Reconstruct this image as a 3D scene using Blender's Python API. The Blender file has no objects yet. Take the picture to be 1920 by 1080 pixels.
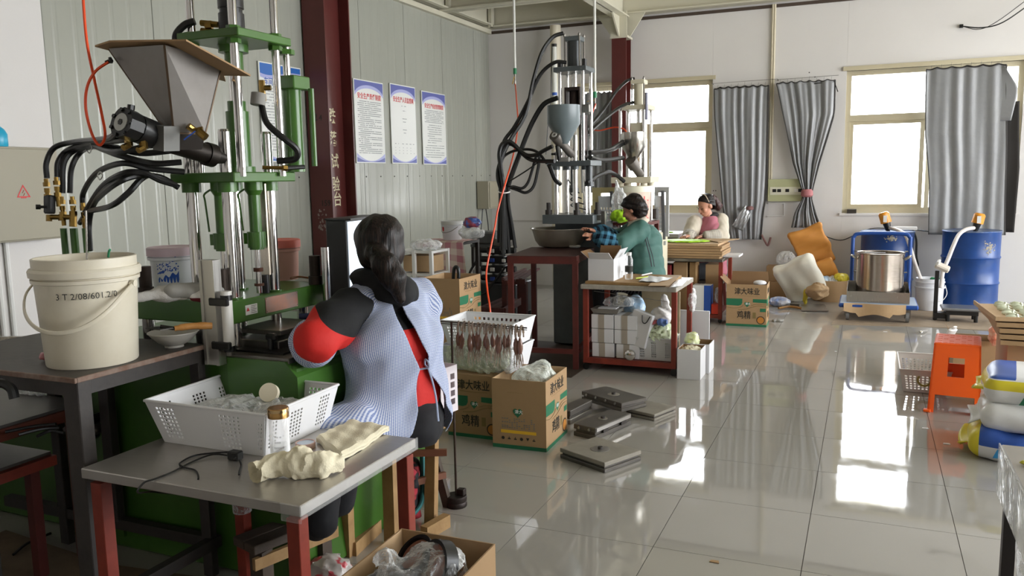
import bpy, bmesh, math, random
import numpy as np
from mathutils import Vector as V, Matrix
random.seed(7)
S = bpy.context.scene
COL = S.collection
PI = math.pi

# ------------------------------------------------------------------ camera
H = 1.575
def _axes():
    y, p, r = -0.4086, 0.13313, -0.017777
    f = V((math.sin(y)*math.cos(p), math.cos(y)*math.cos(p), -math.sin(p)))
    rt = V((math.cos(y), -math.sin(y), 0)); up = rt.cross(f)
    return math.cos(r)*rt + math.sin(r)*up, -math.sin(r)*rt + math.cos(r)*up, f
RT, UP, FW = _axes()
cam = bpy.data.cameras.new('camera'); cam.sensor_width = 36; cam.lens = 1538.0/1920*36; cam.clip_start = .05
camo = bpy.data.objects.new('camera', cam); COL.objects.link(camo)
camo.matrix_world = Matrix(((RT.x, UP.x, -FW.x, 0), (RT.y, UP.y, -FW.y, 0), (RT.z, UP.z, -FW.z, H), (0, 0, 0, 1)))
S.camera = camo

# ------------------------------------------------------------------ light and exposure
S.view_settings.view_transform = 'Standard'; S.view_settings.look = 'None'
S.view_settings.gamma = 1; S.view_settings.use_curve_mapping = False
S.view_settings.exposure = 1.05
S.cycles.use_denoising = True
S.cycles.max_bounces = 10; S.cycles.diffuse_bounces = 5; S.cycles.transparent_max_bounces = 16
S.cycles.sample_clamp_indirect = 8
W = bpy.data.worlds.new('sky'); S.world = W; W.use_nodes = True
nt = W.node_tree; nt.nodes.clear()
wo = nt.nodes.new('ShaderNodeOutputWorld'); bg = nt.nodes.new('ShaderNodeBackground')
tc = nt.nodes.new('ShaderNodeTexCoord'); sx = nt.nodes.new('ShaderNodeSeparateXYZ'); rm = nt.nodes.new('ShaderNodeValToRGB')
nt.links.new(tc.outputs['Generated'], sx.inputs[0]); nt.links.new(sx.outputs['Z'], rm.inputs[0])
rm.color_ramp.elements[0].color = (.96, .98, 1.0, 1); rm.color_ramp.elements[1].color = (.84, .92, 1.0, 1)
nt.links.new(rm.outputs[0], bg.inputs[0]); bg.inputs[1].default_value = 8.0
nt.links.new(bg.outputs[0], wo.inputs[0])
def portal(name, loc, nrm, sx_, sy_):
    l = bpy.data.lights.new(name, 'AREA'); l.shape = 'RECTANGLE'; l.size = sx_; l.size_y = sy_
    l.cycles.is_portal = True
    o = bpy.data.objects.new(name, l); COL.objects.link(o); o.location = loc
    o.rotation_euler = V(nrm).to_track_quat('-Z', 'Y').to_euler()
portal('window_daylight', (-2.88, 11.52, 1.93), (0, -1, 0), 1.9, 1.85)
portal('window_daylight', (.67, 11.52, 1.93), (0, -1, 0), 1.9, 1.85)
RWIN = [(1.9, 4.3), (4.7, 7.6), (7.9, 11.0)]      # windows of the right-hand wall, behind the picture's edge
for a, b in RWIN: portal('window_daylight', (6.12, (a+b)/2, 2.05), (-1, 0, 0), b-a, 2.9)

# ------------------------------------------------------------------ materials
def lin(h):
    h = h.lstrip('#'); c = [int(h[i:i+2], 16)/255 for i in (0, 2, 4)]
    return tuple((x/12.92 if x <= .04045 else ((x+.055)/1.055)**2.4) for x in c) + (1,)
MATS = {}
def M(name, col, rough=.5, metal=0, n=None, bump=None, spec=.5, trans=0, coat=0, alpha=1, sheen=0):
    """principled material; n=(scale, amount, other colour, detail) mottles it, bump=(scale, strength)"""
    if name in MATS: return MATS[name]
    m = bpy.data.materials.new(name); m.use_nodes = True; t = m.node_tree; p = t.nodes['Principled BSDF']
    c = lin(col); p.inputs['Base Color'].default_value = c
    p.inputs['Roughness'].default_value = rough; p.inputs['Metallic'].default_value = metal
    p.inputs['Specular IOR Level'].default_value = spec; p.inputs['Transmission Weight'].default_value = trans
    p.inputs['Coat Weight'].default_value = coat; p.inputs['Alpha'].default_value = alpha
    if sheen: p.inputs['Sheen Weight'].default_value = sheen
    co = t.nodes.new('ShaderNodeTexCoord')
    if n:
        x = t.nodes.new('ShaderNodeTexNoise'); x.inputs['Scale'].default_value = n[0]; x.inputs['Detail'].default_value = n[3] if len(n) > 3 else 5
        x.inputs['Roughness'].default_value = .65
        r = t.nodes.new('ShaderNodeValToRGB'); r.color_ramp.elements[0].position = .5-n[1]/2; r.color_ramp.elements[1].position = .5+n[1]/2
        r.color_ramp.elements[0].color = c; r.color_ramp.elements[1].color = lin(n[2])
        t.links.new(co.outputs['Object'], x.inputs['Vector']); t.links.new(x.outputs[0], r.inputs[0]); t.links.new(r.outputs[0], p.inputs['Base Color'])
    if bump:
        x = t.nodes.new('ShaderNodeTexNoise'); x.inputs['Scale'].default_value = bump[0]; x.inputs['Detail'].default_value = 4
        b = t.nodes.new('ShaderNodeBump'); b.inputs['Strength'].default_value = bump[1]; b.inputs['Distance'].default_value = .01
        t.links.new(co.outputs['Object'], x.inputs['Vector']); t.links.new(x.outputs[0], b.inputs['Height']); t.links.new(b.outputs[0], p.inputs['Normal'])
    MATS[name] = m; return m
def Mclear(name, col, density=.25, rough=.1, bump=None, gloss=.35):
    """thin clear plastic: mostly see-through, with a milky share and a sheen"""
    if name in MATS: return MATS[name]
    m = bpy.data.materials.new(name); m.use_nodes = True; t = m.node_tree; t.nodes.clear()
    o = t.nodes.new('ShaderNodeOutputMaterial'); tr = t.nodes.new('ShaderNodeBsdfTransparent'); p = t.nodes.new('ShaderNodeBsdfPrincipled')
    p.inputs['Base Color'].default_value = lin(col); p.inputs['Roughness'].default_value = rough
    lw = t.nodes.new('ShaderNodeLayerWeight'); lw.inputs[0].default_value = gloss
    ma = t.nodes.new('ShaderNodeMath'); ma.operation = 'ADD'; ma.inputs[1].default_value = density; ma.use_clamp = True
    mx = t.nodes.new('ShaderNodeMixShader')
    if bump:
        x = t.nodes.new('ShaderNodeTexNoise'); x.inputs['Scale'].default_value = bump[0]; x.inputs['Detail'].default_value = 3
        co = t.nodes.new('ShaderNodeTexCoord'); b = t.nodes.new('ShaderNodeBump'); b.inputs['Strength'].default_value = bump[1]; b.inputs['Distance'].default_value = .02
        t.links.new(co.outputs['Object'], x.inputs['Vector']); t.links.new(x.outputs[0], b.inputs['Height'])
        t.links.new(b.outputs[0], p.inputs['Normal']); t.links.new(b.outputs[0], lw.inputs['Normal'])
    t.links.new(lw.outputs['Facing'], ma.inputs[0]); t.links.new(ma.outputs[0], mx.inputs[0])
    t.links.new(tr.outputs[0], mx.inputs[1]); t.links.new(p.outputs[0], mx.inputs[2]); t.links.new(mx.outputs[0], o.inputs[0])
    MATS[name] = m; return m
def Mcheck(name, a, b, scale, mode='checker', rough=.8):
    """woven check (gingham) or stripes in object space"""
    m = bpy.data.materials.new(name); m.use_nodes = True; t = m.node_tree; p = t.nodes['Principled BSDF']; p.inputs['Roughness'].default_value = rough
    p.inputs['Specular IOR Level'].default_value = .2
    co = t.nodes.new('ShaderNodeTexCoord'); sp = t.nodes.new('ShaderNodeSeparateXYZ'); t.links.new(co.outputs['UV'], sp.inputs[0])
    def wave(sock):
        mu = t.nodes.new('ShaderNodeMath'); mu.operation = 'MULTIPLY'; mu.inputs[1].default_value = scale; t.links.new(sock, mu.inputs[0])
        fr = t.nodes.new('ShaderNodeMath'); fr.operation = 'FRACT'; t.links.new(mu.outputs[0], fr.inputs[0])
        gt = t.nodes.new('ShaderNodeMath'); gt.operation = 'GREATER_THAN'; gt.inputs[1].default_value = .5; t.links.new(fr.outputs[0], gt.inputs[0])
        return gt.outputs[0]
    wx = wave(sp.outputs['X'])
    if mode == 'checker':
        wy = wave(sp.outputs['Y']); av = t.nodes.new('ShaderNodeMath'); av.operation = 'ADD'; t.links.new(wx, av.inputs[0]); t.links.new(wy, av.inputs[1])
        hf = t.nodes.new('ShaderNodeMath'); hf.operation = 'MULTIPLY'; hf.inputs[1].default_value = .5; t.links.new(av.outputs[0], hf.inputs[0]); fac = hf.outputs[0]
    else: fac = wx
    mx = t.nodes.new('ShaderNodeMix'); mx.data_type = 'RGBA'; mx.inputs['A'].default_value = lin(a); mx.inputs['B'].default_value = lin(b)
    t.links.new(fac, mx.inputs['Factor']); t.links.new(mx.outputs['Result'], p.inputs['Base Color'])
    MATS[name] = m; return m
def brushed(name, col, rough=.3, scale=(40, 4, 4), dirt=None):
    m = M(name, col, rough, 1); t = m.node_tree; p = t.nodes['Principled BSDF']
    co = t.nodes.new('ShaderNodeTexCoord'); mp = t.nodes.new('ShaderNodeMapping'); mp.inputs['Scale'].default_value = scale
    x = t.nodes.new('ShaderNodeTexNoise'); x.inputs['Scale'].default_value = 3; x.inputs['Detail'].default_value = 6
    r = t.nodes.new('ShaderNodeMapRange'); r.inputs['To Min'].default_value = rough*.7; r.inputs['To Max'].default_value = rough*1.5
    t.links.new(co.outputs['Object'], mp.inputs[0]); t.links.new(mp.outputs[0], x.inputs['Vector']); t.links.new(x.outputs[0], r.inputs[0]); t.links.new(r.outputs[0], p.inputs['Roughness'])
    return m

white_wall = M('painted plaster', '#d9d6d3', .7, n=(1.3, .9, '#d0ccc9'), bump=(60, .05))
panel_m = M('coated wall panel', '#a2a399', .25, n=(.8, .8, '#999a90'), spec=.5)
cream = M('cream steel', '#cfcbb9', .45, n=(2, .8, '#c2bda9'))
ceil_m = M('ceiling paint', '#c3beac', .7, n=(1.5, .8, '#b3ad99'))
redcol = M('maroon painted steel', '#5e2a26', .35, n=(3, .6, '#512220'))
redoxide = M('red oxide steel', '#8d3524', .5, n=(9, .5, '#6f2618'), bump=(50, .05))
darkred = M('dark red steel', '#5c2019', .55, n=(9, .5, '#431610'))
black_steel = M('blackened steel', '#2a2624', .55, n=(14, .6, '#3d3733'), bump=(60, .1))
green = M('green machine enamel', '#45702a', .28, n=(4, .5, '#3c6325'), spec=.5)
green_old = M('oily green enamel', '#426c24', .35, n=(3, .7, '#2f5019'))
grey_en = M('grey machine enamel', '#5d6466', .35, n=(6, .5, '#4e5557'))
cream_en = M('cream machine enamel', '#d3ccb4', .4)
chrome = M('polished chrome', '#d2d0cd', .12, 1)
steel = brushed('stainless sheet', '#b4b0a8', .22)
steel_dk = M('bare dark steel', '#6b6662', .38, 1, n=(8, .6, '#4c4743'))
steel_gy = M('ground steel', '#8d8a84', .35, .9, n=(12, .6, '#6a655f'))
rubber = M('black rubber hose', '#111111', .42)
black_pl = M('black plastic', '#141414', .35)
brass = M('yellow brass', '#a98a4a', .3, 1, n=(20, .6, '#7d6334'))
white_pl = M('white plastic', '#dfdedb', .35)
bucket_m = M('ivory pail plastic', '#e2dccb', .38, n=(5, .55, '#d5cbb4', 8))
wood = M('raw pine', '#a58457', .7, n=(11, .5, '#86663e'), bump=(40, .15))
wood_dk = M('oily dark wood', '#4d3f33', .7, n=(9, .6, '#332a22'), bump=(40, .2))
card = M('corrugated cardboard', '#a98a65', .8, n=(4, .6, '#9e7f5a'))
card_in = M('cardboard inside', '#8a6b4a', .85)
card_lt = M('pale cardboard', '#c0a27d', .8, n=(5, .5, '#b1926c'))
white_card = M('white coated card', '#dcdcde', .5)
orange = M('orange plastic', '#ff6410', .3, spec=.5)
orange_hose = M('orange air hose', '#f0501e', .35)
dark_ink = M('dark print', '#26261f', .7)
green_ink = M('green print', '#1f6b49', .6)
red_ink = M('red print', '#d0353a', .6)
blue_ink = M('blue print', '#2450a8', .5)
grey_ink = M('grey print', '#77756f', .7)
white_ink = M('white print', '#eeeeee', .5)
yellow_ink = M('yellow print', '#e6b52a', .6)
skin = M('skin', '#c9937a', .5, n=(12, .5, '#bf876d'))
hair_m = M('dark hair', '#0d0a09', .45, spec=.3)
_t = hair_m.node_tree; _c = _t.nodes.new('ShaderNodeTexCoord'); _m = _t.nodes.new('ShaderNodeMapping'); _m.inputs['Scale'].default_value = (140, 140, 9); _x = _t.nodes.new('ShaderNodeTexNoise'); _x.inputs['Scale'].default_value = 1
_r = _t.nodes.new('ShaderNodeValToRGB'); _r.color_ramp.elements[0].position = .42; _r.color_ramp.elements[1].position = .68; _r.color_ramp.elements[0].color = lin('#0b0807'); _r.color_ramp.elements[1].color = lin('#2b1d17'); _b = _t.nodes.new('ShaderNodeBump'); _b.inputs['Strength'].default_value = .5; _b.inputs['Distance'].default_value = .006
_t.links.new(_c.outputs['Object'], _m.inputs[0]); _t.links.new(_m.outputs[0], _x.inputs['Vector']); _t.links.new(_x.outputs[0], _r.inputs[0]); _t.links.new(_x.outputs[0], _b.inputs['Height']); _t.links.new(_r.outputs[0], _t.nodes['Principled BSDF'].inputs['Base Color']); _t.links.new(_b.outputs[0], _t.nodes['Principled BSDF'].inputs['Normal'])
blue_drum = M('blue drum paint', '#17468c', .35, n=(4, .5, '#123871'))
clear_bag = Mclear('clear bag film', '#f2f4f4', .1, .1, (26, 1.0))
milky_bag = Mclear('milky bag film', '#eceeee', .26, .2, (24, 1.0))
clear_film = Mclear('clear glass', '#ffffff', .04, .03)

# ------------------------------------------------------------------ mesh helpers
MW = {}
def mwinv(o):
    while o is not None:
        if o.name in MW: return MW[o.name].inverted()
        o = o.parent
    return None
def tag(o, label=None, cat=None, group=None, kind=None):
    if label: o['label'] = label
    if cat: o['category'] = cat
    if group: o['group'] = group
    if kind: o['kind'] = kind
    return o
def T(name, label, cat, loc=(0, 0, 0), rz=0, group=None, kind=None):
    """Empty at a thing's base; its parts are afterwards built in world coordinates"""
    o = bpy.data.objects.new(name, None); COL.objects.link(o); o.location = loc; o.rotation_euler = (0, 0, rz); o.empty_display_size = .1
    MW[o.name] = Matrix.Translation(V(loc)) @ Matrix.Rotation(rz, 4, 'Z')
    return tag(o, label, cat, group, kind)
def move(o, loc, rz=0): o.location = loc; o.rotation_euler = (0, 0, rz); MW.pop(o.name, None); return o
def dup(root, loc, rz=0, label=None, group=None, scale=None):
    r = root.copy(); COL.objects.link(r); r.location = loc
    r.rotation_euler = rz if isinstance(rz, tuple) else (0, 0, rz)
    if scale: r.scale = (scale,)*3
    if label: r['label'] = label
    if group: r['group'] = group
    for ch in list(root.children):
        c = ch.copy(); COL.objects.link(c); c.parent = r
        for g in list(ch.children):
            d = g.copy(); COL.objects.link(d); d.parent = c
    return r
def cr(pts, per=8, closed=False):
    """Catmull-Rom through points"""
    P = [V(p) for p in pts]; n = len(P); out = []
    if n < 3: return P
    for i in range(n if closed else n-1):
        p0 = P[(i-1) % n] if (closed or i) else P[0]*2-P[1]; p1 = P[i]; p2 = P[(i+1) % n]
        p3 = P[(i+2) % n] if (closed or i+2 < n) else P[-1]*2-P[-2]
        for k in range(per):
            t = k/per
            out.append(.5*((2*p1)+(p2-p0)*t+(2*p0-5*p1+4*p2-p3)*t*t+(3*p1-p0-3*p2+p3)*t**3))
    if not closed: out.append(P[-1])
    return out
NB = [0]
class B:
    def __init__(s): s.v = []; s.f = []; s.m = []
    def add(s, vs, fs, m=0, X=None):
        b = len(s.v); s.v += [tuple(X @ V(q)) if X is not None else tuple(q) for q in vs]
        for f in fs: s.f.append(tuple(b+i for i in f)); s.m.append(m)
        return s
    def box(s, x0, x1, y0, y1, z0, z1, m=0, bev=0, X=None):
        if x0 > x1: x0, x1 = x1, x0
        if y0 > y1: y0, y1 = y1, y0
        if z0 > z1: z0, z1 = z1, z0
        NB[0] += 1; e = 7e-5*(NB[0] % 9)      # a hair of difference keeps neighbouring faces from coinciding
        if min(x1-x0, y1-y0, z1-z0) > .003: x0 += e; x1 -= e; y0 += e; y1 -= e; z1 -= e*.3
        b = min(bev, (x1-x0)*.49, (y1-y0)*.49, (z1-z0)*.49)
        if b <= 0:
            vs = [(x, y, z) for z in (z0, z1) for y in (y0, y1) for x in (x0, x1)]
            return s.add(vs, [(0, 2, 3, 1), (4, 5, 7, 6), (0, 1, 5, 4), (2, 6, 7, 3), (0, 4, 6, 2), (1, 3, 7, 5)], m, X)
        vs = []; idx = {}
        for i, (sx_, cx) in enumerate(((1, x0), (-1, x1))):
            for j, (sy_, cy) in enumerate(((1, y0), (-1, y1))):
                for k, (sz_, cz) in enumerate(((1, z0), (-1, z1))):
                    idx[i, j, k, 0] = len(vs); vs.append((cx, cy+sy_*b, cz+sz_*b))
                    idx[i, j, k, 1] = len(vs); vs.append((cx+sx_*b, cy, cz+sz_*b))
                    idx[i, j, k, 2] = len(vs); vs.append((cx+sx_*b, cy+sy_*b, cz))
        fs = []
        for i in (0, 1):
            fs.append([idx[i, 0, 0, 0], idx[i, 1, 0, 0], idx[i, 1, 1, 0], idx[i, 0, 1, 0]])
            fs.append([idx[0, i, 0, 1], idx[1, i, 0, 1], idx[1, i, 1, 1], idx[0, i, 1, 1]])
            fs.append([idx[0, 0, i, 2], idx[1, 0, i, 2], idx[1, 1, i, 2], idx[0, 1, i, 2]])
            for j in (0, 1):
                fs.append([idx[i, j, 0, 0], idx[i, j, 1, 0], idx[i, j, 1, 1], idx[i, j, 0, 1]])
                fs.append([idx[i, 0, j, 0], idx[i, 1, j, 0], idx[i, 1, j, 2], idx[i, 0, j, 2]])
                fs.append([idx[0, i, j, 1], idx[1, i, j, 1], idx[1, i, j, 2], idx[0, i, j, 2]])
                for k in (0, 1): fs.append([idx[i, j, k, 0], idx[i, j, k, 1], idx[i, j, k, 2]])
        return s.add(vs, fs, m, X)
    def bar(s, p0, p1, w, h=None, m=0, up=(0, 0, 1), bev=0):
        """square bar from p0 to p1"""
        p0, p1 = V(p0), V(p1); d = p1-p0; L = d.length; d.normalize(); u = V(up)
        if abs(d.dot(u)) > .95: u = V((0, 1, 0))
        a = d.cross(u).normalized(); c = a.cross(d)
        X = Matrix((( a.x, d.x, c.x, p0.x), (a.y, d.y, c.y, p0.y), (a.z, d.z, c.z, p0.z), (0, 0, 0, 1)))
        h = h or w
        return s.box(-w/2, w/2, 0, L, -h/2, h/2, m, bev, X)
    def cyl(s, p0, p1, r0, r1=None, n=16, m=0, cap=True):
        p0, p1 = V(p0), V(p1); r1 = r0 if r1 is None else r1; d = (p1-p0).normalized()
        a = d.orthogonal().normalized(); c = d.cross(a)
        vs = []
        for p, r in ((p0, r0), (p1, r1)):
            vs += [p+(a*math.cos(2*PI*i/n)+c*math.sin(2*PI*i/n))*r for i in range(n)]
        fs = [(i, (i+1) % n, n+(i+1) % n, n+i) for i in range(n)]
        if cap: fs += [tuple(range(n))[::-1], tuple(range(n, 2*n))]
        return s.add(vs, fs, m)
    def tube(s, pts, r, n=8, m=0, per=6, closed=False, flat=1.0):
        P = cr(pts, per, closed) if per > 1 else [V(p) for p in pts]; k = len(P); vs = []; fs = []; a = None
        for i, p in enumerate(P):
            d = (P[(i+1) % k]-P[i-1]) if closed else (P[min(i+1, k-1)]-P[max(i-1, 0)])
            d.normalize(); a = d.orthogonal().normalized() if a is None else (a-d*a.dot(d)).normalized(); c = d.cross(a)
            rr = r[min(len(r)-1, int(i/(k-1)*(len(r)-1)+.5))] if isinstance(r, (list, tuple)) else r
            vs += [p+(a*math.cos(2*PI*j/n)+c*math.sin(2*PI*j/n)*flat)*rr for j in range(n)]
        for i in range(k if closed else k-1):
            q = (i+1) % k
            fs += [(i*n+j, i*n+(j+1) % n, q*n+(j+1) % n, q*n+j) for j in range(n)]
        if not closed: fs += [tuple(range(n))[::-1], tuple(range((k-1)*n, k*n))]
        return s.add(vs, fs, m)
    def lathe(s, prof, c=(0, 0, 0), n=32, m=0, X=None, close=False):
        vs = []; fs = []; k = len(prof)
        for r, z in prof: vs += [(c[0]+r*math.cos(2*PI*j/n), c[1]+r*math.sin(2*PI*j/n), c[2]+z) for j in range(n)]
        for i in range(k if close else k-1):
            q = (i+1) % k
            fs += [(i*n+j, i*n+(j+1) % n, q*n+(j+1) % n, q*n+j) for j in range(n)]
        if not close:
            if prof[0][0] > 1e-5: fs.append(tuple(range(n))[::-1])
            if prof[-1][0] > 1e-5: fs.append(tuple(range((k-1)*n, k*n)))
        return s.add(vs, fs, m, X)
    def prism(s, poly, z0, z1, m=0, X=None):
        n = len(poly); vs = [(x, y, z0) for x, y in poly]+[(x, y, z1) for x, y in poly]
        fs = [(i, (i+1) % n, n+(i+1) % n, n+i) for i in range(n)]+[tuple(range(n))[::-1], tuple(range(n, 2*n))]
        return s.add(vs, fs, m, X)
    def loft(s, rings, m=0, cap=True):
        n = len(rings[0]); vs = [p for r in rings for p in r]; k = len(rings)
        fs = [(i*n+j, i*n+(j+1) % n, (i+1)*n+(j+1) % n, (i+1)*n+j) for i in range(k-1) for j in range(n)]
        if cap: fs += [tuple(range(n))[::-1], tuple(range((k-1)*n, k*n))]
        return s.add(vs, fs, m)
    def grid(s, fn, nu, nv, m=0):
        vs = [fn(i/nu, j/nv) for j in range(nv+1) for i in range(nu+1)]
        return s.add(vs, [(j*(nu+1)+i, j*(nu+1)+i+1, (j+1)*(nu+1)+i+1, (j+1)*(nu+1)+i) for j in range(nv) for i in range(nu)], m)
    def quad(s, *p, m=0): return s.add(p, [tuple(range(len(p)))], m)
    def holed(s, o, u, v, Wd, Ht, th, holes, m=0):
        """panel of thickness th with rectangular holes; o corner, u and v unit vectors (v may lean)"""
        o, u, v = V(o), V(u), V(v); nrm = u.cross(v).normalized()
        xs = sorted({0, Wd} | {h[0] for h in holes} | {h[1] for h in holes}); ys = sorted({0, Ht} | {h[2] for h in holes} | {h[3] for h in holes})
        hs = set()
        for h in holes: hs.add((xs.index(h[0]), ys.index(h[2])))
        full = {}
        for i in range(len(xs)-1):
            for j in range(len(ys)-1):
                cx, cy = (xs[i]+xs[i+1])/2, (ys[j]+ys[j+1])/2
                full[i, j] = not any(h[0] < cx < h[1] and h[2] < cy < h[3] for h in holes)
        nx, ny = len(xs), len(ys); vs = []
        for k in (0, th):
            for j in range(ny):
                for i in range(nx): vs.append(o+u*xs[i]+v*ys[j]+nrm*k)
        ix = lambda i, j, k: k*nx*ny+j*nx+i
        fs = []
        for (i, j), ok in full.items():
            if not ok: continue
            fs.append((ix(i, j, 1), ix(i+1, j, 1), ix(i+1, j+1, 1), ix(i, j+1, 1))); fs.append((ix(i, j, 0), ix(i, j+1, 0), ix(i+1, j+1, 0), ix(i+1, j, 0)))
            for di, dj, a, b in ((-1, 0, (i, j), (i, j+1)), (1, 0, (i+1, j+1), (i+1, j)), (0, -1, (i+1, j), (i, j)), (0, 1, (i, j+1), (i+1, j+1))):
                if not full.get((i+di, j+dj), False): fs.append((ix(*a, 0), ix(*b, 0), ix(*b, 1), ix(*a, 1)))
        return s.add(vs, fs, m)
    def o(s, name, mats, parent=None, label=None, cat=None, group=None, kind=None, ang=35, fix=True, uv=None, sub=0, bevel=0):
        mats = mats if isinstance(mats, (list, tuple)) else [mats]
        vs = [V(p) for p in s.v]; loc = None
        if parent is not None:
            X = mwinv(parent)
            if X is not None: vs = [X @ p for p in vs]
        elif kind != 'structure':
            lo = [min(p[i] for p in vs) for i in range(3)]; hi = [max(p[i] for p in vs) for i in range(3)]
            loc = V(((lo[0]+hi[0])/2, (lo[1]+hi[1])/2, lo[2])); vs = [p-loc for p in vs]
        me = bpy.data.meshes.new(name); me.from_pydata([tuple(p) for p in vs], [], s.f)
        for q in mats: me.materials.append(q)
        if max(s.m, default=0): me.polygons.foreach_set('material_index', s.m)
        if fix:
            bm = bmesh.new(); bm.from_mesh(me); bmesh.ops.recalc_face_normals(bm, faces=bm.faces[:]); bm.to_mesh(me); bm.free()
        if ang: me.shade_smooth(); me.set_sharp_from_angle(angle=math.radians(ang))
        if uv is not None:
            l = me.uv_layers.new(name='UVMap')
            for poly in me.polygons:
                for li in poly.loop_indices: l.data[li].uv = uv(V(s.v[me.loops[li].vertex_index]))
        ob = bpy.data.objects.new(name, me); COL.objects.link(ob)
        if parent is not None: ob.parent = parent
        if loc is not None: ob.location = loc
        if sub:
            md = ob.modifiers.new('smooth', 'SUBSURF'); md.levels = sub; md.render_levels = sub
        if bevel:
            md = ob.modifiers.new('edges', 'BEVEL'); md.width = bevel; md.segments = 2; md.limit_method = 'ANGLE'
        return tag(ob, label, cat, group, kind)
def text(body, o, right, up, size, mat, parent, name='lettering', bold=0, align='LEFT', width=None):
    """flat lettering lying on a surface: origin o, reading direction right"""
    c = bpy.data.curves.new('t', 'FONT'); c.body = body; c.size = size; c.offset = min(bold, size*.011); c.extrude = .0004; c.align_x = align; c.resolution_u = 2
    ob = bpy.data.objects.new('t', c); me = bpy.data.meshes.new_from_object(ob)
    bpy.data.objects.remove(ob); bpy.data.curves.remove(c)
    me.name = name
    r = V(right).normalized(); u = V(up).normalized(); n = r.cross(u)
    sc = 1.0
    if width and len(me.vertices):
        xs = [v.co.x for v in me.vertices]; sc = width/max(1e-6, max(xs)-min(xs))
    X = Matrix(((r.x, u.x, n.x, o[0]), (r.y, u.y, n.y, o[1]), (r.z, u.z, n.z, o[2]), (0, 0, 0, 1))) @ Matrix.Diagonal((sc, 1, 1, 1))
    I = mwinv(parent)
    me.transform(I @ X if I is not None else X); me.materials.append(mat)
    ob = bpy.data.objects.new(name, me); COL.objects.link(ob); ob.parent = parent
    return ob
# ------------------------------------------------------------------ organic shapes: smooth unions turned into one surface
def cone(a, b, ra, rb=None):
    a = np.array(a, float); b = np.array(b, float); rb = ra if rb is None else rb; ba = b-a; L = max(1e-9, ba @ ba)
    def f(P):
        t = np.clip((P-a) @ ba/L, 0, 1); return np.linalg.norm(P-a-t[:, None]*ba, axis=1)-(ra+t*(rb-ra))
    return f
def ecap(a, b, ra, rb, side):
    """elliptic capsule: ra=(half width along side, half depth)"""
    a = np.array(a, float); b = np.array(b, float); ba = b-a; L = ba @ ba; ax = ba/np.sqrt(L)
    s_ = np.array(side, float); s_ = s_-ax*(s_ @ ax); s_ /= np.linalg.norm(s_); d_ = np.cross(ax, s_)
    def f(P):
        q = P-a; t = np.clip(q @ ba/L, 0, 1); q = q-t[:, None]*ba
        w = ra[0]+t*(rb[0]-ra[0]); d = ra[1]+t*(rb[1]-ra[1]); mn = np.minimum(w, d)
        return (np.sqrt((q @ s_/w)**2+(q @ d_/d)**2+(q @ ax/mn)**2)-1)*mn
    return f
def ell(c, r, rot=None):
    c = np.array(c, float); r = np.array(r, float); R = np.eye(3) if rot is None else np.array(rot)
    def f(P):
        q = (P-c) @ R; k0 = np.linalg.norm(q/r, axis=1); k1 = np.linalg.norm(q/r**2, axis=1); return k0*(k0-1)/np.maximum(k1, 1e-9)
    return f
def rbox(c, h, rad, rz=0, tilt=None):
    c = np.array(c, float); h = np.array(h, float)-rad
    R = np.array((tilt if tilt is not None else Matrix.Rotation(rz, 3, 'Z')))
    def f(P):
        q = np.abs((P-c) @ R)-h; return np.linalg.norm(np.maximum(q, 0), axis=1)+np.minimum(q.max(1), 0)-rad
    return f
def smin(fs, k):
    def f(P):
        d = fs[0](P)
        for g in fs[1:]:
            e = g(P); h_ = np.clip(.5+.5*(e-d)/k, 0, 1); d = e*(1-h_)+d*h_-k*h_*(1-h_)
        return d
    return f
def nets(f, lo, hi, h):
    """surface nets of f<0 on a grid; returns vertices, quads"""
    lo = np.array(lo, float); n = np.maximum(3, np.ceil((np.array(hi)-lo)/h).astype(int)+1)
    ax = [lo[i]+h*np.arange(n[i]) for i in range(3)]
    G = np.stack(np.meshgrid(*ax, indexing='ij'), -1).reshape(-1, 3)
    D = np.concatenate([f(c) for c in np.array_split(G, max(1, len(G)//200000))]).reshape(n)
    s_ = D < 0; m = n-1
    cor = [(i, j, k) for i in (0, 1) for j in (0, 1) for k in (0, 1)]
    cnt = sum(s_[i:i+m[0], j:j+m[1], k:k+m[2]].astype(int) for i, j, k in cor)
    act = (cnt > 0) & (cnt < 8); cid = -np.ones(m, int); I = np.argwhere(act); cid[act] = np.arange(len(I))
    acc = np.zeros((len(I), 3)); num = np.zeros(len(I))
    for a in range(8):
        for b in range(a+1, 8):
            ca, cb = np.array(cor[a]), np.array(cor[b])
            if np.abs(ca-cb).sum() != 1: continue
            pa, pb = I+ca, I+cb; da = D[tuple(pa.T)]; db = D[tuple(pb.T)]; x = (da < 0) != (db < 0)
            t = np.where(x, da/np.where(x, da-db, 1), 0)
            acc += np.where(x[:, None], pa+t[:, None]*(pb-pa), 0); num += x
    verts = lo+h*acc/num[:, None]; quads = []
    for d in range(3):
        e = np.eye(3, dtype=int)[d]; u, v = [np.eye(3, dtype=int)[(d+1) % 3], np.eye(3, dtype=int)[(d+2) % 3]]
        A = s_[tuple(slice(0, n[i]-e[i]) for i in range(3))]; Bb = s_[tuple(slice(e[i], n[i]) for i in range(3))]
        for p in np.argwhere(A != Bb):
            if min(p[(d+1) % 3], p[(d+2) % 3]) < 1 or (p+e >= n).any() or (p[[(d+1) % 3, (d+2) % 3]] >= m[[(d+1) % 3, (d+2) % 3]]).any(): continue
            q = [cid[tuple(p)], cid[tuple(p-u)], cid[tuple(p-u-v)], cid[tuple(p-v)]]
            if min(q) < 0: continue
            quads.append(q if A[tuple(p)] else q[::-1])
    return verts, quads
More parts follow.
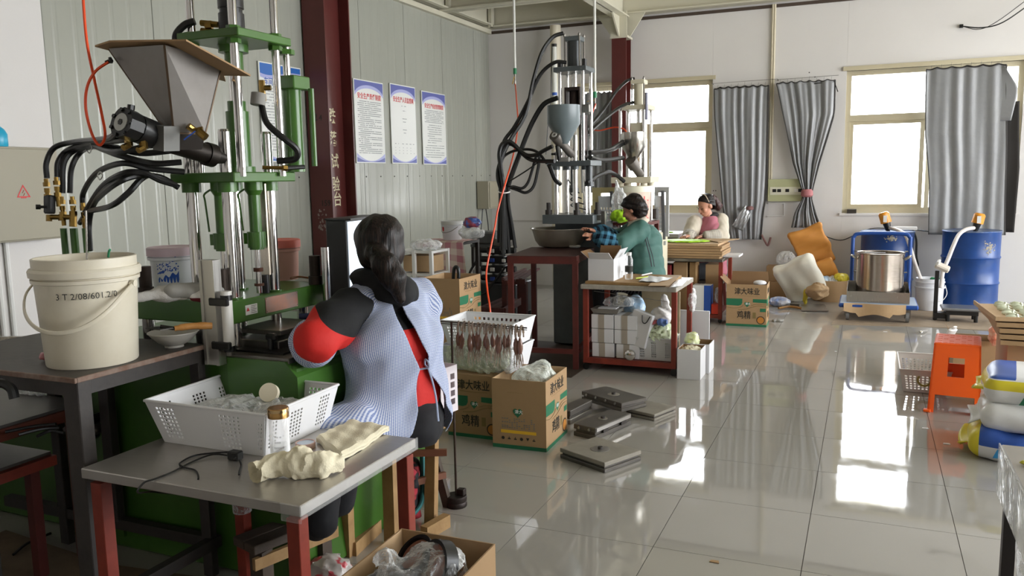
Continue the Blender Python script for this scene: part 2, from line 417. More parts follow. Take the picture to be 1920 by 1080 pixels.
def wob(P, sc, amp, seed=0):
    """smooth pseudo-noise along each axis"""
    r = np.random.RandomState(seed); d = np.zeros(len(P))
    for i in range(5):
        k = r.normal(size=3)*sc*(1+.5*i); d += np.sin(P @ k+r.uniform(0, 6.28))/(1+.4*i)
    return d*amp/2.2
def crumple(f, sc, amp, seed=0): return lambda P: f(P)+wob(P, sc, amp, seed)
def ridged(f, sc, amp, seed=0):
    def g(P): return f(P)+(np.abs(wob(P, sc, 1, seed))-.4)*amp+wob(P, sc*2.3, amp*.25, seed+9)
    return g
class O(B):
    """B filled from a distance function"""
    def __init__(s, f, lo, hi, h):
        super().__init__(); vs, q = nets(f, lo, hi, h)
        s.v = [tuple(p) for p in vs]; s.f = [tuple(int(i) for i in x) for x in q]; s.m = [0]*len(s.f)
def cut(b, g, inside=None, keep=None):
    """split faces along g=0 (g works on points); inside: material index given where g>0, keep: drop faces with g<0"""
    bm = bmesh.new(); vs = [bm.verts.new(p) for p in b.v]
    for f, m in zip(b.f, b.m):
        try: bm.faces.new([vs[i] for i in f]).material_index = m
        except ValueError: pass
    bm.verts.ensure_lookup_table(); val = g(np.array([v.co[:] for v in bm.verts])); val[np.abs(val) < 1e-5] = 1e-5
    for v, x in zip(bm.verts, val): v.index = 0
    d = {v: x for v, x in zip(bm.verts, val)}
    new = []
    for e in list(bm.edges):
        a, c = e.verts
        if d[a]*d[c] < 0:
            t = d[a]/(d[a]-d[c]); _, nv = bmesh.utils.edge_split(e, a, t); d[nv] = 0.0; new.append(nv)
    ns = set(new)
    for f in list(bm.faces):
        z = [v for v in f.verts if v in ns]
        if len(z) == 2:
            try: bmesh.utils.face_split(f, z[0], z[1])
            except ValueError: pass
        elif len(z) == 4:
            try:
                nf, _ = bmesh.utils.face_split(f, z[0], z[1])
            except ValueError: pass
    dead = []
    for f in bm.faces:
        s_ = sum(d[v] for v in f.verts)
        if inside is not None and s_ > 0: f.material_index = inside
        if keep and s_ < 0: dead.append(f)
    if dead: bmesh.ops.delete(bm, geom=dead, context='FACES')
    bm.verts.index_update(); r = B(); r.v = [tuple(v.co) for v in bm.verts]; r.f = [tuple(v.index for v in f.verts) for f in bm.faces]; r.m = [f.material_index for f in bm.faces]
    bm.free(); return r

# ------------------------------------------------------------------ measuring: points taken along the camera's line of sight
def ray(x, y): return RT*((x-960)/1538)-UP*((y-540)/1538)+FW
O_ = V((0, 0, H))
def P(x, y, d): return O_+ray(x, y)*d
def PZ(x, y, z): r = ray(x, y); return O_+r*((z-H)/r.z)
def PY(x, y, Y): r = ray(x, y); return O_+r*(Y/r.y)
def PX(x, y, X): r = ray(x, y); return O_+r*(X/r.x)
def textcyl(body, c, r, z, a0, size, mat, parent, squash=1, name='lettering', bold=0):
    """lettering wrapped round an upright cylinder, starting at angle a0 and reading to the right as seen from outside"""
    cu = bpy.data.curves.new('t', 'FONT'); cu.body = body; cu.size = size; cu.offset = min(bold, size*.008); cu.resolution_u = 2
    ob = bpy.data.objects.new('t', cu); me = bpy.data.meshes.new_from_object(ob); bpy.data.objects.remove(ob); bpy.data.curves.remove(cu)
    I = mwinv(parent) or Matrix()
    for v in me.vertices:
        a = a0+v.co.x*squash/r; v.co = I @ V((c[0]+(r+.0012)*math.cos(a), c[1]+(r+.0012)*math.sin(a), z+v.co.y))
    me.name = name; me.materials.append(mat); o = bpy.data.objects.new(name, me); COL.objects.link(o); o.parent = parent; return o
# ================================================================== the room
XL, XR, YB, YF, ZC = -5.18, 6.0, 11.25, -2.2, 4.25
# floor: bed plus single polished tiles, 0.6 m
bed_m = M('tile joint', '#4f483f', .9, spec=.1)
tile_m = M('polished tile', '#a5a19a', .06, n=(1.1, .9, '#9c9891', 3), spec=1.0)
t_ = tile_m.node_tree; p_ = t_.nodes['Principled BSDF']
# worn, dusty patches make the polish uneven
co_ = t_.nodes.new('ShaderNodeTexCoord'); nz_ = t_.nodes.new('ShaderNodeTexNoise'); nz_.inputs['Scale'].default_value = 2.6; nz_.inputs['Detail'].default_value = 7; nz_.inputs['Roughness'].default_value = .7
mr_ = t_.nodes.new('ShaderNodeMapRange'); mr_.inputs['From Min'].default_value = .45; mr_.inputs['From Max'].default_value = .75; mr_.inputs['To Min'].default_value = .03; mr_.inputs['To Max'].default_value = .11
t_.links.new(co_.outputs['Object'], nz_.inputs['Vector']); t_.links.new(nz_.outputs[0], mr_.inputs[0]); t_.links.new(mr_.outputs[0], p_.inputs['Roughness'])
floor = B().box(XL-.3, XR+.3, YF-.3, YB+.4, -.12, -.006).o('floor', bed_m, kind='structure')
ts = .6; x0 = -1.26228*H; y0 = 1.70912*H
tb = B().box(.0013, ts-.0013, .0013, ts-.0013, -.0065, 0); t0 = None
for i in range(-7, 9):
    for j in range(-4, 19):
        x, y = x0+(i)*ts, y0+(j-1)*ts
        if x > XR or x+ts < XL or y > YB+.1 or y+ts < 0: continue
        # leave out what the camera can never reach
        if x > .9+.45*max(0, y-1) or (y < 1.0): continue
        if t0 is None: t0 = tb.o('tile', tile_m, floor, ang=None); t0.location = (x, y, 0)
        else:
            c = t0.copy(); COL.objects.link(c); c.location = (x, y, 0)
B().box(XL, XR, YF, .3, -.006, 0).box(2.2, XR, .3, 3.5, -.006, 0).o('floor_strip', tile_m, floor, ang=None)

# back wall with two window openings
WN = [(-3.83, -1.93), (-.29, 1.62)]; ZS, ZT = 1.06, 2.82
b = B(); xs = [XL-.3, WN[0][0], WN[0][1], WN[1][0], WN[1][1], XR+.3]
for i in range(5):
    if i in (1, 3):
        b.box(xs[i], xs[i+1], YB, YB+.26, 0, ZS).box(xs[i], xs[i+1], YB, YB+.26, ZT, ZC)
    else: b.box(xs[i], xs[i+1], YB, YB+.26, 0, ZC)
wall_back = b.o('wall_back', white_wall, kind='structure', ang=None)
screw = M('dark fixing', '#3a3733', .6)
b = B()
for x, z in ((-.73, 2.83), (-.66, 2.77), (-1.9, 1.36), (-1.87, 1.36)): b.cyl((x, YB-.002, z), (x, YB, z), .008, n=8)
b.o('fixing_holes', screw, wall_back)
frame_m = M('champagne aluminium', '#c9bfa3', .4, .3)
pane_m = Mclear('window glass', '#ffffff', .02, .02, gloss=.15)
for k, (a, c) in enumerate(WN):
    w = B().box(a, c, YB+.05, YB+.16, ZS, ZS+.07).box(a, c, YB+.05, YB+.16, ZT-.06, ZT).box(a, a+.06, YB+.05, YB+.16, ZS, ZT).box(c-.06, c, YB+.05, YB+.16, ZS, ZT).box(a, c, YB+.04, YB+.17, 2.2, 2.28)
    w = w.o('window_%d' % (k+1), frame_m, kind='structure', ang=None)
    n = 2; st = (c-a)/n
    for i in range(n):
        u0, u1 = a+i*st, a+(i+1)*st
        B().box(u0+.05, u0+.1, YB+.08, YB+.13, ZS+.06, 2.2).box(u1-.1, u1-.05, YB+.08, YB+.13, ZS+.06, 2.2).box(u0+.05, u1-.05, YB+.08, YB+.13, ZS+.06, ZS+.11).box(u0+.05, u1-.05, YB+.08, YB+.13, 2.16, 2.2).o('sash', frame_m, w, ang=None)
        if i: B().box(u0-.025, u0+.025, YB+.06, YB+.15, ZS, ZT).o('mullion', frame_m, w, ang=None)
        B().box(u0+.09, u1-.09, YB+.1, YB+.106, ZS+.1, 2.17).o('pane', pane_m, w, ang=None)
        B().box(u0+.03, u1-.03, YB+.1, YB+.106, 2.28, ZT-.05).o('pane', pane_m, w, ang=None)
    B().box(a-.03, c+.03, YB-.02, YB+.06, ZS-.03, ZS).o('sill', white_wall, w, ang=None)
    if k: B().box(a+.06, a+.17, YB-.03, YB+.05, ZS, ZS+.05).o('corner_block', M('dark bracket', '#3b342b', .5), w, ang=None)
    # the lintel edge over the window
    B().box(a-.04, c+.04, YB-.03, YB+.05, ZT, ZT+.05).o('head_trim', frame_m, w, ang=None)

# left wall: white plaster nearest the camera, then ribbed steel sandwich panels
wall_left = B().box(XL-.3, XL-.06, YF-.3, YB+.3, 0, ZC).box(XL-.06, XL+.012, YF-.3, 4.02, 0, ZC).o('wall_left', white_wall, kind='structure', ang=None)
pw = .96
prof = []
def rib(y0_, y1_):
    pts = [(y0_, 0)]; k = 6; s_ = (y1_-y0_)/k
    for i in range(k):
        a = y0_+i*s_+s_*.42
        pts += [(a, 0), (a+.014, .0022), (a+.034, .0022), (a+.048, 0)]
    return pts+[(y1_, 0)]
i = 0; y = 4.03
while y < YB:
    y1 = min(y+pw, YB+.02); pr = rib(y+.004, y1-.004); b = B()
    for (a, h0), (c, h1) in zip(pr[:-1], pr[1:]):
        b.quad((XL+h0, a, 0), (XL+h1, c, 0), (XL+h1, c, ZC), (XL+h0, a, ZC))
    b.box(XL-.05, XL-.002, y+.002, y1-.002, 0, ZC)
    b.o('wall_panel', panel_m, wall_left, ang=None, fix=False); y = y1
b = B()
for i in range(24):
    b.cyl((XL, 4.3+.3*i, 1.62), (XL+.006, 4.3+.3*i, 1.62), .008, n=6)
b.o('panel_screws', screw, wall_left)
trim = B().box(XL, XL+.06, 4.0, YB, 3.66, 3.72).o('trim_1', cream, kind='structure', ang=None)
# right and front walls stay outside the picture; the right one has a row of windows
b = B(); e = [YF-.3]+[q for ab in RWIN for q in ab]+[YB+.3]
for i in range(len(e)-1):
    if i % 2: b.box(XR, XR+.25, e[i], e[i+1], 0, .6).box(XR, XR+.25, e[i], e[i+1], 3.5, ZC)
    else: b.box(XR, XR+.25, e[i], e[i+1], 0, ZC)
b.o('wall_right', white_wall, kind='structure', ang=None)
for k, (a, c) in enumerate(RWIN):
    w = B().box(XR+.05, XR+.13, a, c, .6, .65).box(XR+.05, XR+.13, a, c, 3.45, 3.5).box(XR+.05, XR+.13, a, a+.05, .6, 3.5).box(XR+.05, XR+.13, c-.05, c, .6, 3.5).box(XR+.05, XR+.13, (a+c)/2-.03, (a+c)/2+.03, .6, 3.5).o('window_%d' % (k+3), frame_m, kind='structure', ang=None)
    B().box(XR+.09, XR+.095, a+.04, c-.04, .65, 3.45).o('pane', pane_m, w, ang=None)
B().box(XL-.3, XR+.3, YF-.3, YF, 0, ZC).o('wall_front', white_wall, kind='structure', ang=None)
B().box(XL-.3, XR+.3, YF-.3, YB+.4, ZC, ZC+.15).o('ceiling', ceil_m, kind='structure', ang=None)
# ceiling beams
def ibeam(name, a, c, z0, z1, w, kind='structure'):
    """steel I beam along x or y"""
    a, c = V(a), V(c); b = B()
    dx = (c-a).normalized(); sd = V((-dx.y, dx.x, 0))
    for off, hw, za, zb in ((0, w/2, z0, z0+.018), (0, w/2, z1-.018, z1), (0, .008, z0, z1)):
        p = [a-sd*hw, c-sd*hw, c+sd*hw, a+sd*hw]
        b.add([(q.x, q.y, za) for q in p]+[(q.x, q.y, zb) for q in p], [(0, 1, 2, 3), (4, 5, 6, 7), (0, 1, 5, 4), (1, 2, 6, 5), (2, 3, 7, 6), (3, 0, 4, 7)])
    return b.o(name, cream, kind=kind, ang=None)
ibeam('beam_1', (XL+.05, 9.75, 0), (-3.1, 9.75, 0), 3.72, 4.22, .2)
ibeam('beam_2', (XL, 11.12, 0), (XR, 11.12, 0), 3.72, 4.24, .2)
ibeam('beam_3', (-3.12, 2, 0), (-3.12, 11.1, 0), 3.68, 4.24, .22)
ibeam('beam_4', (XL+.1, 3.9, 0), (XL+.1, 11.1, 0), 3.74, 4.22, .16)
B().box(XL, XR, YB-.012, YB, 3.66, 3.70).o('trim_2', M('dark seam', '#4a3d33', .7), kind='structure', ang=None)
# beam splice angles and bolts
b = B().box(XL+.13, XL+.18, 9.68, 9.82, 3.75, 4.2).box(XL+.13, XL+.18, 10.98, 11.08, 3.72, 4.15)
b.o('beam_bracket', cream, bpy.data.objects['beam_4'], ang=None)
# columns
def hcol(name, x, y, z0, z1, d, w, m):
    return B().box(x-w/2, x+w/2, y-d/2, y-d/2+.014, z0, z1).box(x-w/2, x+w/2, y+d/2-.014, y+d/2, z0, z1).box(x-.006, x+.006, y-d/2, y+d/2, z0, z1).o(name, m, kind='structure', ang=None)
c2 = hcol('column_2', -3.12, 11.06, 0, 3.42, .24, .2, redcol)
b = B()
for s_ in (-1, 1):
    b.prism([(-3.12, 3.42), (-3.12+s_*.12, 3.42), (-3.12+s_*.34, 3.74), (-3.12, 3.74)], 11.05, 11.07, X=Matrix(((1, 0, 0, 0), (0, 0, 1, 0), (0, 1, 0, 0), (0, 0, 0, 1))))
b.box(-3.24, -3.0, 10.93, 11.19, 3.4, 3.43).box(-3.23, -3.01, 10.93, 10.95, 3.42, 3.74).prism([(10.93, 3.42), (10.93, 3.74), (10.55, 3.74)], -3.13, -3.11, X=Matrix(((0, 0, 1, 0), (1, 0, 0, 0), (0, 1, 0, 0), (0, 0, 0, 1))))
b.o('haunch', cream, c2, ang=None)
# outside: bright concrete yard
B().box(-40, 40, 12.2, 70, -.5, -.4).o('ground_outside', M('yard concrete', '#c9c6bf', .9), kind='structure', ang=None)
# ================================================================== the green injection press
gp = T('injection_press', 'tall green vertical injection press with steel hopper and chrome tie bars', 'machine', (-2.6, 2.9, 0))
B().box(-3.28, -1.96, 2.45, 3.55, .0, .885, bev=.012).box(-4.4, -3.28, 2.52, 3.3, 0, .5, bev=.01).o('base', green_old, gp)
B().box(-2.46, -2.44, 2.435, 2.452, .06, .66).box(-2.93, -2.91, 2.435, 2.452, .06, .66).o('panel_edge', green_old, gp)
# sloped console on the operator's side
b = B(); b.loft([[(-2.28, 2.444, .9), (-2.0, 2.444, .9), (-1.945, 2.444, .845), (-1.945, 2.444, .72), (-2.28, 2.444, .72)], [(-2.28, 3.4, .9), (-2.0, 3.4, .9), (-1.945, 3.4, .845), (-1.945, 3.4, .72), (-2.28, 3.4, .72)]]); b.o('console', green, gp, ang=20)
B().box(-2.31, -1.99, 2.455, 3.4, .885, .912, bev=.002).o('work_plate', steel_gy, gp)
B().box(-2.9, -2.285, 2.48, 3.12, 1.02, 1.112, bev=.004).o('lower_platen', green, gp)
B().box(-2.545, -2.22, 2.48, 2.85, 1.578, 1.617, bev=.004).o('middle_platen', green, gp)
b = B().box(-2.46, -2.16, 2.48, 2.79, 2.118, 2.149, bev=.003); b.o('upper_platen', green, gp)
for x, y in ((-2.51, 2.555), (-2.325, 2.555), (-2.322, 2.8), (-2.51, 2.8)):
    B().cyl((x, y, .9), (x, y, 1.775), .0235, n=20).cyl((x, y, 1.775), (x, y, 1.785), .0235, .02, n=20).o('tie_bar', chrome, gp)
    B().cyl((x, y, 1.54), (x, y, 1.58), .037, n=20).o('collar', green, gp); B().cyl((x, y, 1.112), (x, y, 1.12), .034, n=20).o('collar', green, gp)
for x, y in ((-2.47, 2.57), (-2.225, 2.53), (-2.21, 2.75), (-2.42, 2.76)):
    B().cyl((x, y, 1.6), (x, y, 2.75), .0165, n=16).o('guide_rod', chrome, gp)
    B().cyl((x, y, 2.149), (x, y, 2.165), .027, n=6).o('nut', green, gp); B().cyl((x, y, 2.1), (x, y, 2.118), .027, n=6).o('nut', green, gp)
# injection cylinders on the middle platen
cx, cy = -2.345, 2.66
B().cyl((cx, cy, 1.617), (cx, cy, 1.86), .045, n=24).cyl((cx, cy, 1.617), (cx, cy, 1.64), .06, n=24).cyl((cx, cy, 1.86), (cx, cy, 1.9), .036, n=24).o('injection_barrel', green, gp)
B().cyl((cx, cy, 1.9), (cx, cy, 2.04), .026, n=20).o('ram', chrome, gp)
B().cyl((cx, cy, 2.02), (cx, cy, 2.12), .036, n=24).cyl((cx, cy, 2.09), (cx, cy, 2.118), .058, n=24).o('ram_head', green, gp)
B().cyl((cx, cy, 2.149), (cx, cy, 2.24), .05, n=24).cyl((cx, cy, 2.24), (cx, cy, 2.26), .044, n=24).cyl((cx, cy, 2.26), (cx, cy, 2.6), .05, n=24).o('ram_motor', black_pl, gp)
b = B(); 
for k, z in enumerate((2.17, 2.2)): b.cyl((cx-.05, cy-.02, z), (cx-.12, cy-.04, z+.01), .012, n=8).cyl((cx-.075, cy-.027, z), (cx-.1, cy-.035, z), .017, n=6)
b.o('hose_fitting', brass, gp)
cx2, cy2 = -2.225, 2.86
B().cyl((cx2, cy2, 1.617), (cx2, cy2, 1.955), .04, n=24).cyl((cx2+.075, cy2+.03, 1.64), (cx2+.075, cy2+.03, 1.96), .012, n=10).o('lift_cylinder', green, gp)
B().box(cx2-.055, cx2+.055, cy2-.055, cy2+.055, 1.955, 2.01, bev=.004).o('cylinder_cap', green, gp)
B().cyl((cx2-.02, cy2, 2.01), (cx2-.02, cy2, 2.13), .016, n=14).o('lift_rod', chrome, gp)
B().cyl((cx2-.02, cy2, 2.1), (cx2-.02, cy2, 2.12), .036, n=6).o('nut', green, gp)
b = B(); q = P(492, 175, 3.2); b.cyl(q, q+V((0, 0, .05)), .012, n=6).cyl(q+V((.012, 0, .02)), q+V((.035, .01, .02)), .01, n=6).cyl(q-V((0, 0, .03)), q, .014, n=8); b.o('hose_fitting', brass, gp)
b = B(); b.cyl(P(485, 175, 3.16), P(483, 197, 3.16), .028, n=12); b.o('wrapped_joint', M('grey wrap', '#8d8b86', .7), gp)
b = B(); b.cyl(P(492, 314, 3.12), P(540, 315, 3.14), .007, n=8).cyl(P(530, 315, 3.13), P(538, 315, 3.14), .012, n=6).o('valve_stem', brass, gp)
B().cyl(P(536, 315, 3.14), P(570, 313, 3.2), .0085, n=10).o('handle', rubber, gp)
B().tube([P(490, 195, 3.17), P(500, 230, 3.15), P(530, 258, 3.15), P(556, 280, 3.18), P(553, 298, 3.2), P(520, 302, 3.2)], .0125, n=10).o('hose', rubber, gp)
B().tube([P(332, 90, 3.2), P(330, 66, 3.2), P(346, 47, 3.2), P(365, 40, 3.2)], .014, n=10).o('hose', rubber, gp)
# clamp cylinders hanging under the middle platen
for x, y, tube_ in ((-2.405, 2.6, 1), (-2.31, 2.69, 0)):
    B().cyl((x, y, 1.58), (x, y, 1.545), .036, n=20).cyl((x, y, 1.545), (x, y, 1.525), .036, .024, n=20).cyl((x, y, 1.525), (x, y, 1.37), .024, n=20).cyl((x, y, 1.375), (x, y, 1.31), .037, n=20).cyl((x, y, 1.31), (x, y, 1.302), .03, n=20).box(x-.05, x-.03, y-.02, y+.02, 1.325, 1.37).o('clamp_cylinder', green, gp)
    B().cyl((x, y, 1.302), (x, y, 1.12), .013, n=14).o('clamp_rod', chrome, gp)
    B().tube([(x-.03, y-.02, 1.55), (x-.05, y-.035, 1.53), (x-.052, y-.03, 1.5), (x-.05, y-.02, 1.38)], .004, n=6).o('oil_pipe', green, gp)
B().cyl((-2.31, 2.69, 1.21), (-2.31, 2.69, 1.225), .02, n=12).o('stop_ring', M('rusty ring', '#5d3a2a', .6, .5), gp); B().cyl((-2.31, 2.69, 1.15), (-2.31, 2.69, 1.16), .02, n=12).o('stop_ring', M('rusty ring', '#5d3a2a', .6, .5), gp)
B().box(-2.37, -2.295, 2.74, 2.75, 1.19, 1.57).o('bright_plate', brushed('bright plate', '#d9d0c2', .2, (30, 30, 3)), gp, ang=None)
B().cyl((-2.33, 2.745, 1.112), (-2.33, 2.745, 1.19), .022, n=12).o('pusher', black_pl, gp)
# dark guide pillars and chrome pin on the lower platen
dk = M('rusty pillar', '#41352d', .5, .6, n=(12, .6, '#2f2722'))
q = PZ(275, 556, 1.11); q2 = PZ(603, 532, 1.11)
for x, y, h in ((q.x, q.y, .125), (-2.345, 2.515, .125), (q2.x-.01, q2.y-.03, .13)):
    B().cyl((x, y, 1.112), (x, y, 1.112+h), .0255, n=18).cyl((x, y, 1.112), (x, y, 1.15), .031, n=18).o('guide_pillar', dk, gp)
B().cyl((-2.21, 3.02, 1.0), (-2.21, 3.02, 1.285), .021, n=18).o('guide_pin', chrome, gp)
B().cyl((q.x, q.y, .885), (q.x, q.y, 1.02), .026, n=16).o('platen_leg', chrome, gp); B().cyl((-2.36, 3.03, .9), (-2.36, 3.03, 1.02), .026, n=16).o('platen_leg', chrome, gp)
# aluminium travel sensor posts at the front corner
al = brushed('aluminium profile', '#c3c1bc', .35, (40, 40, 2))
B().box(-2.345, -2.285, 2.405, 2.44, .875, 1.285).box(-2.352, -2.338, 2.4, 2.44, .875, 1.285).box(-2.292, -2.278, 2.4, 2.44, .875, 1.285).o('sensor_post', al, gp, ang=None)
B().cyl((-2.245, 2.425, .945), (-2.245, 2.425, 1.165), .021, n=12).o('sensor_tube', M('white enamel tube', '#dedcd7', .35), gp)
for z in (.94, 1.11): B().box(-2.31, -2.22, 2.395, 2.415, z, z+.03, bev=.004).cyl((-2.245, 2.425, z+.02 if z > 1 else z-.01), (-2.245, 2.425, z+.04 if z > 1 else z+.012), .0225, n=12).o('clip', black_pl, gp)
B().cyl((-2.25, 2.43, .913), (-2.25, 2.43, .94), .015, n=10).o('pin_base', steel_gy, gp)
# name plate and warning sticker on the platen's right face
B().box(-2.285, -2.2835, 2.57, 2.64, 1.045, 1.085, bev=0).o('warning_sticker', white_pl, gp, ang=None)
def tri(o, r, u, s_, mat, parent, hole=.6, name='warning_triangle'):
    b = B(); o, r, u = V(o), V(r), V(u); n = r.cross(u)*.0006
    P3 = [o+(r*math.cos(a)+u*math.sin(a))*s_+n for a in (PI/2, PI*7/6, PI*11/6)]; I3 = [o+(p-o)*hole+n*.2 for p in P3]
    for i in range(3): b.quad(P3[i], P3[(i+1) % 3], I3[(i+1) % 3], I3[i])
    return b.o(name, mat, parent, ang=None)
tri((-2.283, 2.583, 1.066), (0, 1, 0), (0, 0, 1), .011, red_ink, gp, .1)
b = B()
for k in range(5): b.box(-2.2834, -2.283, 2.602, 2.634-.006*(k % 2), 1.078-.007*k, 1.0805-.007*k)
b.o('sticker_text', grey_ink, gp, ang=None)
plate_m = M('engraved name plate', '#c98f76', .25, .7, n=(9, .45, '#8d8f90', 7))
B().box(-2.285, -2.282, 2.69, 2.9, 1.035, 1.1).o('name_plate', plate_m, gp, ang=None)
b = B()
for y in (2.695, 2.895):
    for z in (1.04, 1.095): b.cyl((-2.2825, y, z), (-2.281, y, z), .003, n=6)
b.o('rivet', steel, gp)
# the mould tooling between platen and work plate
B().box(-2.34, -2.12, 2.56, 2.85, .912, .95, bev=.003).box(-2.36, -2.14, 2.6, 2.86, .965, .985, bev=.002).o('mould_half', steel_gy, gp)
B().box(-2.3, -2.05, 2.5, 2.8, .912, .92).o('dark_rail', M('dark oily plate', '#2d2b2a', .35, .7), gp)
B().cyl((-2.14, 2.54, .925), (-2.14, 2.54, .965), .014, n=12).box(-2.165, -2.115, 2.53, 2.56, .955, .985, bev=.008).cyl((-2.14, 2.54, .9), (-2.14, 2.54, .925), .008, n=10).o('mould_handle', black_pl, gp)
b = B(); hs = [(.012+.022*i, .026+.022*i, .012+.022*j, .026+.022*j) for i in range(9) for j in range(6)]
b.holed((-2.13, 2.83, .932), (1, .1, 0), (-.1, 1, 0), .22, .15, .003, hs); b.o('perforated_tray', steel, gp, ang=None)
B().cyl((-2.28, 2.9, .985), (-2.12, 3.02, .985), .016, n=12).o('core_puller', M('deep blue enamel', '#1c2452', .4), gp)
b = O(ridged(ell((-2.05, 2.98, .965), (.07, .12, .045)), 30, .012, 3), (-2.15, 2.83, .9), (-1.95, 3.13, 1.03), .01); b.o('rag', M('cream rag', '#d8cfae', .85), gp)
# screw unit: barrel, motor, hopper
a, c = P(400, 292, 3.03), P(300, 262, 2.82)
B().cyl(a, c, .036, n=20).cyl(a, P(385, 288, 3.0), .043, n=20).cyl(a, P(418, 297, 3.08), .03, .02, n=16).o('screw_barrel', M('scorched steel', '#26211c', .45, .7), gp)
B().bar(P(312, 235, 2.78), P(312, 282, 2.8), .05, .07).o('mount_plate', M('grey sheet', '#6d6d6a', .5, .4), gp, ang=None)
mc, mdir = P(227, 229, 2.68), (P(300, 258, 2.82)-P(227, 229, 2.68)).normalized()
b = B().cyl(mc, mc+mdir*.05, .052, n=10).cyl(mc+mdir*.05, mc+mdir*.06, .046, n=10).cyl(mc+mdir*.06, mc+mdir*.13, .048, n=20).cyl(mc+mdir*.13, mc+mdir*.19, .034, n=20)
for i in range(7):
    u = mdir.orthogonal().normalized(); w_ = mdir.cross(u); e_ = mc+(u*math.cos(i*.9)+w_*math.sin(i*.9))*.043
    b.cyl(e_-mdir*.006, e_, .007, n=6)
b.cyl(P(243, 225, 2.72), P(246, 197, 2.72), .012, n=8).box(*[q for k in range(3) for q in (P(275, 240, 2.8)[k]-.02, P(275, 240, 2.8)[k]+.02)])
b.o('screw_motor', black_pl, gp)
B().cyl(mc-mdir*.003, mc, .03, n=24).o('motor_badge', M('silver badge', '#b9bab6', .5), gp)
B().cyl(mc-mdir*.005, mc-mdir*.002, .011, n=6).o('motor_shaft', black_pl, gp)
for x, y in ((240, 268), (268, 273)):
    B().cyl(P(x, y-14, 2.74), P(x+2, y+6, 2.74), .013, n=6).cyl(P(x+2, y+4, 2.74), P(x-9, y+9, 2.72), .011, n=8).o('motor_fitting', brass, gp)
hop = M('dull hopper steel', '#8a8682', .5, .3, n=(5, .5, '#7b7671'))
top4 = [P(203, 91, 2.84), P(308, 84, 2.64), P(417, 115, 2.92)]; top4.append(top4[0]+top4[2]-top4[1])
bot4 = [P(297, 226, 2.86), P(326, 250, 2.8), P(385, 250, 2.87)]; bot4.append(bot4[0]+bot4[2]-bot4[1])
b = B(); ce = sum(top4, V())/4; cb = sum(bot4, V())/4
for i in range(4):
    j = (i+1) % 4; b.quad(top4[i], top4[j], bot4[j], bot4[i]); I = [ce+(p-ce)*.985 for p in (top4[i], top4[j])]+[cb+(p-cb)*.97 for p in (bot4[j], bot4[i])]; b.quad(*I)
hp = b.o('hopper', hop, gp, ang=None)
B().bar(top4[1], bot4[1], .008).bar(top4[0], bot4[0], .005).bar(top4[2], bot4[2], .005).bar(bot4[0], bot4[1], .006).bar(bot4[1], bot4[2], .006).o('weld_seam', M('brown weld', '#5b4a39', .5, .6), hp, ang=None)
B().loft([[p for p in bot4], [p+(V(P(345, 285, 2.88))-cb)*.7+(cb-p)*.2 for p in bot4]]).o('hopper_neck', M('scorched steel', '#26211c', .45, .7), hp)
B().cyl(P(353, 236, 2.8), P(366, 246, 2.82), .012, n=10).cyl(P(372, 246, 2.78), P(386, 258, 2.78), .014, n=10).cyl(P(362, 244, 2.78), P(380, 240, 2.78), .006, n=8).o('drain_valve', brass, hp)
B().bar(P(345, 262, 2.76), P(366, 246, 2.76), .008, .003).o('valve_lever', blue_ink, hp)
def Pm(x, y, d): return P(x, y, d+.5*min(1, max(0, (215-x)/60)))
# hoses from the manifold on the left
hd = 3.02
for pts in ([(88, 334, 3.0), (87, 305, 3.0), (102, 277, 3.0), (140, 266, 2.95), (200, 260, 2.85), (221, 246, 2.74)],
            [(107, 332, hd), (109, 303, hd), (128, 281, hd), (170, 270, 2.95), (225, 263, 2.86), (245, 260, 2.8)],
            [(117, 362, hd), (120, 305, hd), (143, 280, hd), (175, 274, hd), (220, 290, 3.05), (285, 306, 3.1), (340, 304, 3.15)],
            [(131, 362, 3.04), (135, 312, 3.04), (158, 280, 3.04), (205, 275, 3.04), (262, 287, 3.05), (325, 282, 3.05)],
            [(155, 388, 3.05), (157, 360, 3.05), (182, 324, 3.05), (230, 306, 3.08), (280, 316, 3.12), (345, 322, 3.2)],
            [(158, 400, 3.08), (190, 352, 3.08), (228, 326, 3.08), (268, 324, 3.1), (300, 338, 3.15), (330, 347, 3.2)],
            [(150, 418, 3.1), (176, 380, 3.1), (215, 346, 3.1), (255, 330, 3.12), (300, 332, 3.18), (335, 352, 3.22)],
            [(166, 396, 3.1), (208, 386, 3.1), (240, 362, 3.12), (262, 338, 3.14), (280, 326, 3.16)],
            [(169, 470, 3.1), (167, 420, 3.1), (175, 385, 3.1), (200, 352, 3.1), (240, 333, 3.12)],
            [(165, 268, 2.98), (215, 285, 2.95), (290, 270, 2.9)]):
    B().tube([Pm(*p) for p in pts], .0115, n=8, per=7).o('hose', rubber, gp)
B().tube([Pm(165, 266, 2.9), Pm(172, 275, 2.9), Pm(168, 287, 3.0), Pm(161, 278, 3.0)], .0025, n=6, closed=True).tube([Pm(188, 322, 3.0), Pm(192, 330, 3.0), Pm(187, 337, 3.05), Pm(183, 328, 3.05)], .0025, n=6, closed=True).o('cable_tie', white_pl, gp)
for x, y0_, y1_, w_ in ((119, 428, 500, 7), (138, 428, 500, 8), (158, 428, 500, 5)):
    p = Pm(x, y0_, 3.06); B().cyl((p.x, p.y, .885), p, w_*3.06/1538, n=14).o('oil_pipe', green, gp)
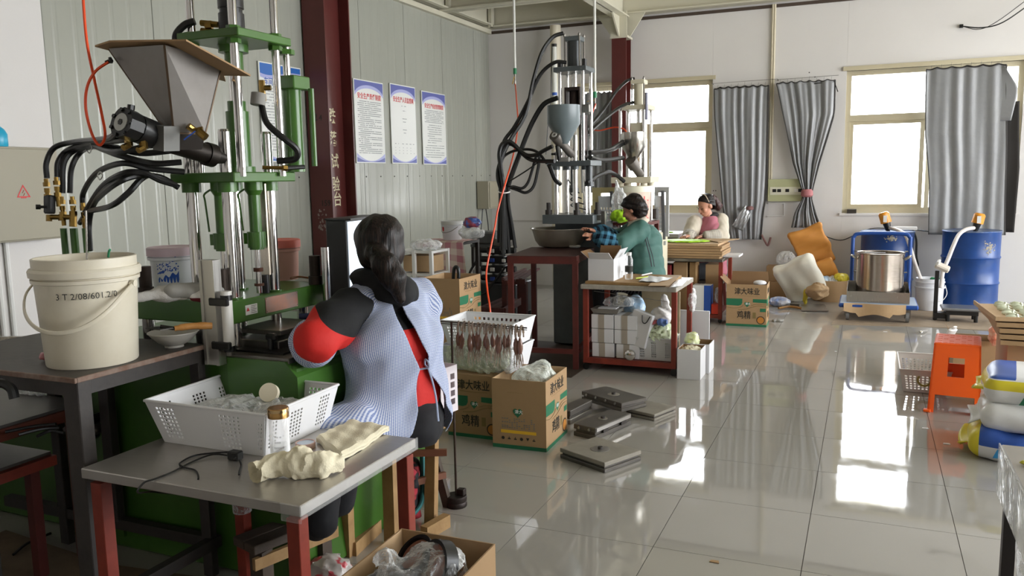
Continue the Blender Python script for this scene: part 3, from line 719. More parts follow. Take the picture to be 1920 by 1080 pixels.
for x, y, d in ((88, 355, 3.0), (107, 352, 3.0), (117, 388, hd), (137, 388, hd), (157, 400, 3.05)):
    p = Pm(x, y, d); b = B()
    for k, (dz, r) in enumerate(((.045, .009), (.03, .0135), (.005, .0115), (-.02, .014), (-.04, .01))): b.cyl(p+V((0, 0, dz-.018)), p+V((0, 0, dz)), r, n=6 if k % 2 else 10)
    b.cyl(p-V((0, 0, .08)), p, .009, n=10)
    b.o('hose_fitting', brass, gp)
b = B(); b.cyl(Pm(95, 407, 3.0), Pm(140, 407, 3.0), .011, n=10).cyl(Pm(92, 403, 3.0), Pm(92, 415, 3.0), .012, n=6).cyl(Pm(116, 402, 3.0), Pm(116, 414, 3.0), .014, n=6).cyl(Pm(137, 396, 3.0), Pm(137, 425, 3.0), .015, n=6).o('manifold', brass, gp)
B().bar(Pm(93, 366, 3.0), Pm(93, 401, 3.0), .04, .035, bev=.006).o('valve_block', M('grey valve body', '#3b3d40', .5), gp)
B().cyl(Pm(85, 388, 2.98), Pm(76, 388, 2.97), .006, n=10).cyl(Pm(76, 388, 2.97), Pm(67, 388, 2.96), .0105, n=14).o('valve_knob', black_pl, gp)
reflect_glow_m = M('window reflection glow', '#dfeaf5', .1); reflect_glow_m.node_tree.nodes['Principled BSDF'].inputs['Emission Color'].default_value = (.75, .87, 1, 1); reflect_glow_m.node_tree.nodes['Principled BSDF'].inputs['Emission Strength'].default_value = .45  # emission stands in for the window mirrored in the glossy panel
# control box on the far side; its face glows like a reflected window
q = P(648, 413, 3.62); RX = Matrix.Translation((q.x, q.y, 0)) @ Matrix.Rotation(math.radians(7.5), 4, 'Z')
B().box(-.1, 0, 0, .34, 1.05, q.z, bev=.003, X=RX).box(-.1, .03, -.01, .36, q.z, q.z+.008, X=RX).box(-.08, -.03, .05, .12, .885, 1.05, X=RX).o('control_box', black_pl, gp)
B().box(0, .004, .012, .328, 1.08, q.z-.008, X=RX).o('glowing_panel_face', reflect_glow_m, gp, ang=None)
# things lying on or by the press
oh = T('air_hose', 'bright orange air hose hanging from above in a loop to the steel hopper', 'hose', (-2.6, 2.3, 1.7))
B().tube([P(154, -60, 2.9), P(156, 0, 2.9), P(163, 80, 2.9), P(177, 150, 2.9), P(191, 215, 2.88), P(197, 255, 2.86), P(186, 272, 2.84), P(172, 250, 2.83), P(161, 205, 2.82), P(163, 165, 2.81), P(178, 135, 2.81), P(203, 116, 2.82)], .0048, n=8, per=8).o('tube', orange_hose, oh)
B().cyl(P(198, 118, 2.82), P(211, 112, 2.83), .007, n=8).cyl(P(206, 108, 2.82), P(209, 118, 2.82), .006, n=6).o('coupling', black_pl, oh)
lid = [P(178, 88, 2.86), P(206, 79, 2.76), P(349, 77, 2.6), P(470, 143, 2.88), P(420, 142, 2.98)]
lb = B(); far = [lid[0]+V((-.05, .3, 0)), lid[1]+V((-.05, .34, 0)), lid[4]+V((-.12, .14, 0.0))]
tp = [lid[0], lid[1], lid[2], lid[3], lid[4], far[2]]
cc = sum(tp, V())/len(tp); up_ = V((0, 0, .006))
lb.add([p for p in tp]+[p+up_ for p in tp], [(0, 1, 2, 3, 4, 5), (6, 7, 8, 9, 10, 11)]+[(i, (i+1) % 6, 6+(i+1) % 6, 6+i) for i in range(6)])
lb.o('hopper_cover', card, None, 'cardboard sheet laid over the mouth of the steel hopper as a lid', 'cardboard', ang=None)
# pail with blue print and pink pail at the back of the platen
def pail(name, label, x, y, z, rb, rt, h, body, lidm=None, handle=None, group=None, n=40, lid_h=.03):
    t = T(name, label, 'bucket', (x, y, z), group=group)
    b = B(); b.lathe([(rb*.9, .004), (rb, .0), (rb+.002, .004), (rt, h), (rt-.004, h), (rb-.004, .008), (.001, .008)], (x, y, z), n); b.o('body', body, t)
    B().lathe([(rt, h-.05), (rt+.006, h-.048), (rt+.007, h-.036), (rt+.001, h-.034)], (x, y, z), n).o('rim_band', body, t)
    if lidm:
        B().lathe([(rt+.006, h-lid_h), (rt+.009, h-lid_h), (rt+.009, h+.004), (rt+.002, h+.008), (rt-.01, h+.002), (.001, h+.002)], (x, y, z), n).o('lid', lidm, t)
    return t
pink_lid = M('pinkish lid', '#d3bcc4', .45); pw_m = M('white pail', '#d8d9dd', .4)
q = PZ(306, 548, 1.112); pb = pail('plastic_pail', 'white plastic pail with pinkish lid and blue spray print on the press', q.x-.06, q.y+.12, 1.112, .082, .095, .18, pw_m, pink_lid)
x_, y_ = q.x-.06, q.y+.12
b = B(); n_ = 18; a0 = math.radians(-88); a1 = math.radians(-28)
rr = lambda z: .082+.013*(z/.18)+.0012
vs = []
random.seed(3)
for i in range(n_+1):
    a = a0+(a1-a0)*i/n_; tz = .05+.03*i/n_
    for z in (.035+.006*math.sin(i*.35), tz+.008*math.sin(i*1.1)): vs.append((x_+rr(z)*math.cos(a), y_+rr(z)*math.sin(a), 1.112+z))
b.add(vs, [(2*i, 2*i+2, 2*i+3, 2*i+1) for i in range(n_)])
for k in range(90):
    a = a0+(a1-a0)*random.random(); z = .075+random.random()**2*.06+.015*(a-a0); s_ = .0016+.002*random.random()
    c_ = V((x_+rr(z)*math.cos(a), y_+rr(z)*math.sin(a), 1.112+z)); tg = V((-math.sin(a), math.cos(a), 0))*s_
    b.quad(c_-tg-V((0, 0, s_)), c_+tg-V((0, 0, s_*.7)), c_+tg*.6+V((0, 0, s_)), c_-tg+V((0, 0, s_*.5)))
b.o('blue_spray_print', blue_ink, pb, ang=None, fix=False)
q = PZ(528, 526, 1.112); pk = M('pink pail plastic', '#d9a79b', .4)
pp = pail('plastic_pail', 'pink plastic pail with salmon lid behind the chrome tie bars', q.x-.03, q.y+.05, 1.112, .07, .08, .185, pk, M('salmon lid', '#e0786c', .4))
B().tube([P(500, 456, 3.72), P(497, 475, 3.7), P(505, 488, 3.66), P(520, 470, 3.66)], .002, n=6).o('handle', M('wire', '#8f8a82', .4, .8), pp)
# gloves on the platen
glove_m = M('cotton glove', '#cfccc8', .9, bump=(220, .3)); glove_d = M('maroon cuff', '#6a1c22', .9)
def glove(name, label, c, rz, m, sp=1.0, thumb=1):
    R = Matrix.Rotation(rz, 3, 'Z'); p = lambda *q: tuple(V(c)+R @ V(q))
    fs = [ell((0, 0, 0), (.052, .042, .02)), ell((-.06, 0, .002), (.05, .034, .018))]
    for k, (dy, L) in enumerate(((-.033, .062), (-.012, .078), (.01, .082), (.031, .07))): fs.append(cone((.03, dy*.8, .003), (.03+L, dy*1.5*sp, -.006+.004*(k % 2)), .0115, .0095))
    fs.append(cone((0, -.03*thumb, .0), (.045, -.075*thumb, -.006), .014, .0105))
    f0 = smin(fs, .012); f = lambda Q: crumple(f0, 60, .003, 5)(((Q-np.array(c)) @ np.array(R))/np.array((1, 1, 1.75)))
    b = O(f, V(c)-V((.15, .15, .07)), V(c)+V((.15, .15, .07)), .0055)
    return b.o(name, m, None, label, 'glove', 'work gloves on the press platen')
q = PZ(314, 551, 1.15); glove('work_glove', 'grey white cotton glove with spread fingers on the green platen', q, math.radians(215), glove_m)
q = PZ(352, 547, 1.16); glove('work_glove', 'grey cotton glove folded over behind the spread glove', q+V((0, .03, 0)), math.radians(40), M('grey cotton', '#a9a8a4', .9), .7, -1)
q = PZ(378, 556, 1.14)
b = O(crumple(smin([cone(q+V((-.03, 0, 0)), q+V((.05, .03, .0)), .024, .026), cone(q+V((-.01, .01, .02)), q+V((.005, .02, .075)), .014, .011)], .02), 50, .004, 2), q-V((.1, .1, .05)), q+V((.12, .12, .12)), .006)
zc = q.z
b = cut(b, lambda Q: zc-.004-Q[:, 2], inside=1); b.o('work_glove', [M('white cotton', '#dedddb', .9), glove_d], None, 'white cotton glove with dark red cuff beside the aluminium post', 'glove', 'work gloves on the press platen')
# screwdriver shafts etc. on the far end of the platen
B().tube([PZ(545, 522, 1.125), PZ(560, 519, 1.125), PZ(578, 521, 1.125)], .005, n=6).o('tool', M('rusty tool', '#8a5b3b', .6, .4), None, 'small rusty tool lying behind the pink pail on the platen', 'tool')
# ================================================================== foreground: tables and what stands on them
# black steel table
bt = T('work_table', 'blackened steel table with rusty top edge carrying the ivory pail', 'table', (-2.8, 2.15, 0))
top_m = M('worn dark table top', '#4a443f', .5, n=(7, .6, '#35302c', 7), bump=(30, .1))
rust = M('rusty edge', '#6b4733', .75, n=(20, .5, '#8f8176', 6))
B().box(-3.25, -2.36, 1.835, 2.43, .937, .95).o('tabletop', top_m, bt, ang=None)
B().box(-3.25, -2.352, 1.83, 1.84, .934, .952, bev=.002).box(-2.362, -2.352, 1.84, 2.435, .934, .952, bev=.002).o('rusty_edge', rust, bt)
for x0_, x1_, y0_, y1_ in ((-3.23, -2.375, 1.845, 1.88), (-3.23, -2.375, 2.39, 2.425), (-2.4, -2.365, 1.88, 2.39), (-3.25, -3.215, 1.88, 2.39)): B().box(x0_, x1_, y0_, y1_, .885, .937).o('rail', black_steel, bt, ang=None)
for x, y, w in ((-2.435, 1.845, .073), (-2.415, 2.38, .05), (-2.94, 1.845, .05), (-3.24, 2.38, .05), (-2.93, 2.38, .055)):
    B().box(x, x+w, y, y+w*.75, 0 if x != -2.93 else .155, .935, bev=.003).o('leg', black_steel, bt)
B().box(-3.6, -2.35, 2.385, 2.425, .12, .165).o('stretcher', black_steel, bt, ang=None)
B().box(-2.39, -2.35, 1.88, 2.39, .12, .165).o('stretcher', black_steel, bt, ang=None)
K = 1.12; BX, BY = -2.535, 2.055
# ivory pail
bk = pail('plastic_pail', 'large ivory plastic pail with wire-hung handle and printed numbers on the black table', BX, BY, .951, .148, .168, .342, bucket_m)
c_ = (BX, BY, .951)
B().lathe([(a*K, b_*K) for a, b_ in [(.146, .3), (.15, .302), (.1505, .335), (.146, .337), (.143, .335), (.143, .3)]], c_, 48).o('neck_ring', bucket_m, bk)
B().lathe([(.001, .31*K), (.1425*K, .312*K)], c_, 48).o('inner_lid', M('inner lid', '#d9d6cb', .4), bk)
B().lathe([(a*K, b_*K) for a, b_ in [(.153, .278), (.1605, .28), (.162, .298), (.157, .306), (.15, .306)]], c_, 48).o('lip', bucket_m, bk)
pts = []
u = V((math.cos(math.radians(196)), math.sin(math.radians(196)), 0)); w2 = V((math.cos(math.radians(16)), math.sin(math.radians(16)), 0)); fr = V((.33, -.94, 0))
A_, C_ = V(c_)+u*.163*K+V((0, 0, .268*K)), V(c_)+w2*.16*K+V((0, 0, .25*K))
for i in range(13):
    t_ = i/12*PI; mid = (A_+C_)/2
    pts.append(mid+(A_-mid)*math.cos(t_)+fr*(.185*K*math.sin(t_)**.7)+V((0, 0, -.135*K*math.sin(t_))))
B().tube(pts, .008, n=8, per=3, flat=.5).o('handle', bucket_m, bk)
B().cyl(A_-u*.012, A_+u*.006, .012, n=12).o('handle_lug', bucket_m, bk); B().cyl(C_-w2*.012, C_+w2*.006, .012, n=12).o('handle_lug', bucket_m, bk)
textcyl('3 T 2/08/601.2/0', c_, .1495*K, .951+.218*K, math.radians(-74), .03, dark_ink, bk, .98, 'printed_code')
B().tube([P(203, 482, 2.85), P(204, 473, 2.84), P(206, 468, 2.83)], .004, n=6).o('green_tie', M('green tie', '#2f8f63', .5), bk)
b = B(); b.cyl(P(163, 488, 2.78), P(161, 395, 2.78), .003, n=6).o('thin_rod', steel, None, 'thin steel rod standing upright in the ivory pail', 'rod')
# bowl with trowel
c_ = (-2.445, 2.345, .951); bw = T('bowl', 'small white enamel bowl on the far corner of the black table', 'bowl', c_)
B().lathe([(.031, 0), (.035, .0), (.035, .008), (.058, .02), (.08, .042), (.092, .058), (.095, .058), (.094, .061), (.089, .059), (.076, .042), (.054, .022), (.001, .014)], c_, 40).o('body', M('grey white enamel', '#b5b1a8', .35), bw)
tw = T('trowel', 'trowel with round wooden handle resting across the enamel bowl', 'tool', (-2.05, 2.0, 1.11))
hd_, he_ = P(327, 616, 3.05), P(397, 611, 3.12)
B().tube([hd_, (hd_*2+he_)/3+V((0, 0, .004)), (hd_+he_*2)/3+V((0, 0, .004)), he_], [.01, .013, .0125, .014, .013], n=12).o('handle', M('varnished handle', '#b78245', .45, n=(30, .5, '#9a682f')), tw)
B().tube([P(300, 612, 3.03), hd_], .007, n=8, per=1).bar(P(285, 614, 3.08), P(313, 617, 3.0), .05, .003).o('blade', M('dark blade', '#33302d', .4, .8), tw)
wr = O(ridged(ell(PZ(84, 668, .968), (.018, .02, .016)), 90, .008, 4), PZ(84, 668, .968)-V((.04,)*3), PZ(84, 668, .968)+V((.04,)*3), .005)
wr.o('wrapper', M('pink wrapper', '#c39aa0', .5, n=(40, .4, '#a23b3b')), None, 'small crumpled pink wrapper behind the ivory pail', 'wrapper')
# dark lower bench on the left, with two shelves and machine parts below
lb_ = T('bench', 'low red edged bench with grey sheet top left of the black table', 'bench', (-3.5, 1.9, 0))
sheet = M('scuffed grey sheet', '#5f5b57', .4, .3, n=(6, .6, '#4b4744', 6))
B().box(-4.3, -2.97, 1.5, 2.36, .672, .684).o('tabletop', sheet, lb_, ang=None)
B().box(-3.0, -2.955, 1.5, 2.36, .625, .672).o('rail', M('red edge rail', '#74331f', .55, n=(9, .5, '#4d2a1d')), lb_, ang=None)
B().box(-4.1, -3.0, 1.55, 2.2, .5, .512).o('shelf', sheet, lb_, ang=None)
B().box(-4.1, -2.98, 2.17, 2.2, .46, .5).box(-3.0, -2.97, 1.55, 2.2, .46, .5).o('shelf_rail', redoxide, lb_, ang=None)
B().box(-3.9, -3.25, 1.6, 2.0, .28, .29).o('shelf', sheet, lb_, ang=None)
for x, y in ((-3.03, 2.13), (-3.3, 1.9), (-4.0, 2.1), (-4.0, 2.33), (-3.03, 2.33)): B().box(x-.02, x+.02, y-.02, y+.02, 0, .66 if y > 2.2 else .49).o('leg', darkred, lb_, ang=None)
B().tube([P(-10, 717, 2.75), P(8, 720, 2.75), P(22, 730, 2.75), P(27, 747, 2.75)], .016, n=10).o('hook', rubber, None, 'black curved hose end hanging under the black table front', 'hose')
b = O(ridged(rbox(PZ(70, 727, .708), (.07, .05, .022), .01), 40, .006, 2), PZ(70, 727, .708)-V((.12, .12, .06)), PZ(70, 727, .708)+V((.12, .12, .06)), .008); b.o('plastic_tray', milky_bag, None, 'milky plastic tray on the grey bench under the black table', 'tray')
b = B()
for pts in ([(10, 810, 3.05), (60, 800, 3.1), (105, 795, 3.1)], [(35, 815, 3.0), (75, 805, 3.05), (110, 802, 3.1)], [(70, 818, 3.0), (95, 808, 3.05), (120, 812, 3.05)]): b.tube([P(*p) for p in pts], .006, n=6)
b.o('loose_hose', rubber, None, 'black hoses lying on the lower bench shelf', 'hoses', kind='stuff')
for k, (x, y) in enumerate(((188, 782), (196, 800), (180, 812), (150, 795))): q = PY(x, y, 2.44); B().cyl(q, q-V((0, .05, 0)), .022, n=10).cyl(q-V((0, .05, 0)), q-V((-.01, .08, 0)), .013, n=6).o('oil_port', steel_gy if k % 2 else black_pl, gp)
# stainless tray on the far left
sk = T('sink', 'stainless steel sink unit at the left edge beside the white wall', 'sink', (-3.9, 2.4, 0))
sq = [PZ(-100, 680, .72), PZ(86, 641, .72), PZ(80, 629, .72), PZ(-140, 632, .72)]
hsq = [p+(sum(sq, V())/4-p)*.12 for p in sq]
b = B()
for i in range(4):
    j = (i+1) % 4; b.quad(sq[i], sq[j], hsq[j], hsq[i]); b.quad(hsq[i], hsq[j], hsq[j]-V((0, 0, .05)), hsq[i]-V((0, 0, .05))); b.quad(sq[i], sq[j], sq[j]-V((0, 0, .03)), sq[i]-V((0, 0, .03)))
b.quad(*[p-V((0, 0, .05)) for p in hsq]); b.o('basin', steel, sk, ang=None)
for p in sq: B().cyl((p.x*.995, p.y, .5), (p.x*.995, p.y, .69), .02, n=8).o('leg', steel, sk)
cbm = PZ(12, 652, .671); B().lathe([(.001, 0), (.02, 0), (.024, .004)], cbm, 20).o('drain', chrome, sk)
# electric cabinet on the wall, conduits and blue bottle
ec = T('electric_cabinet', 'beige wall cabinet with red lightning triangle sticker', 'cabinet', (-5.1, 3.3, 1.225))
cab_m = M('beige cabinet enamel', '#98927f', .45)
B().box(-5.15, -5.02, 2.4, 3.93, 1.225, 1.83, bev=.004).o('body', cab_m, ec)
B().box(-5.02, -5.0, 2.42, 3.91, 1.235, 1.818, bev=.004).o('door', cab_m, ec)
q = PX(44, 362, -4.999); tri(q, (0, 1, 0), (0, 0, 1), .055, red_ink, ec, .74)
b = B().bar(q+V((.001, .004, .02)), q+V((.001, -.008, -.0)), .006, .0005).bar(q+V((.001, -.008, 0)), q+V((.001, .008, .0)), .004, .0005).bar(q+V((.001, .008, .0)), q+V((.001, -.002, -.018)), .005, .0005); b.o('lightning_mark', red_ink, ec)
b = B()
for k in range(3): b.box(q.x+.0005, q.x+.001, q.y-.018+.013*k, q.y-.009+.013*k, q.z-.034, q.z-.026)
b.o('danger_lettering', red_ink, ec, ang=None)
for k, y in enumerate((3.53, 3.6)): B().cyl((-5.15, y, 0), (-5.15, y, 1.23), .016, n=8).o('wall_conduit', white_pl, None, ('white plastic conduit below the beige cabinet, nearer the corner' if k else 'white plastic conduit below the beige cabinet, nearer the sink'), 'pipe')
bb = T('spray_bottle', 'bright blue plastic bottle on top of the beige wall cabinet', 'bottle', PX(0, 277, -5.1))
q = PX(-2, 278, -5.1); B().lathe([(.05, 0), (.055, .01), (.055, .08), (.04, .11), (.018, .13), (.018, .15)], (q.x, q.y, 1.83), 20).o('body', M('cyan plastic', '#2aa5c9', .3), bb); B().lathe([(.02, .15), (.02, .175), (.001, .175)], (q.x, q.y, 1.83), 14).o('cap', white_pl, bb)
# stainless table on red legs
st = T('stainless_table', 'low table with stainless sheet top and red square legs, film on its edges', 'table', (-1.86, 2.1, 0))
ss = brushed('scratched stainless', '#b5b1ac', .32, (3, 30, 3)); ss.node_tree.nodes['Principled BSDF'].inputs['Metallic'].default_value = .7
B().box(-2.305, -1.435, 1.785, 2.435, .636, .67, bev=.003).o('tabletop', ss, st)
B().box(-2.2, -1.54, 1.87, 2.35, .6, .636).o('apron', darkred, st, ang=None)
for x, y in ((-2.285, 1.8), (-1.5, 1.8), (-2.225, 2.37), (-1.48, 2.37)):
    lg = B().box(x, x+.045, y, y+.045, 0, .62, bev=.002).o('leg', redoxide, st)
    if x == -2.225: B().lathe([(.036, .3), (.038, .36), (.034, .42), (.038, .5), (.035, .56)], (x+.022, y+.022, 0), 10).o('film_wrap', clear_bag, lg)
b = B(); b.box(-1.433, -1.429, 1.785, 2.44, .63, .672).box(-1.5, -1.43, 1.779, 1.783, .62, .672); b.o('protective_film', Mclear('cling film', '#e8e8e6', .02, .15, (18, .25), .12), st, ang=None)
# white crate with perforated sides
def crate(name, label, corners_b, corners_t, z0, z1, th, holes, mat, parent_label='crate', group=None, rim=.012):
    """tapered box: corners counter-clockwise; holes[i] list of holes for side i, in fractions of its width and metres of height"""
    c = [V((*p, z0)) for p in corners_b]; t = [V((*p, z1)) for p in corners_t]; m = sum(c, V())/4
    o = T(name, label, parent_label, m, group=group)
    for i in range(4):
        j = (i+1) % 4; L = (c[j]-c[i]).length; u = (c[j]-c[i]).normalized(); v = ((t[i]+t[j])-(c[i]+c[j])); v = v-u*v.dot(u); hgt = v.length/2; v.normalize()
        ct = ((t[i]+t[j])-(c[i]+c[j]))/2; sh = ct.dot(u)
        h = [(a*L, bb_*L, y0_, y1_) for a, bb_, y0_, y1_ in holes[i]]
        b = B(); b.holed(c[i], u, v, L, hgt, th, h)
        # fan the panel out to the wider rim
        k0, k1 = (t[i]-c[i]).dot(u), (t[j]-c[j]).dot(u)
        nv = []
        for p in b.v:
            p = V(p); f_ = (p-c[i]).dot(v)/hgt; s_ = (p-c[i]).dot(u)/L; nv.append(tuple(p+u*(f_*(k0*(1-s_)+k1*s_))))
        b.v = nv; b.o('side_panel', mat, o, ang=None)
    b = B(); b.quad(*c); b.quad(*[p+V((0, 0, th)) for p in c]); b.o('bottom', mat, o, ang=None)
    b = B()
    for i in range(4): b.bar(t[i]+(t[i]-t[(i+1) % 4]).normalized()*rim*.5, t[(i+1) % 4]+(t[(i+1) % 4]-t[i]).normalized()*rim*.5, rim, rim*.8, bev=.003)
    b.o('rim', mat, o)
    return o
def hgrid(x0_, x1_, nx, y0_, y1_, ny, fx=.55, fy=.6):
    r = []; dx = (x1_-x0_)/nx; dy = (y1_-y0_)/ny
    for i in range(nx):
        for j in range(ny): r.append((x0_+dx*(i+.5-fx/2), x0_+dx*(i+.5+fx/2), y0_+dy*(j+.5-fy/2), y0_+dy*(j+.5+fy/2)))
    return r
fs = hgrid(.07, .24, 5, .02, .135, 8)+hgrid(.62, .8, 5, .012, .135, 9)+hgrid(.94, .985, 2, .02, .12, 7)
rs = hgrid(.03, .15, 3, .02, .12, 7)+hgrid(.32, .5, 4, .02, .125, 8)+hgrid(.74, .9, 4, .02, .135, 8)
cr_ = crate('plastic_crate', 'white plastic crate with perforated sides holding clear bags on the stainless table', [(-2.255, 2.09), (-1.815, 2.09), (-1.83, 2.46), (-2.27, 2.46)], [(-2.315, 2.07), (-1.785, 2.07), (-1.795, 2.49), (-2.33, 2.49)], .671, .82, .003, [fs, rs, fs, rs], M('white crate plastic', '#e4e4e6', .4), 'crate')
for k, (p, r, lb) in enumerate((((-2.1, 2.28, .735), (.15, .14, .06), 'crumpled clear plastic bag filling the left half of the white crate'), ((-1.93, 2.32, .735), (.1, .13, .05), 'crumpled clear plastic bag at the right of the white crate'))):
    b = O(ridged(ell(p, r), 26, .03, k), V(p)-V((.2, .2, .055)), V(p)+V((.2, .2, .12)), .012)
    b.v = [(min(max(x, -2.24), -1.84), min(max(y, 2.11), 2.43), max(z, .68)) for x, y, z in b.v]
    b.o('plastic_bag', clear_bag, None, lb, 'bag', 'clear bags in the white crate')
q = PZ(517, 762, .77); cp = T('bottle_cap', 'round cream plastic cap leaning on the rim inside the white crate', 'cap', (q.x-.03, q.y+.04, .76))
B().cyl((q.x-.05, q.y+.035, .805), (q.x-.043, q.y+.015, .815), .035, n=28).o('disc', M('cream cap', '#e6ddc4', .4), cp)
# glass bottle with gold lid
gb = T('glass_bottle', 'clear glass bottle with a brushed gold screw lid beside the white crate', 'bottle', (-1.735, 2.1, .67)); c_ = (-1.735, 2.075, .671)
B().lathe([(.001, .0), (.029, .0), (.032, .004), (.032, .135), (.028, .145), (.028, .15), (.0255, .15), (.0255, .144), (.0295, .134), (.0295, .012), (.001, .01)], c_, 36).o('body', clear_film, gb)
B().lathe([(.0265, .146), (.034, .147), (.034, .176), (.032, .179), (.001, .179)], c_, 36).o('lid', M('brushed gold', '#b08a56', .25, 1), gb)
B().lathe([(.0345, .166), (.0347, .171), (.0345, .176)], c_, 36).o('lid_band', M('pale gold', '#d9b98a', .15, 1), gb)
for k in range(3): textcyl(('* o o *', 'ooo', 'ooooo')[k], c_, .032, .671+.085-.018*k, math.radians(-85+4*(k == 1)), .012, grey_ink, gb, 1, 'bottle_print')
B().lathe([(.001, .012), (.029, .012), (.029, .055), (.001, .055)], c_, 30).o('water', Mclear('water', '#eef2f2', .08, .02), gb)
# towels, tape roll, cable
tm = M('cream towel', '#e8dfc3', .9, bump=(160, .25))
cy = [PZ(465, 892, .7), PZ(515, 872, .71), PZ(560, 868, .715), PZ(600, 872, .71), PZ(634, 866, .7)]
f0 = smin([ecap(cy[0], cy[1], (.032, .022), (.03, .026), (0, 0, 1)), ecap(cy[1], cy[2], (.03, .026), (.045, .036), (0, 0, 1)), ecap(cy[2], cy[3], (.045, .036), (.038, .03), (0, 0, 1)), ecap(cy[3], cy[4], (.036, .024), (.034, .02), (0, 0, 1))], .02)
b = O(ridged(f0, 34, .012, 11), (-1.86, 1.88, .66), (-1.42, 2.2, .79), .0055); b.v = [(x, y, max(z, .6715)) for x, y, z in b.v]
b.o('wrapped_towel', tm, None, 'crumpled cream towel bundle at the front edge of the stainless table', 'towel')
ft = [PZ(593, 828, .675), PZ(640, 866, .675), PZ(730, 806, .675), PZ(655, 795, .675)]
def towel(u, v, zz):
    p = ft[0]*(1-u)*(1-v)+ft[1]*u*(1-v)+ft[2]*u*v+ft[3]*(1-u)*v; w = (min(u, 1-u)*14 > 1)
    return p+V((.003*math.sin(9*v+4*u), .003*math.sin(11*u), zz+.0025*math.sin(14*u+6*v)+.002*math.sin(23*v)))
b = B(); n = 22; top = [[towel(i/n, j/n, .02 if 0 < i < n and 0 < j < n else .012) for i in range(n+1)] for j in range(n+1)]
b.grid(lambda u, v: towel(u, v, .022 if 0 < u < 1 and 0 < v < 1 else .014), n, n)
for lo_, hi_ in ((0, .007), (.0075, .0145)):
    ring = [(i/n, 0) for i in range(n)]+[(1, j/n) for j in range(n)]+[(1-i/n, 1) for i in range(n)]+[(0, 1-j/n) for j in range(n)]
    bs = [towel(u, v, 0)*1 for u, v in ring]; k = len(bs)
    b.add([(p.x, p.y, p.z-.003+lo_) for p in bs]+[(p.x, p.y, p.z-.0005+hi_) for p in bs], [(i, (i+1) % k, k+(i+1) % k, k+i) for i in range(k)])
b.o('folded_towel', tm, None, 'flat folded cream towel at the right of the stainless table', 'towel')
tr_ = T('tape_roll', 'small roll of tape with pale blue face beside the towels', 'tape', PZ(573, 838, .67)); q = PZ(573, 838, .67)
B().lathe([(.03, 0), (.034, .0), (.034, .018), (.03, .018)], q, 28, close=True).o('roll', M('pinkish tape', '#c9a79b', .5), tr_); B().lathe([(.001, .014), (.0295, .0155)], q, 24).o('core_disc', M('pale blue disc', '#b9c6d6', .3), tr_)
cb_ = T('power_cable', 'thin black cable with plug adapter lying across the stainless table', 'cable', PZ(400, 880, .67))
z = .674
B().tube([PZ(440, 856, z), PZ(400, 852, z+.004), PZ(360, 866, z), PZ(325, 884, z), PZ(290, 898, z), PZ(270, 905, z), V(PZ(272, 905, z))+V((0, -.03, -.02)), P(285, 922, 2.62), P(330, 925, 2.6), P(362, 910, 2.58), PZ(372, 897, z), PZ(366, 882, z), PZ(345, 876, z), PZ(338, 868, z), PZ(370, 853, z), PZ(435, 847, z)], .003, n=6, per=7).o('cord', rubber, cb_)
q = PZ(441, 862, .67); B().box(q.x-.022, q.x+.022, q.y-.015, q.y+.018, .671, .7, bev=.004).cyl((q.x+.015, q.y-.012, .685), (q.x+.02, q.y-.03, .685), .003, n=6).o('adapter', black_pl, cb_)
B().tube([PZ(449, 862, .69), PZ(452, 872, .676), PZ(449, 882, .676), PZ(448, 890, .676)], .003, n=6).o('plug_lead', rubber, cb_)
# wooden footrest
fr_ = T('footrest', 'rough dark wooden footrest under the stainless table', 'footrest', (-1.95, 2.4, 0))
e0, e1 = PZ(477, 1025, .25), PZ(634, 963, .25); dr = (e1-e0).normalized(); nn = V((-dr.y, dr.x, 0))
for k in range(2):
    o_ = nn*(.003+.075*k); B().bar(e0+o_+nn*.035-V((0, 0, .02)), (e1 if k == 0 else e0+dr*.24)+o_+nn*.035-V((0, 0, .02)), .07, .035, bev=.003).o('plank', wood_dk, fr_)
B().bar(e0+nn*.04+dr*.05-V((0, 0, .25)), e0+nn*.04+dr*.05-V((0, 0, .04)), .06).o('leg', wood_dk, fr_); B().bar(e1+nn*.04-dr*.06-V((0, 0, .25)), e1+nn*.04-dr*.06-V((0, 0, .04)), .06).o('leg', wood_dk, fr_)
B().bar(e0-V((0, 0, .075))+nn*.012, e1-V((0, 0, .075))+nn*.012, .02, .045).o('side_board', wood, fr_)
# stool of raw timber
sl = T('wooden_stool', 'raw timber stool under the woman in the apron', 'stool', (-1.85, 3.05, 0))
s0, s1 = PZ(758, 813, .47), PZ(837, 780, .47); dr = (s1-s0).normalized(); nn = V((-dr.y, dr.x, 0)); s0 = s0-dr*.12
B().add([s0, s1, s1+nn*.15, s0+nn*.15]+[p+V((0, 0, .022)) for p in (s0, s1, s1+nn*.15, s0+nn*.15)], [(0, 1, 2, 3), (4, 5, 6, 7), (0, 1, 5, 4), (1, 2, 6, 5), (2, 3, 7, 6), (3, 0, 4, 7)]).o('seat', wood, sl, ang=None)
B().bar(s0+nn*.02-V((0, 0, .03)), s1+nn*.02-V((0, 0, .03)), .025, .06).o('apron', wood, sl, ang=None); B().bar(s1+nn*.02-dr*.02-V((0, 0, .03)), s1+nn*.13-dr*.02-V((0, 0, .03)), .025, .06).o('apron', wood, sl, ang=None)
for tp_, bt_, w, m in ((s1+nn*.03-dr*.07, PZ(808, 985, 0), .052, wood), (s1+nn*.12-dr*.02, PZ(840, 950, 0), .04, wood_dk), (s0+nn*.03+dr*.05, PZ(735, 1022, 0), .055, wood), (PZ(645, 905, .35)+V((0, 0, .1)), PZ(650, 1040, 0), .06, wood)):
    B().bar(bt_, tp_-V((0, 0, .005)), w, w*.7).o('leg', m, sl, ang=None)
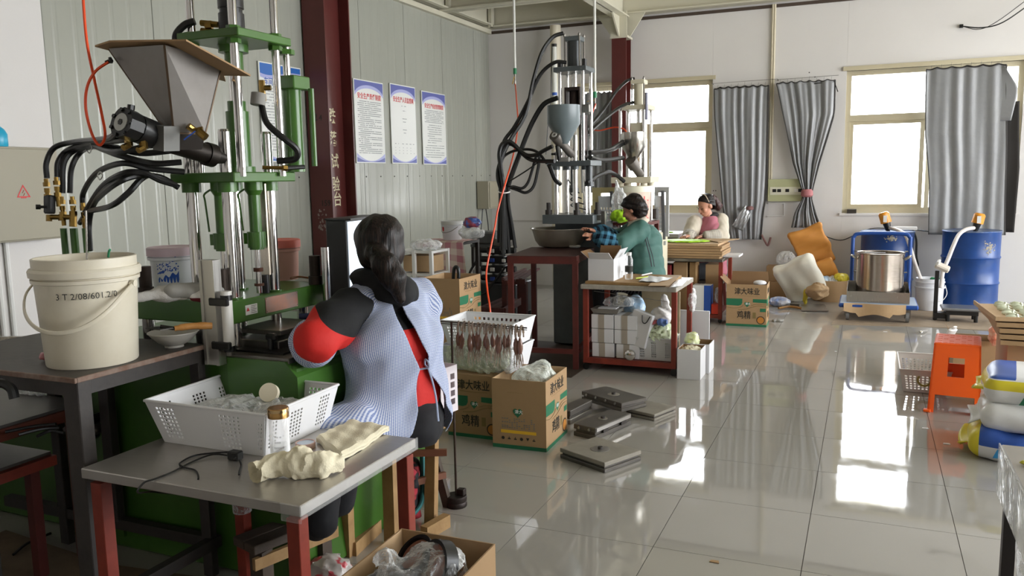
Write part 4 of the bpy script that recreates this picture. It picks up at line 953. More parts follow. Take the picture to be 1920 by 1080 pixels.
B().bar(PZ(795, 1000, .03), PZ(838, 975, .03), .04, .06).o('runner', wood, sl, ang=None); B().bar(PZ(660, 1030, .03), PZ(708, 985, .03), .04, .06).o('runner', wood, sl, ang=None)
B().bar(PZ(775, 905, .2), PZ(835, 890, .2), .02, .03).o('stretcher', M('reddish wood', '#6d4029', .6), sl, ang=None); B().bar(PZ(765, 850, .33), PZ(838, 848, .33), .02, .03).o('stretcher', M('reddish wood', '#6d4029', .6), sl, ang=None)
# tote bag on the floor under the stool
q = PZ(725, 968, 0.02)+V((.07, 0, 0)); f0 = smin([rbox(q+V((-.02, .05, .12)), (.09, .1, .12), .03, .5), ell(q+V((-.05, .02, .2)), (.08, .07, .07))], .03)
b = O(crumple(f0, 25, .012, 6), q-V((.25, .25, .06)), q+V((.25, .3, .36)), .011); b.v = [(x, y, max(z, .003)) for x, y, z in b.v]
tb_ = T('tote_bag', 'dark tote bag with red and pink patches and teal edge under the stool', 'bag', q)
b.o('body', M('dark patterned fabric', '#17171c', .8, n=(9, .04, '#b0323f', 2)), tb_)
B().tube([q+V((.08, -.05, .03)), q+V((.1, .03, .08)), q+V((.07, .1, .18)), q+V((.05, .14, .26))], .022, n=10, flat=.5).o('trim', M('teal trim', '#2d6e70', .8), tb_)
b = O(smin([cone(q+V((-.06, -.04, .3)), q+V((.0, -.06, .2)), .045, .03), ell(q+V((-.09, .0, .28)), (.07, .06, .05))], .02), q+V((-.25, -.2, .1)), q+V((.15, .15, .42)), .01); b.o('pink_scarf', M('dusty pink plush', '#b67f83', .95), tb_)
# cardboard box at the front, holding bagged black rings
def carton(name, label, cx, cy, sx_, sy_, h, z=0, rz=0, mat=None, inner=None, flaps=(), open_=True, th=.005, group=None, tape=False, cat='box', flap_len=None):
    """cardboard box, local axes: front face is -y"""
    o = bpy.data.objects.new(name, None); COL.objects.link(o); tag(o, label, cat, group); R = Matrix.Translation((cx, cy, z)) @ Matrix.Rotation(rz, 4, 'Z'); o.matrix_world = R; MW[o.name] = R
    mat = mat or card; inner = inner or card_in; x, y = sx_/2, sy_/2
    b = B()
    for a, c in (((-x, -y), (x, -y)), ((x, -y), (x, y)), ((x, y), (-x, y)), ((-x, y), (-x, -y))):
        a, c = V((*a, 0)), V((*c, 0)); u = (c-a).normalized(); n_ = V((u.y, -u.x, 0)); i0, i1 = a-n_*th+u*th, c-n_*th-u*th; hv = V((0, 0, h))
        b.add([a, c, c+hv, a+hv], [(0, 1, 2, 3)], 0, R); b.add([i0, i1, i1+hv, i0+hv], [(0, 3, 2, 1)], 1 if open_ else 0, R); b.add([a+hv, c+hv, i1+hv, i0+hv], [(0, 1, 2, 3)], 0, R)
    b.add([(-x, -y, .001), (x, -y, .001), (x, y, .001), (-x, y, .001)], [(0, 1, 2, 3)], 1, R)
    if not open_: b.box(-x, x, -y, y, h-.003, h, 0, X=R)
    b.o('body', [mat, inner], o, ang=None, fix=False)
    for side, ang_ in flaps:      # flap folded out from the rim by ang_ (0 = upright)
        L = flap_len or min(sx_, sy_)/2
        a, c = {'f': ((-x, -y), (x, -y)), 'r': ((x, -y), (x, y)), 'b': ((x, y), (-x, y)), 'l': ((-x, y), (-x, -y))}[side]
        a, c = V((*a, h)), V((*c, h)); u = (c-a).normalized(); n_ = V((u.y, -u.x, 0)); d_ = n_*math.sin(ang_)+V((0, 0, math.cos(ang_))); q_ = d_.cross(u)*.004
        ins = u*.01
        vs = [a+ins, c-ins, c-ins*2+d_*L, a+ins*2+d_*L]; f_ = B(); f_.add(vs+[p+q_ for p in vs], [(0, 1, 2, 3), (4, 7, 6, 5), (0, 1, 5, 4), (1, 2, 6, 5), (2, 3, 7, 6), (3, 0, 4, 7)], 0, R)
        f_.m = [0, 1, 0, 0, 0, 0] if q_.dot(n_) < 0 else [1, 0, 0, 0, 0, 0]
        f_.o('flap', [mat, inner], o, ang=None)
    o['h'] = h
    return o
fb = carton('cardboard_box', 'open cardboard box of bagged black rings on the floor at the front', -1.228, 2.07, .345, .4, .41, rz=math.radians(1), inner=card_lt, mat=card)
for k, (p, R_, lb) in enumerate((((-1.17, 2.1, .4), .062, 'black ring band in clear film standing in the front box'), ((-1.27, 2.14, .39), .055, 'black ring band lying flatter in the front box'))):
    r_ = T('black_ring', lb, 'ring', p, group='black rings in the front box')
    X = Matrix.Translation(p) @ Matrix.Rotation(math.radians(70-30*k), 4, V((.8, -.5, 0)))
    B().lathe([(R_, -.022), (R_+.012, -.022), (R_+.012, .022), (R_, .022)], (0, 0, 0), 36, X=X, close=True).o('band', black_pl, r_)
    B().lathe([(.001, -.01), (R_-.002, -.01), (R_-.002, .012), (.001, .012)], (0, 0, 0), 30, X=X).o('core', M('terracotta lining', '#8f5b47', .7), r_)
q = V((-1.25, 2.0, .33)); b = O(ridged(smin([ell(q, (.13, .15, .07)), ell(q+V((.06, .1, .05)), (.1, .1, .075)), cone(q+V((-.02, .0, .06)), q+V((-.05, .0, .11)), .02, .03)], .04), 24, .022, 8), q-V((.15, .19, .09)), q+V((.15, .26, .18)), .009)
b.v = [(min(max(x, -1.395), -1.062), min(max(y, 1.88), 2.262), z) for x, y, z in b.v]
b.o('plastic_bag', clear_bag, None, 'knotted clear plastic bag filling the front cardboard box', 'bag')
q = V((-1.29, 1.99, .335)); b = O(crumple(smin([ell(q, (.09, .12, .05)), ell(q+V((.08, .02, .0)), (.07, .09, .05))], .03), 30, .014, 3), q-V((.14, .16, .08)), q+V((.2, .16, .1)), .011)
b.o('black_parts', M('black moulded parts', '#1b1b1d', .4, n=(20, .3, '#7d8084')), None, 'black moulded parts seen through the bag in the front box', 'parts', kind='stuff')
q = PZ(618, 1072, .05); b = O(ridged(ell(q, (.1, .08, .06)), 30, .02, 5), q-V((.15, .14, .05)), q+V((.15, .14, .1)), .01); b.v = [(x, y, max(z, .002)) for x, y, z in b.v]
b.o('plastic_bag', M('bag with red print', '#b9b2ae', .35, n=(14, .05, '#b4434c', 2)), None, 'crumpled shopping bag with red print on the floor behind the front box', 'bag')
# flattened cardboard on the floor
for k, pl in enumerate(([(-3.6, 1.6), (-2.75, 1.7), (-2.8, 2.3), (-3.6, 2.38)], [(-2.9, 1.75), (-2.3, 1.9), (-2.35, 2.36), (-2.85, 2.3)])):
    B().prism(pl, .001+.005*k, .005+.005*k).o('cardboard_sheet', M('dirty cardboard', '#7d6a52', .85, n=(5, .6, '#5d4c3a', 7)), None, ('dirty flattened cardboard under the black table', 'oily flattened cardboard against the green press base')[k], 'cardboard', ang=None)
B().tube([PZ(25, 1040, .012), PZ(50, 1020, .02), PZ(95, 1000, .015)], .006, n=6).o('loose_cable', rubber, None, 'black cable lying on the dirty cardboard floor sheet', 'cable')
# pole stand with the horizontal rod
ps = T('pole_stand', 'weighted dark pole stand with a thin horizontal rod for hanging lures', 'stand', (-1.764, 3.347, 0))
rs_ = M('brown steel rod', '#4a3e37', .4, .7); wt = M('dark cast weight', '#2f2623', .5, .5)
c_ = PZ(856, 948, 0); B().cyl((c_.x, c_.y, .91), (c_.x, c_.y, .05), .006, n=10).o('pole', rs_, ps)
B().lathe([(.001, 0), (.05, 0), (.052, .004), (.052, .022), (.05, .026), (.052, .03), (.052, .05), (.049, .054), (.001, .054)], c_, 32).o('base', wt, ps)
B().box(c_.x+.002, c_.x+.042, c_.y-.005, c_.y+.03, .054, .085, bev=.003).o('weight_block', wt, ps)
ra, rb = V((c_.x-.33, c_.y, .912)), V((c_.x+.385, c_.y, .9))
B().cyl(ra, rb, .0032, n=8).cyl(ra+V((.1, 0, -.012)), rb-V((0, 0, .009)), .002, n=6).o('rod', rs_, ps)
# silicone lures on the rod
lure_m = M('smoky silicone', '#8a6452', .25, trans=.2, n=(30, .5, '#6b4838')); lure_l = M('clear silicone', '#b3a08d', .25, trans=.45)
lr = T('squid_lure', 'smoky brown silicone squid lure draped over the thin horizontal rod', 'lure', (0, 0, 0), group='silicone lures on the rod'); MW[lr.name] = Matrix()
B().tube([(-.004, -.008, -.045), (-.004, -.006, -.015), (0, 0, .006), (.004, .006, -.012), (.006, .007, -.04)], [.004, .0055, .0055, .005, .003], n=6).o('strap', lure_l, lr)
B().lathe([(.001, -.112), (.008, -.107), (.0125, -.088), (.0115, -.066), (.006, -.048), (.003, -.04)], (-.004, -.008, 0), 10).o('body', lure_m, lr)
b = B()
for i in range(7):
    a = i/7*2*PI; b.tube([(-.004+.004*math.cos(a), -.008+.004*math.sin(a), -.095), (-.004+.012*math.cos(a), -.008+.01*math.sin(a), -.12), (-.004+.016*math.cos(a+.3), -.008+.012*math.sin(a+.3), -.155-.006*(i % 3))], [.0022, .0018, .0012], n=4, per=3)
b.o('tentacle_skirt', lure_l, lr)
first = True; nl = 0
random.seed(5)
for x in (861, 871, 880, 887, 897, 905, 912, 918, 926, 934, 941, 948, 958, 968, 978):
    p = PY(x, 616, c_.y); z = ra.z+(p.x-ra.x)/(rb.x-ra.x)*(rb.z-ra.z); rzz = random.uniform(-.9, .9)
    nth = ('first', 'second', 'third', 'fourth', 'fifth', 'sixth', 'seventh', 'eighth', 'ninth', 'tenth', 'eleventh', 'twelfth', 'thirteenth', 'fourteenth', 'fifteenth')[nl]; lbl = 'smoky brown silicone squid lure on the thin rod, '+nth+' from the pole'; nl += 1
    if first: move(lr, (p.x, c_.y, z), rzz); lr['label'] = lbl; first = False
    else: dup(lr, (p.x, c_.y, z), (random.uniform(-.12, .12), random.uniform(-.14, .14), rzz), lbl, scale=random.uniform(.88, 1.22))
# ================================================================== people
def A(v): return np.array(v, float)
def hand(w, d, n, s=1.0, curl=.5, side=1):
    """distance functions of a hand: wrist w, direction d, palm normal n (towards what it holds), thumb on side"""
    w, d, n = V(w), V(d).normalized(), V(n); n = (n-d*n.dot(d)).normalized(); u = d.cross(n)*side
    fs = [ecap(w, w+d*.045*s, (.026*s, .018*s), (.038*s, .016*s), u), ecap(w+d*.045*s, w+d*.085*s, (.039*s, .016*s), (.037*s, .013*s), u)]
    fing = []
    for k, L in enumerate((.07, .078, .073, .058)):
        o = w+d*.085*s+u*(.028-.0185*k)*s; a = .35*curl; p0 = o; dd = d+u*(.12-.08*k)
        for seg, r in ((.45, .0088), (.32, .008), (.26, .0072)):
            dir_ = (dd*math.cos(a)+n*math.sin(a)).normalized(); p1 = p0+dir_*L*seg*s; fing.append(cone(p0, p1, r*s, r*.93*s)); p0 = p1; a += .75*curl
    t0 = w+d*.025*s+u*.024*s; t1 = t0+(d*.55+u*.75+n*.25).normalized()*.04*s; t2 = t1+(d*.85+u*.25+n*.35).normalized()*.032*s
    fing += [cone(t0, t1, .0135*s, .0105*s), cone(t1, t2, .0105*s, .0085*s)]
    return smin([smin(fs, .012), ] + fing, .006)
def headsdf(c, fd, up, s=1.0):
    """head: centre c, face direction fd"""
    c, fd, up = V(c), V(fd).normalized(), V(up).normalized(); up = (up-fd*up.dot(fd)).normalized(); l = up.cross(fd)
    R = Matrix((l, fd, up)).transposed()
    p = lambda a, b, d_: c+l*a*s+fd*b*s+up*d_*s
    fs = [ell(p(0, -.012, .03), (.073*s, .09*s, .083*s), R), ell(p(0, .03, -.035), (.056*s, .058*s, .075*s), R), ell(p(0, .055, -.085), (.026*s, .024*s, .022*s), R)]
    f = smin(fs, .03)
    g = [ell(p(.038, .062, -.03), (.024*s, .022*s, .02*s), R), ell(p(-.038, .062, -.03), (.024*s, .022*s, .02*s), R),
         cone(p(0, .083, .008), p(0, .103, -.028), .0085*s, .0125*s), ell(p(.012, .09, -.032), (.009*s,)*3), ell(p(-.012, .09, -.032), (.009*s,)*3),
         ell(p(0, .084, -.055), (.022*s, .011*s, .0055*s), R), ell(p(0, .083, -.064), (.018*s, .011*s, .0065*s), R),
         ell(p(.075, -.008, -.012), (.011*s, .021*s, .032*s), R), ell(p(-.075, -.008, -.012), (.011*s, .021*s, .032*s), R)]
    f2 = smin([f]+g, .012)
    holes = [ell(p(.031, .092, .004), (.021*s, .014*s, .011*s), R), ell(p(-.031, .092, .004), (.021*s, .014*s, .011*s), R)]
    def F(P):
        d = f2(P)
        for h in holes:
            e = -h(P)-.0; d = np.maximum(d, e-.0) if False else -smin([lambda Q, d=d: -d, h], .01)(P)
        return d
    return F, p, R
def joinB(bs):
    r = B()
    for b in bs: r.add(b.v, b.f, 0); r.m[-len(b.f):] = b.m
    return r
def box_of(pts, pad): pts = np.array([tuple(p) for p in pts]); return pts.min(0)-pad, pts.max(0)+pad
eye_w = M('eye white', '#d8d2cb', .3); eye_d = M('dark iris', '#1b1210', .2); lips = M('lips', '#a35f55', .5)
def face_parts(t, p, fd, s, closed=False):
    for sx_ in (1, -1):
        if closed:
            B().tube([p(.016*sx_, .084, .001), p(.032*sx_, .086, -.005), p(.046*sx_, .073, -.001)], .0032*s, n=6).o('eyelashes', eye_d, t); B().tube([p(.014*sx_, .094, .02), p(.032*sx_, .094, .026), p(.05*sx_, .08, .021)], .0035*s, n=6, flat=.5).o('eyebrow', hair_m, t); continue
        b = B(); q = p(.031*sx_, .078, .004); b.lathe([(.001, -.0125*s), (.009*s, -.0085*s), (.0125*s, 0), (.009*s, .0085*s), (.001, .0125*s)], q, 14); b.o('eye', eye_w, t)
        B().lathe([(.001, -.0058*s), (.0055*s, 0), (.001, .0058*s)], p(.031*sx_, .0885, .0005), 12).o('iris', eye_d, t)
        B().tube([p(.014*sx_, .094, .02), p(.032*sx_, .094, .026), p(.05*sx_, .08, .021)], .0035*s, n=6, flat=.5).o('eyebrow', hair_m, t)
    B().tube([p(-.02, .089, -.058), p(0, .097, -.059), p(.02, .089, -.058)], .0042*s, n=6).o('lips', lips, t)

# ---------------------------------------------- woman in the gingham apron (nearest)
f = V((-.9, .44, 0)).normalized(); l = V((-f.y, f.x, 0)); bk_ = -f
pel = P(752, 768, 3.45); pel.z = .57
chest, neck, hc = P(735, 640, 3.38), P(722, 545, 3.42), P(711, 462, 3.38)
shL, shR = P(655, 578, 3.28), P(783, 566, 3.54)
elL, wrL = P(592, 637, 3.08), P(600, 628, 3.08)+V((-.11, .21, -.015))
elR = shR+V((-.14, .0, -.26)); wrR = elR+V((-.17, -.02, .03))
hpL, hpR = pel+l*.09, pel-l*.09
knL = P(606, 772, 3.1); knL.z = .6; knR = hpR+V((.03, -.44, .04)); knR = V((-1.8, 2.56, .6))
anL, anR = P(600, 950, 3.0), V((-1.87, 2.56, .33)); anL.z = .34
w1 = T('person', 'person with ponytail in blue gingham apron over black and red jacket, seen from behind', 'person', (pel.x, pel.y, 0))
hd_dir = V((-.8, .58, -.16)); HF, hp_, HR = headsdf(hc, hd_dir, (-.06, .04, 1), 1.0)
body = smin([ecap(pel, chest, (.155, .11), (.15, .1), l), ecap(chest, neck-V((0, 0, .05)), (.15, .1), (.09, .06), l), cone(neck-V((0, 0, .04)), hc-V((0, 0, .04)), .055, .05),
             cone(shL, elL, .05, .042), cone(elL, wrL, .042, .03), cone(shR, elR, .05, .042), cone(elR, wrR, .042, .03),
             cone(hpL, knL, .085, .06), cone(hpR, knR, .085, .06), cone(knL, anL, .058, .04), cone(knR, anR, .058, .04)], .03)
lo_, hi_ = box_of([pel, chest, shL, shR, elL, wrL, elR, wrR, knL, knR, anL, anR, hc], .14)
bs = [O(body, lo_, hi_, .014), O(HF, V(hc)-V((.15,)*3), V(hc)+V((.15,)*3), .006)]
for w_, e_, sd in ((wrL, elL, 1), (wrR, elR, -1)):
    d_ = (V(w_)-V(e_)).normalized(); hf = hand(w_, d_, (0, 0, -1), 1, .6, sd); bs.append(O(hf, V(w_)-V((.1, .1, .08)), V(w_)+d_*.15+V((.1, .1, .08)), .0045))
joinB(bs).o('body', skin, w1, fix=False, ang=60)
face_parts(w1, hp_, hd_dir, 1)
# jacket: black yoke, red below, hood at the neck
tors = [ecap(pel+V((0, 0, .1)), chest, (.178, .13), (.185, .128), l), ecap(chest, neck-V((0, 0, .06)), (.185, .128), (.12, .085), l), cone(shL-l*.03, shR+l*.03, .074, .074)]
mid = shL*.5+elL*.5
camd = (O_-elL).normalized()
armL = [cone(shL, mid, .082, .088), cone(mid, elL+camd*.012, .088, .084)]
armR = [cone(shR, elR, .082, .072), cone(elR, wrR, .07, .045)]
hood = [ell(neck+V((0, 0, .015)), (.112, .11, .055)), ell(P(738, 550, 3.33), (.08, .07, .055)), ell(P(688, 518, 3.34), (.08, .075, .038)), ell(P(760, 562, 3.4), (.05, .055, .065))]
jk = smin([smin(tors+armL+armR, .04), smin(hood, .06)], .02)
jk = crumple(jk, 24, .008, 4)
a_, b_, c3 = P(585, 585, 3.05), P(690, 648, 3.2), P(790, 596, 3.52); nrm = (b_-a_).cross(c3-a_).normalized(); nrm = nrm if nrm.z > 0 else -nrm; aL, aR = (elL-shL), (elR-shR)
J = O(jk, *box_of([pel, chest, neck, shL, shR, elL, elR, wrR], .16), .011)
zr = P(775, 600, 3.5).z; ndn = (b_-a_).cross(V((FW.x, FW.y, 0))).normalized(); ndn = A(ndn if ndn.z < 0 else -ndn)
def redpart(Q):
    tl = ((Q-A(shL)) @ A(aL)/aL.length_squared-.5)*aL.length; q = Q-A(shL); dl = np.linalg.norm(q-np.clip(q @ A(aL)/aL.length_squared, 0, 1)[:, None]*A(aL), axis=1)
    return np.where(dl < .125, (Q-A(a_)) @ ndn, zr-Q[:, 2])
J = cut(J, redpart, inside=1)
zc_ = pel.z+.02; J = cut(J, lambda Q: Q[:, 2]-zc_, keep=1)
J.o('jacket', [M('black fleece', '#0e0e10', .85, bump=(60, .1)), M('red fleece', '#c81d16', .75, bump=(60, .1))], w1, ang=60)
ging = Mcheck('blue gingham', '#dfe3ea', '#3f5c9e', 170)
def uvc(c, r=.17): return lambda p: (math.atan2(p.y-c.y, p.x-c.x)*r, p.z)
# gingham over-sleeve on the left forearm
sv = O(crumple(smin([cone(elL+(wrL-elL)*.16+V((-.02, .0, -.022)), elL*.5+wrL*.5+V((0, 0, -.01)), .094, .066), cone(elL*.5+wrL*.5, wrL, .06, .042)], .02), 30, .004, 2), *box_of([elL, wrL], .12), .009)
dd = (wrL-elL).normalized(); o0 = elL+dd*.0; sv.o('over_sleeve', ging, w1, ang=60, uv=lambda p: (math.atan2((p-elL).z, (p-elL).x)*.07, (p-elL).dot(dd)))
# apron
inf = .016
ap = [ecap(pel+V((0, 0, .02)), chest, (.208, .163), (.21, .155), l), ecap(chest, neck-V((0, 0, .055)), (.21, .155), (.125, .11), l), cone(shL*.8+shR*.2, shL*.5+shR*.5, .098, .1), cone(shL*.6+shR*.4, shR-l*.01, .098, .1)]
sk_ = [ecap(pel+V((0, 0, -.0)), pel+V((0, 0, .12)), (.2, .165), (.195, .155), l), cone(hpL+V((0, 0, .02)), knL+V((0, 0, .01)), .125, .098), cone(hpR+V((0, 0, .02)), knR+V((0, 0, .01)), .12, .095), cone(hpL*.4+knL*.6-V((0, 0, .05)), knL-V((0, 0, .2)), .11, .09)]
apf = crumple(smin([smin(ap, .05), smin(sk_, .06)], .05), 16, .011, 8)
AP = O(apf, *box_of([pel, chest, neck, knL, knR, knL-V((0, 0, .22))], .19), .0105)
cx_ = V((pel.x, pel.y, 0)); 
def theta(Q):
    ax = pel+(neck-pel)*np.clip((Q[:, 2:3]-pel.z)/(neck.z-pel.z), 0, 1) if False else A(pel)+(A(neck)-A(pel))*np.clip((Q[:, 2:3]-pel.z)/(neck.z-pel.z), 0, 1)
    q = Q-ax; return np.degrees(np.arctan2(q @ A(l), q @ A(bk_)))
zz_ = [.3, .57, .66, .82, .93, 1.03, 1.2]
def gap(Q):
    th = theta(Q); t1 = np.interp(Q[:, 2], zz_, [30, 20, 9, 2, 12, 21, 26]); t2 = np.interp(Q[:, 2], zz_, [-75, -60, -45, -15, -4, 6, 10])
    return np.maximum(th-t1, t2-th)/60
AP = cut(AP, gap, keep=1)
AP = cut(AP, lambda Q: Q[:, 2]-.505, keep=1)
AP = cut(AP, lambda Q: np.linalg.norm((Q-A(neck))[:, :2], axis=1)-.1, keep=1)
apo = AP.o('apron', ging, w1, ang=60, uv=lambda p: (math.atan2((p-pel).dot(l), (p-pel).dot(bk_))*.19, p.z+.3*(p-pel).dot(f)))
sm = apo.modifiers.new('thick', 'SOLIDIFY'); sm.thickness = .004
kn = P(803, 690, 3.31)
B().tube([kn, kn+V((.01, -.01, .02)), kn+V((-.012, .0, .035)), kn+V((-.02, .01, .01)), kn], .004, n=6, closed=False).tube([kn, P(812, 720, 3.3), P(818, 750, 3.28), P(822, 790, 3.27)], .004, n=6).tube([kn, P(790, 692, 3.31), P(778, 695, 3.3)], .004, n=6).o('apron_ties', M('pale blue tape', '#a9b6d2', .8), w1)
# trousers
tro = crumple(smin([ecap(pel-V((0, 0, .02)), pel+V((0, 0, .12)), (.175, .14), (.165, .12), l), cone(hpL, knL, .1, .08), cone(hpR, knR, .1, .08), cone(knL, anL, .078, .062), cone(knR, anR, .078, .062), ell(pel-f*.07+V((0, 0, -.01)), (.13, .13, .1))], .04), 24, .006, 3)
TR = O(tro, *box_of([pel, knL, knR, anL, anR], .27), .013); TR.v = [(x, y, max(z, .495) if z > .4 and (V((x, y, 0))-V((pel.x, pel.y, 0))).length < .22 else z) for x, y, z in TR.v]
TR.o('trousers', M('black trousers', '#131318', .85), w1, ang=60)
for a in (anL, anR):
    SH = O(smin([ell(a+V((-.02, .0, -.03)), (.05, .05, .045)), ell(a+V((-.07, .03, -.045)), (.075, .045, .032))], .02), *box_of([a, a+V((-.12, .04, -.06))], .08), .008); SH.o('shoe', M('dark shoe', '#1d1a1c', .6), w1)
# hair with ponytail
hu = V((-.06, .04, 1)).normalized(); hfd = (hd_dir-hu*hd_dir.dot(hu)).normalized()
pt = [P(702, 474, 3.25), P(722, 496, 3.22), P(738, 522, 3.22), P(750, 560, 3.24)]
hr = smin([ell(hp_(.004, -.018, .034), (.102, .112, .1), HR), ell(hp_(.004, -.03, -.03), (.098, .09, .085), HR), ell(pt[0], (.036,)*3), cone(pt[0], pt[1], .032, .046), cone(pt[1], pt[2], .048, .05), cone(pt[2], pt[3], .05, .02)], .02)
hrf = crumple(hr, 55, .004, 7)
HB = O(hrf, *box_of([hc, pt[3]], .14), .0065)
# keep the face and the left cheek free
HB = cut(HB, lambda Q: .082-((Q-A(hc)) @ A(hfd))+np.clip(((Q-A(hc)) @ A(hu)-.02)*1.0, -.05, .08), keep=1)
HB.o('hair', hair_m, w1, ang=70)
B().lathe([(.02, -.006), (.03, -.006), (.03, .006), (.02, .006)], (0, 0, 0), 20, X=Matrix.Translation(P(704, 474, 3.235)) @ Matrix.Rotation(1.2, 4, 'Y'), close=True).o('hair_tie', black_pl, w1)
B().box(*[q for k in range(3) for q in (P(690, 470, 3.245)[k]-.004, P(690, 470, 3.245)[k]+.004)]).o('hair_clip', white_pl, w1)

# ---------------------------------------------- woman in the teal jacket
f = V((-1, .06, 0)).normalized(); l = V((-f.y, f.x, 0))
pel = P(1216, 522, 7.310); chest = P(1205, 452, 7.288); neck = P(1196, 417, 7.278); hc = P(1186, 391, 7.256)
shL, shR = P(1200, 432, 7.095), P(1196, 428, 7.471)
elL, wrL = P(1163, 458, 6.987), P(1118, 445, 6.987)
elR, wrR = P(1158, 448, 7.418), P(1116, 434, 7.256)
hpL, hpR = pel+l*.09, pel-l*.09; knL, knR = hpL+f*.42+V((0, 0, -.03)), hpR+f*.42+V((0, 0, -.03)); anL, anR = knL+V((.02, 0, -.42)), knR+V((.02, 0, -.42))
w2 = T('person', 'person with short dark hair in teal padded jacket and plaid over-sleeves at the steel basin', 'person', (pel.x, pel.y, 0))
hd_dir = V((-.9, .05, -.42)); HF, hp_, HR = headsdf(hc, hd_dir, (-.3, 0, 1), .98)
body = smin([ecap(pel, chest, (.15, .11), (.15, .1), l), ecap(chest, neck-V((0, 0, .05)), (.15, .1), (.09, .06), l), cone(neck-V((0, 0, .04)), hc-V((0, 0, .04)), .052, .05),
             cone(shL, elL, .05, .042), cone(elL, wrL, .042, .028), cone(shR, elR, .05, .042), cone(elR, wrR, .042, .028),
             cone(hpL, knL, .085, .06), cone(hpR, knR, .085, .06), cone(knL, anL, .058, .04), cone(knR, anR, .058, .04)], .03)
bs = [O(body, *box_of([pel, chest, shL, shR, elL, wrL, elR, wrR, knL, knR, anL, anR, hc], .13), .016), O(HF, V(hc)-V((.15,)*3), V(hc)+V((.15,)*3), .007)]
for w_, e_, sd in ((wrL, elL, 1), (wrR, elR, -1)):
    d_ = (V(w_)-V(e_)).normalized(); hf = hand(w_, d_, (0, .3, -1), 1, .7, sd); bs.append(O(hf, V(w_)-V((.1, .1, .1)), V(w_)+d_*.15+V((.1, .1, .08)), .005))
joinB(bs).o('body', skin, w2, fix=False, ang=60)
face_parts(w2, hp_, hd_dir, .98, True)
quilt = lambda fn: (lambda Q: fn(Q)+.012*(np.abs(np.sin((Q[:, 2]-pel.z)*PI/.1))**.35-1)*-1)
tors = smin([ecap(pel+V((0, 0, -.06)), chest, (.2, .165), (.2, .155), l), ecap(chest, neck-V((0, 0, .05)), (.2, .155), (.1, .09), l)], .05)
arms = smin([cone(shL, elL, .092, .082), cone(elL, elL*.5+wrL*.5, .078, .062), cone(shR, elR, .092, .082), cone(elR, elR*.5+wrR*.5, .078, .062)], .04)
jf = lambda Q: smin([quilt(tors), arms], .03)(Q)+wob(Q, 26, .005, 3)
J = O(jf, *box_of([pel, chest, neck, shL, shR, elL, elR, wrL, wrR], .2), .011)
J = cut(J, lambda Q: Q[:, 2]-(pel.z-.13), keep=1)
J.o('jacket', M('teal padded fabric', '#3a625a', .7, bump=(30, .12)), w2, ang=70)
B().tube([P(1206, 428, 7.074), P(1212, 455, 7.063), P(1218, 478, 7.063), P(1222, 500, 7.074)], .006, n=6, flat=.5).tube([P(1209, 428, 7.074), P(1216, 455, 7.063), P(1223, 478, 7.063), P(1227, 500, 7.074)], .004, n=6, flat=.5).o('apron_strap', M('black piping', '#20242a', .7), w2)
CL = O(crumple(smin([ell(neck+V((.0, 0, .0)), (.085, .085, .03)), ell(neck+V((.04, 0, .02)), (.06, .085, .025)), cone(neck+V((-.05, -.05, -.03)), neck+V((.06, -.03, .03)), .03, .03)], .02), 40, .003), *box_of([neck], .15), .008); CL.o('collar', M('cream fleece', '#c9bfae', .95), w2, ang=70)
plaid = Mcheck('blue plaid', '#4e86a3', '#0c1826', 18)
for a, e_, k in ((elL, wrL, 0), (elR, wrR, 1)):
    q0, q1 = a*.75+e_*.25, e_; dd = (q1-q0).normalized()
    SV = O(crumple(smin([cone(q0-V((0, 0, .01)), q0*.4+q1*.6, .085, .08), cone(q0*.4+q1*.6, q1, .078, .04)], .02), 34, .006, k), *box_of([q0, q1], .13), .01)
    SV.o('over_sleeve', plaid, w2, ang=70, uv=lambda p, q0=q0, dd=dd: (math.atan2((p-q0).z, (p-q0).y)*.08, (p-q0).dot(dd)))
stripe = Mcheck('pinstripe', '#1a1c22', '#5e6068', 55, 'stripe')
AP = O(crumple(smin([ecap(pel+V((-.04, -.02, -.05)), pel+V((-.03, 0, .14)), (.17, .15), (.165, .14), l), cone(hpL, knL, .115, .1), cone(hpR, knR, .115, .1)], .05), 18, .008, 3), *box_of([pel, knL, knR], .2), .014)
AP.o('apron', stripe, w2, ang=70, uv=lambda p: (p.x*.7+p.y*.5, p.z))
TR = O(smin([cone(knL, anL, .085, .07), cone(knR, anR, .085, .07), ell(pel-V((0, 0, .03)), (.15, .17, .09))], .03), *box_of([pel, knL, knR, anL, anR], .18), .016); TR.o('trousers', M('black trousers', '#131318', .85), w2, ang=70)
for a in (anL, anR): O(smin([ell(a+V((-.02, .0, -.03)), (.05, .045, .045)), ell(a+V((-.08, .0, -.04)), (.08, .042, .032))], .02), *box_of([a, a+V((-.12, 0, -.06))], .08), .01).o('shoe', M('dark shoe', '#1d1a1c', .6), w2)
hu = V((-.3, 0, 1)).normalized(); hfd = (hd_dir-hu*hd_dir.dot(hu)).normalized()
HB = O(crumple(smin([ell(hp_(0, -.022, .036), (.088, .103, .09), HR), ell(hp_(0, -.055, -.03), (.088, .075, .085), HR), ell(hp_(.055, .03, .03), (.035, .055, .05), HR), ell(hp_(-.055, .03, .03), (.035, .055, .05), HR)], .03), 45, .006, 5), *box_of([hc], .16), .0075)
hcA = A(hp_(0, 0, 0))
def hcut(Q):
    q = Q-hcA; y = q @ A(hfd); z = q @ A(hu); x = np.abs(q @ A(hfd.cross(hu)))
    return np.maximum(.06-y+np.clip((z-.04)*1.2, -.1, .07), .0-y-.2*(z+.1))
HB = cut(HB, hcut, keep=1); HB.o('hair', hair_m, w2, ang=70)
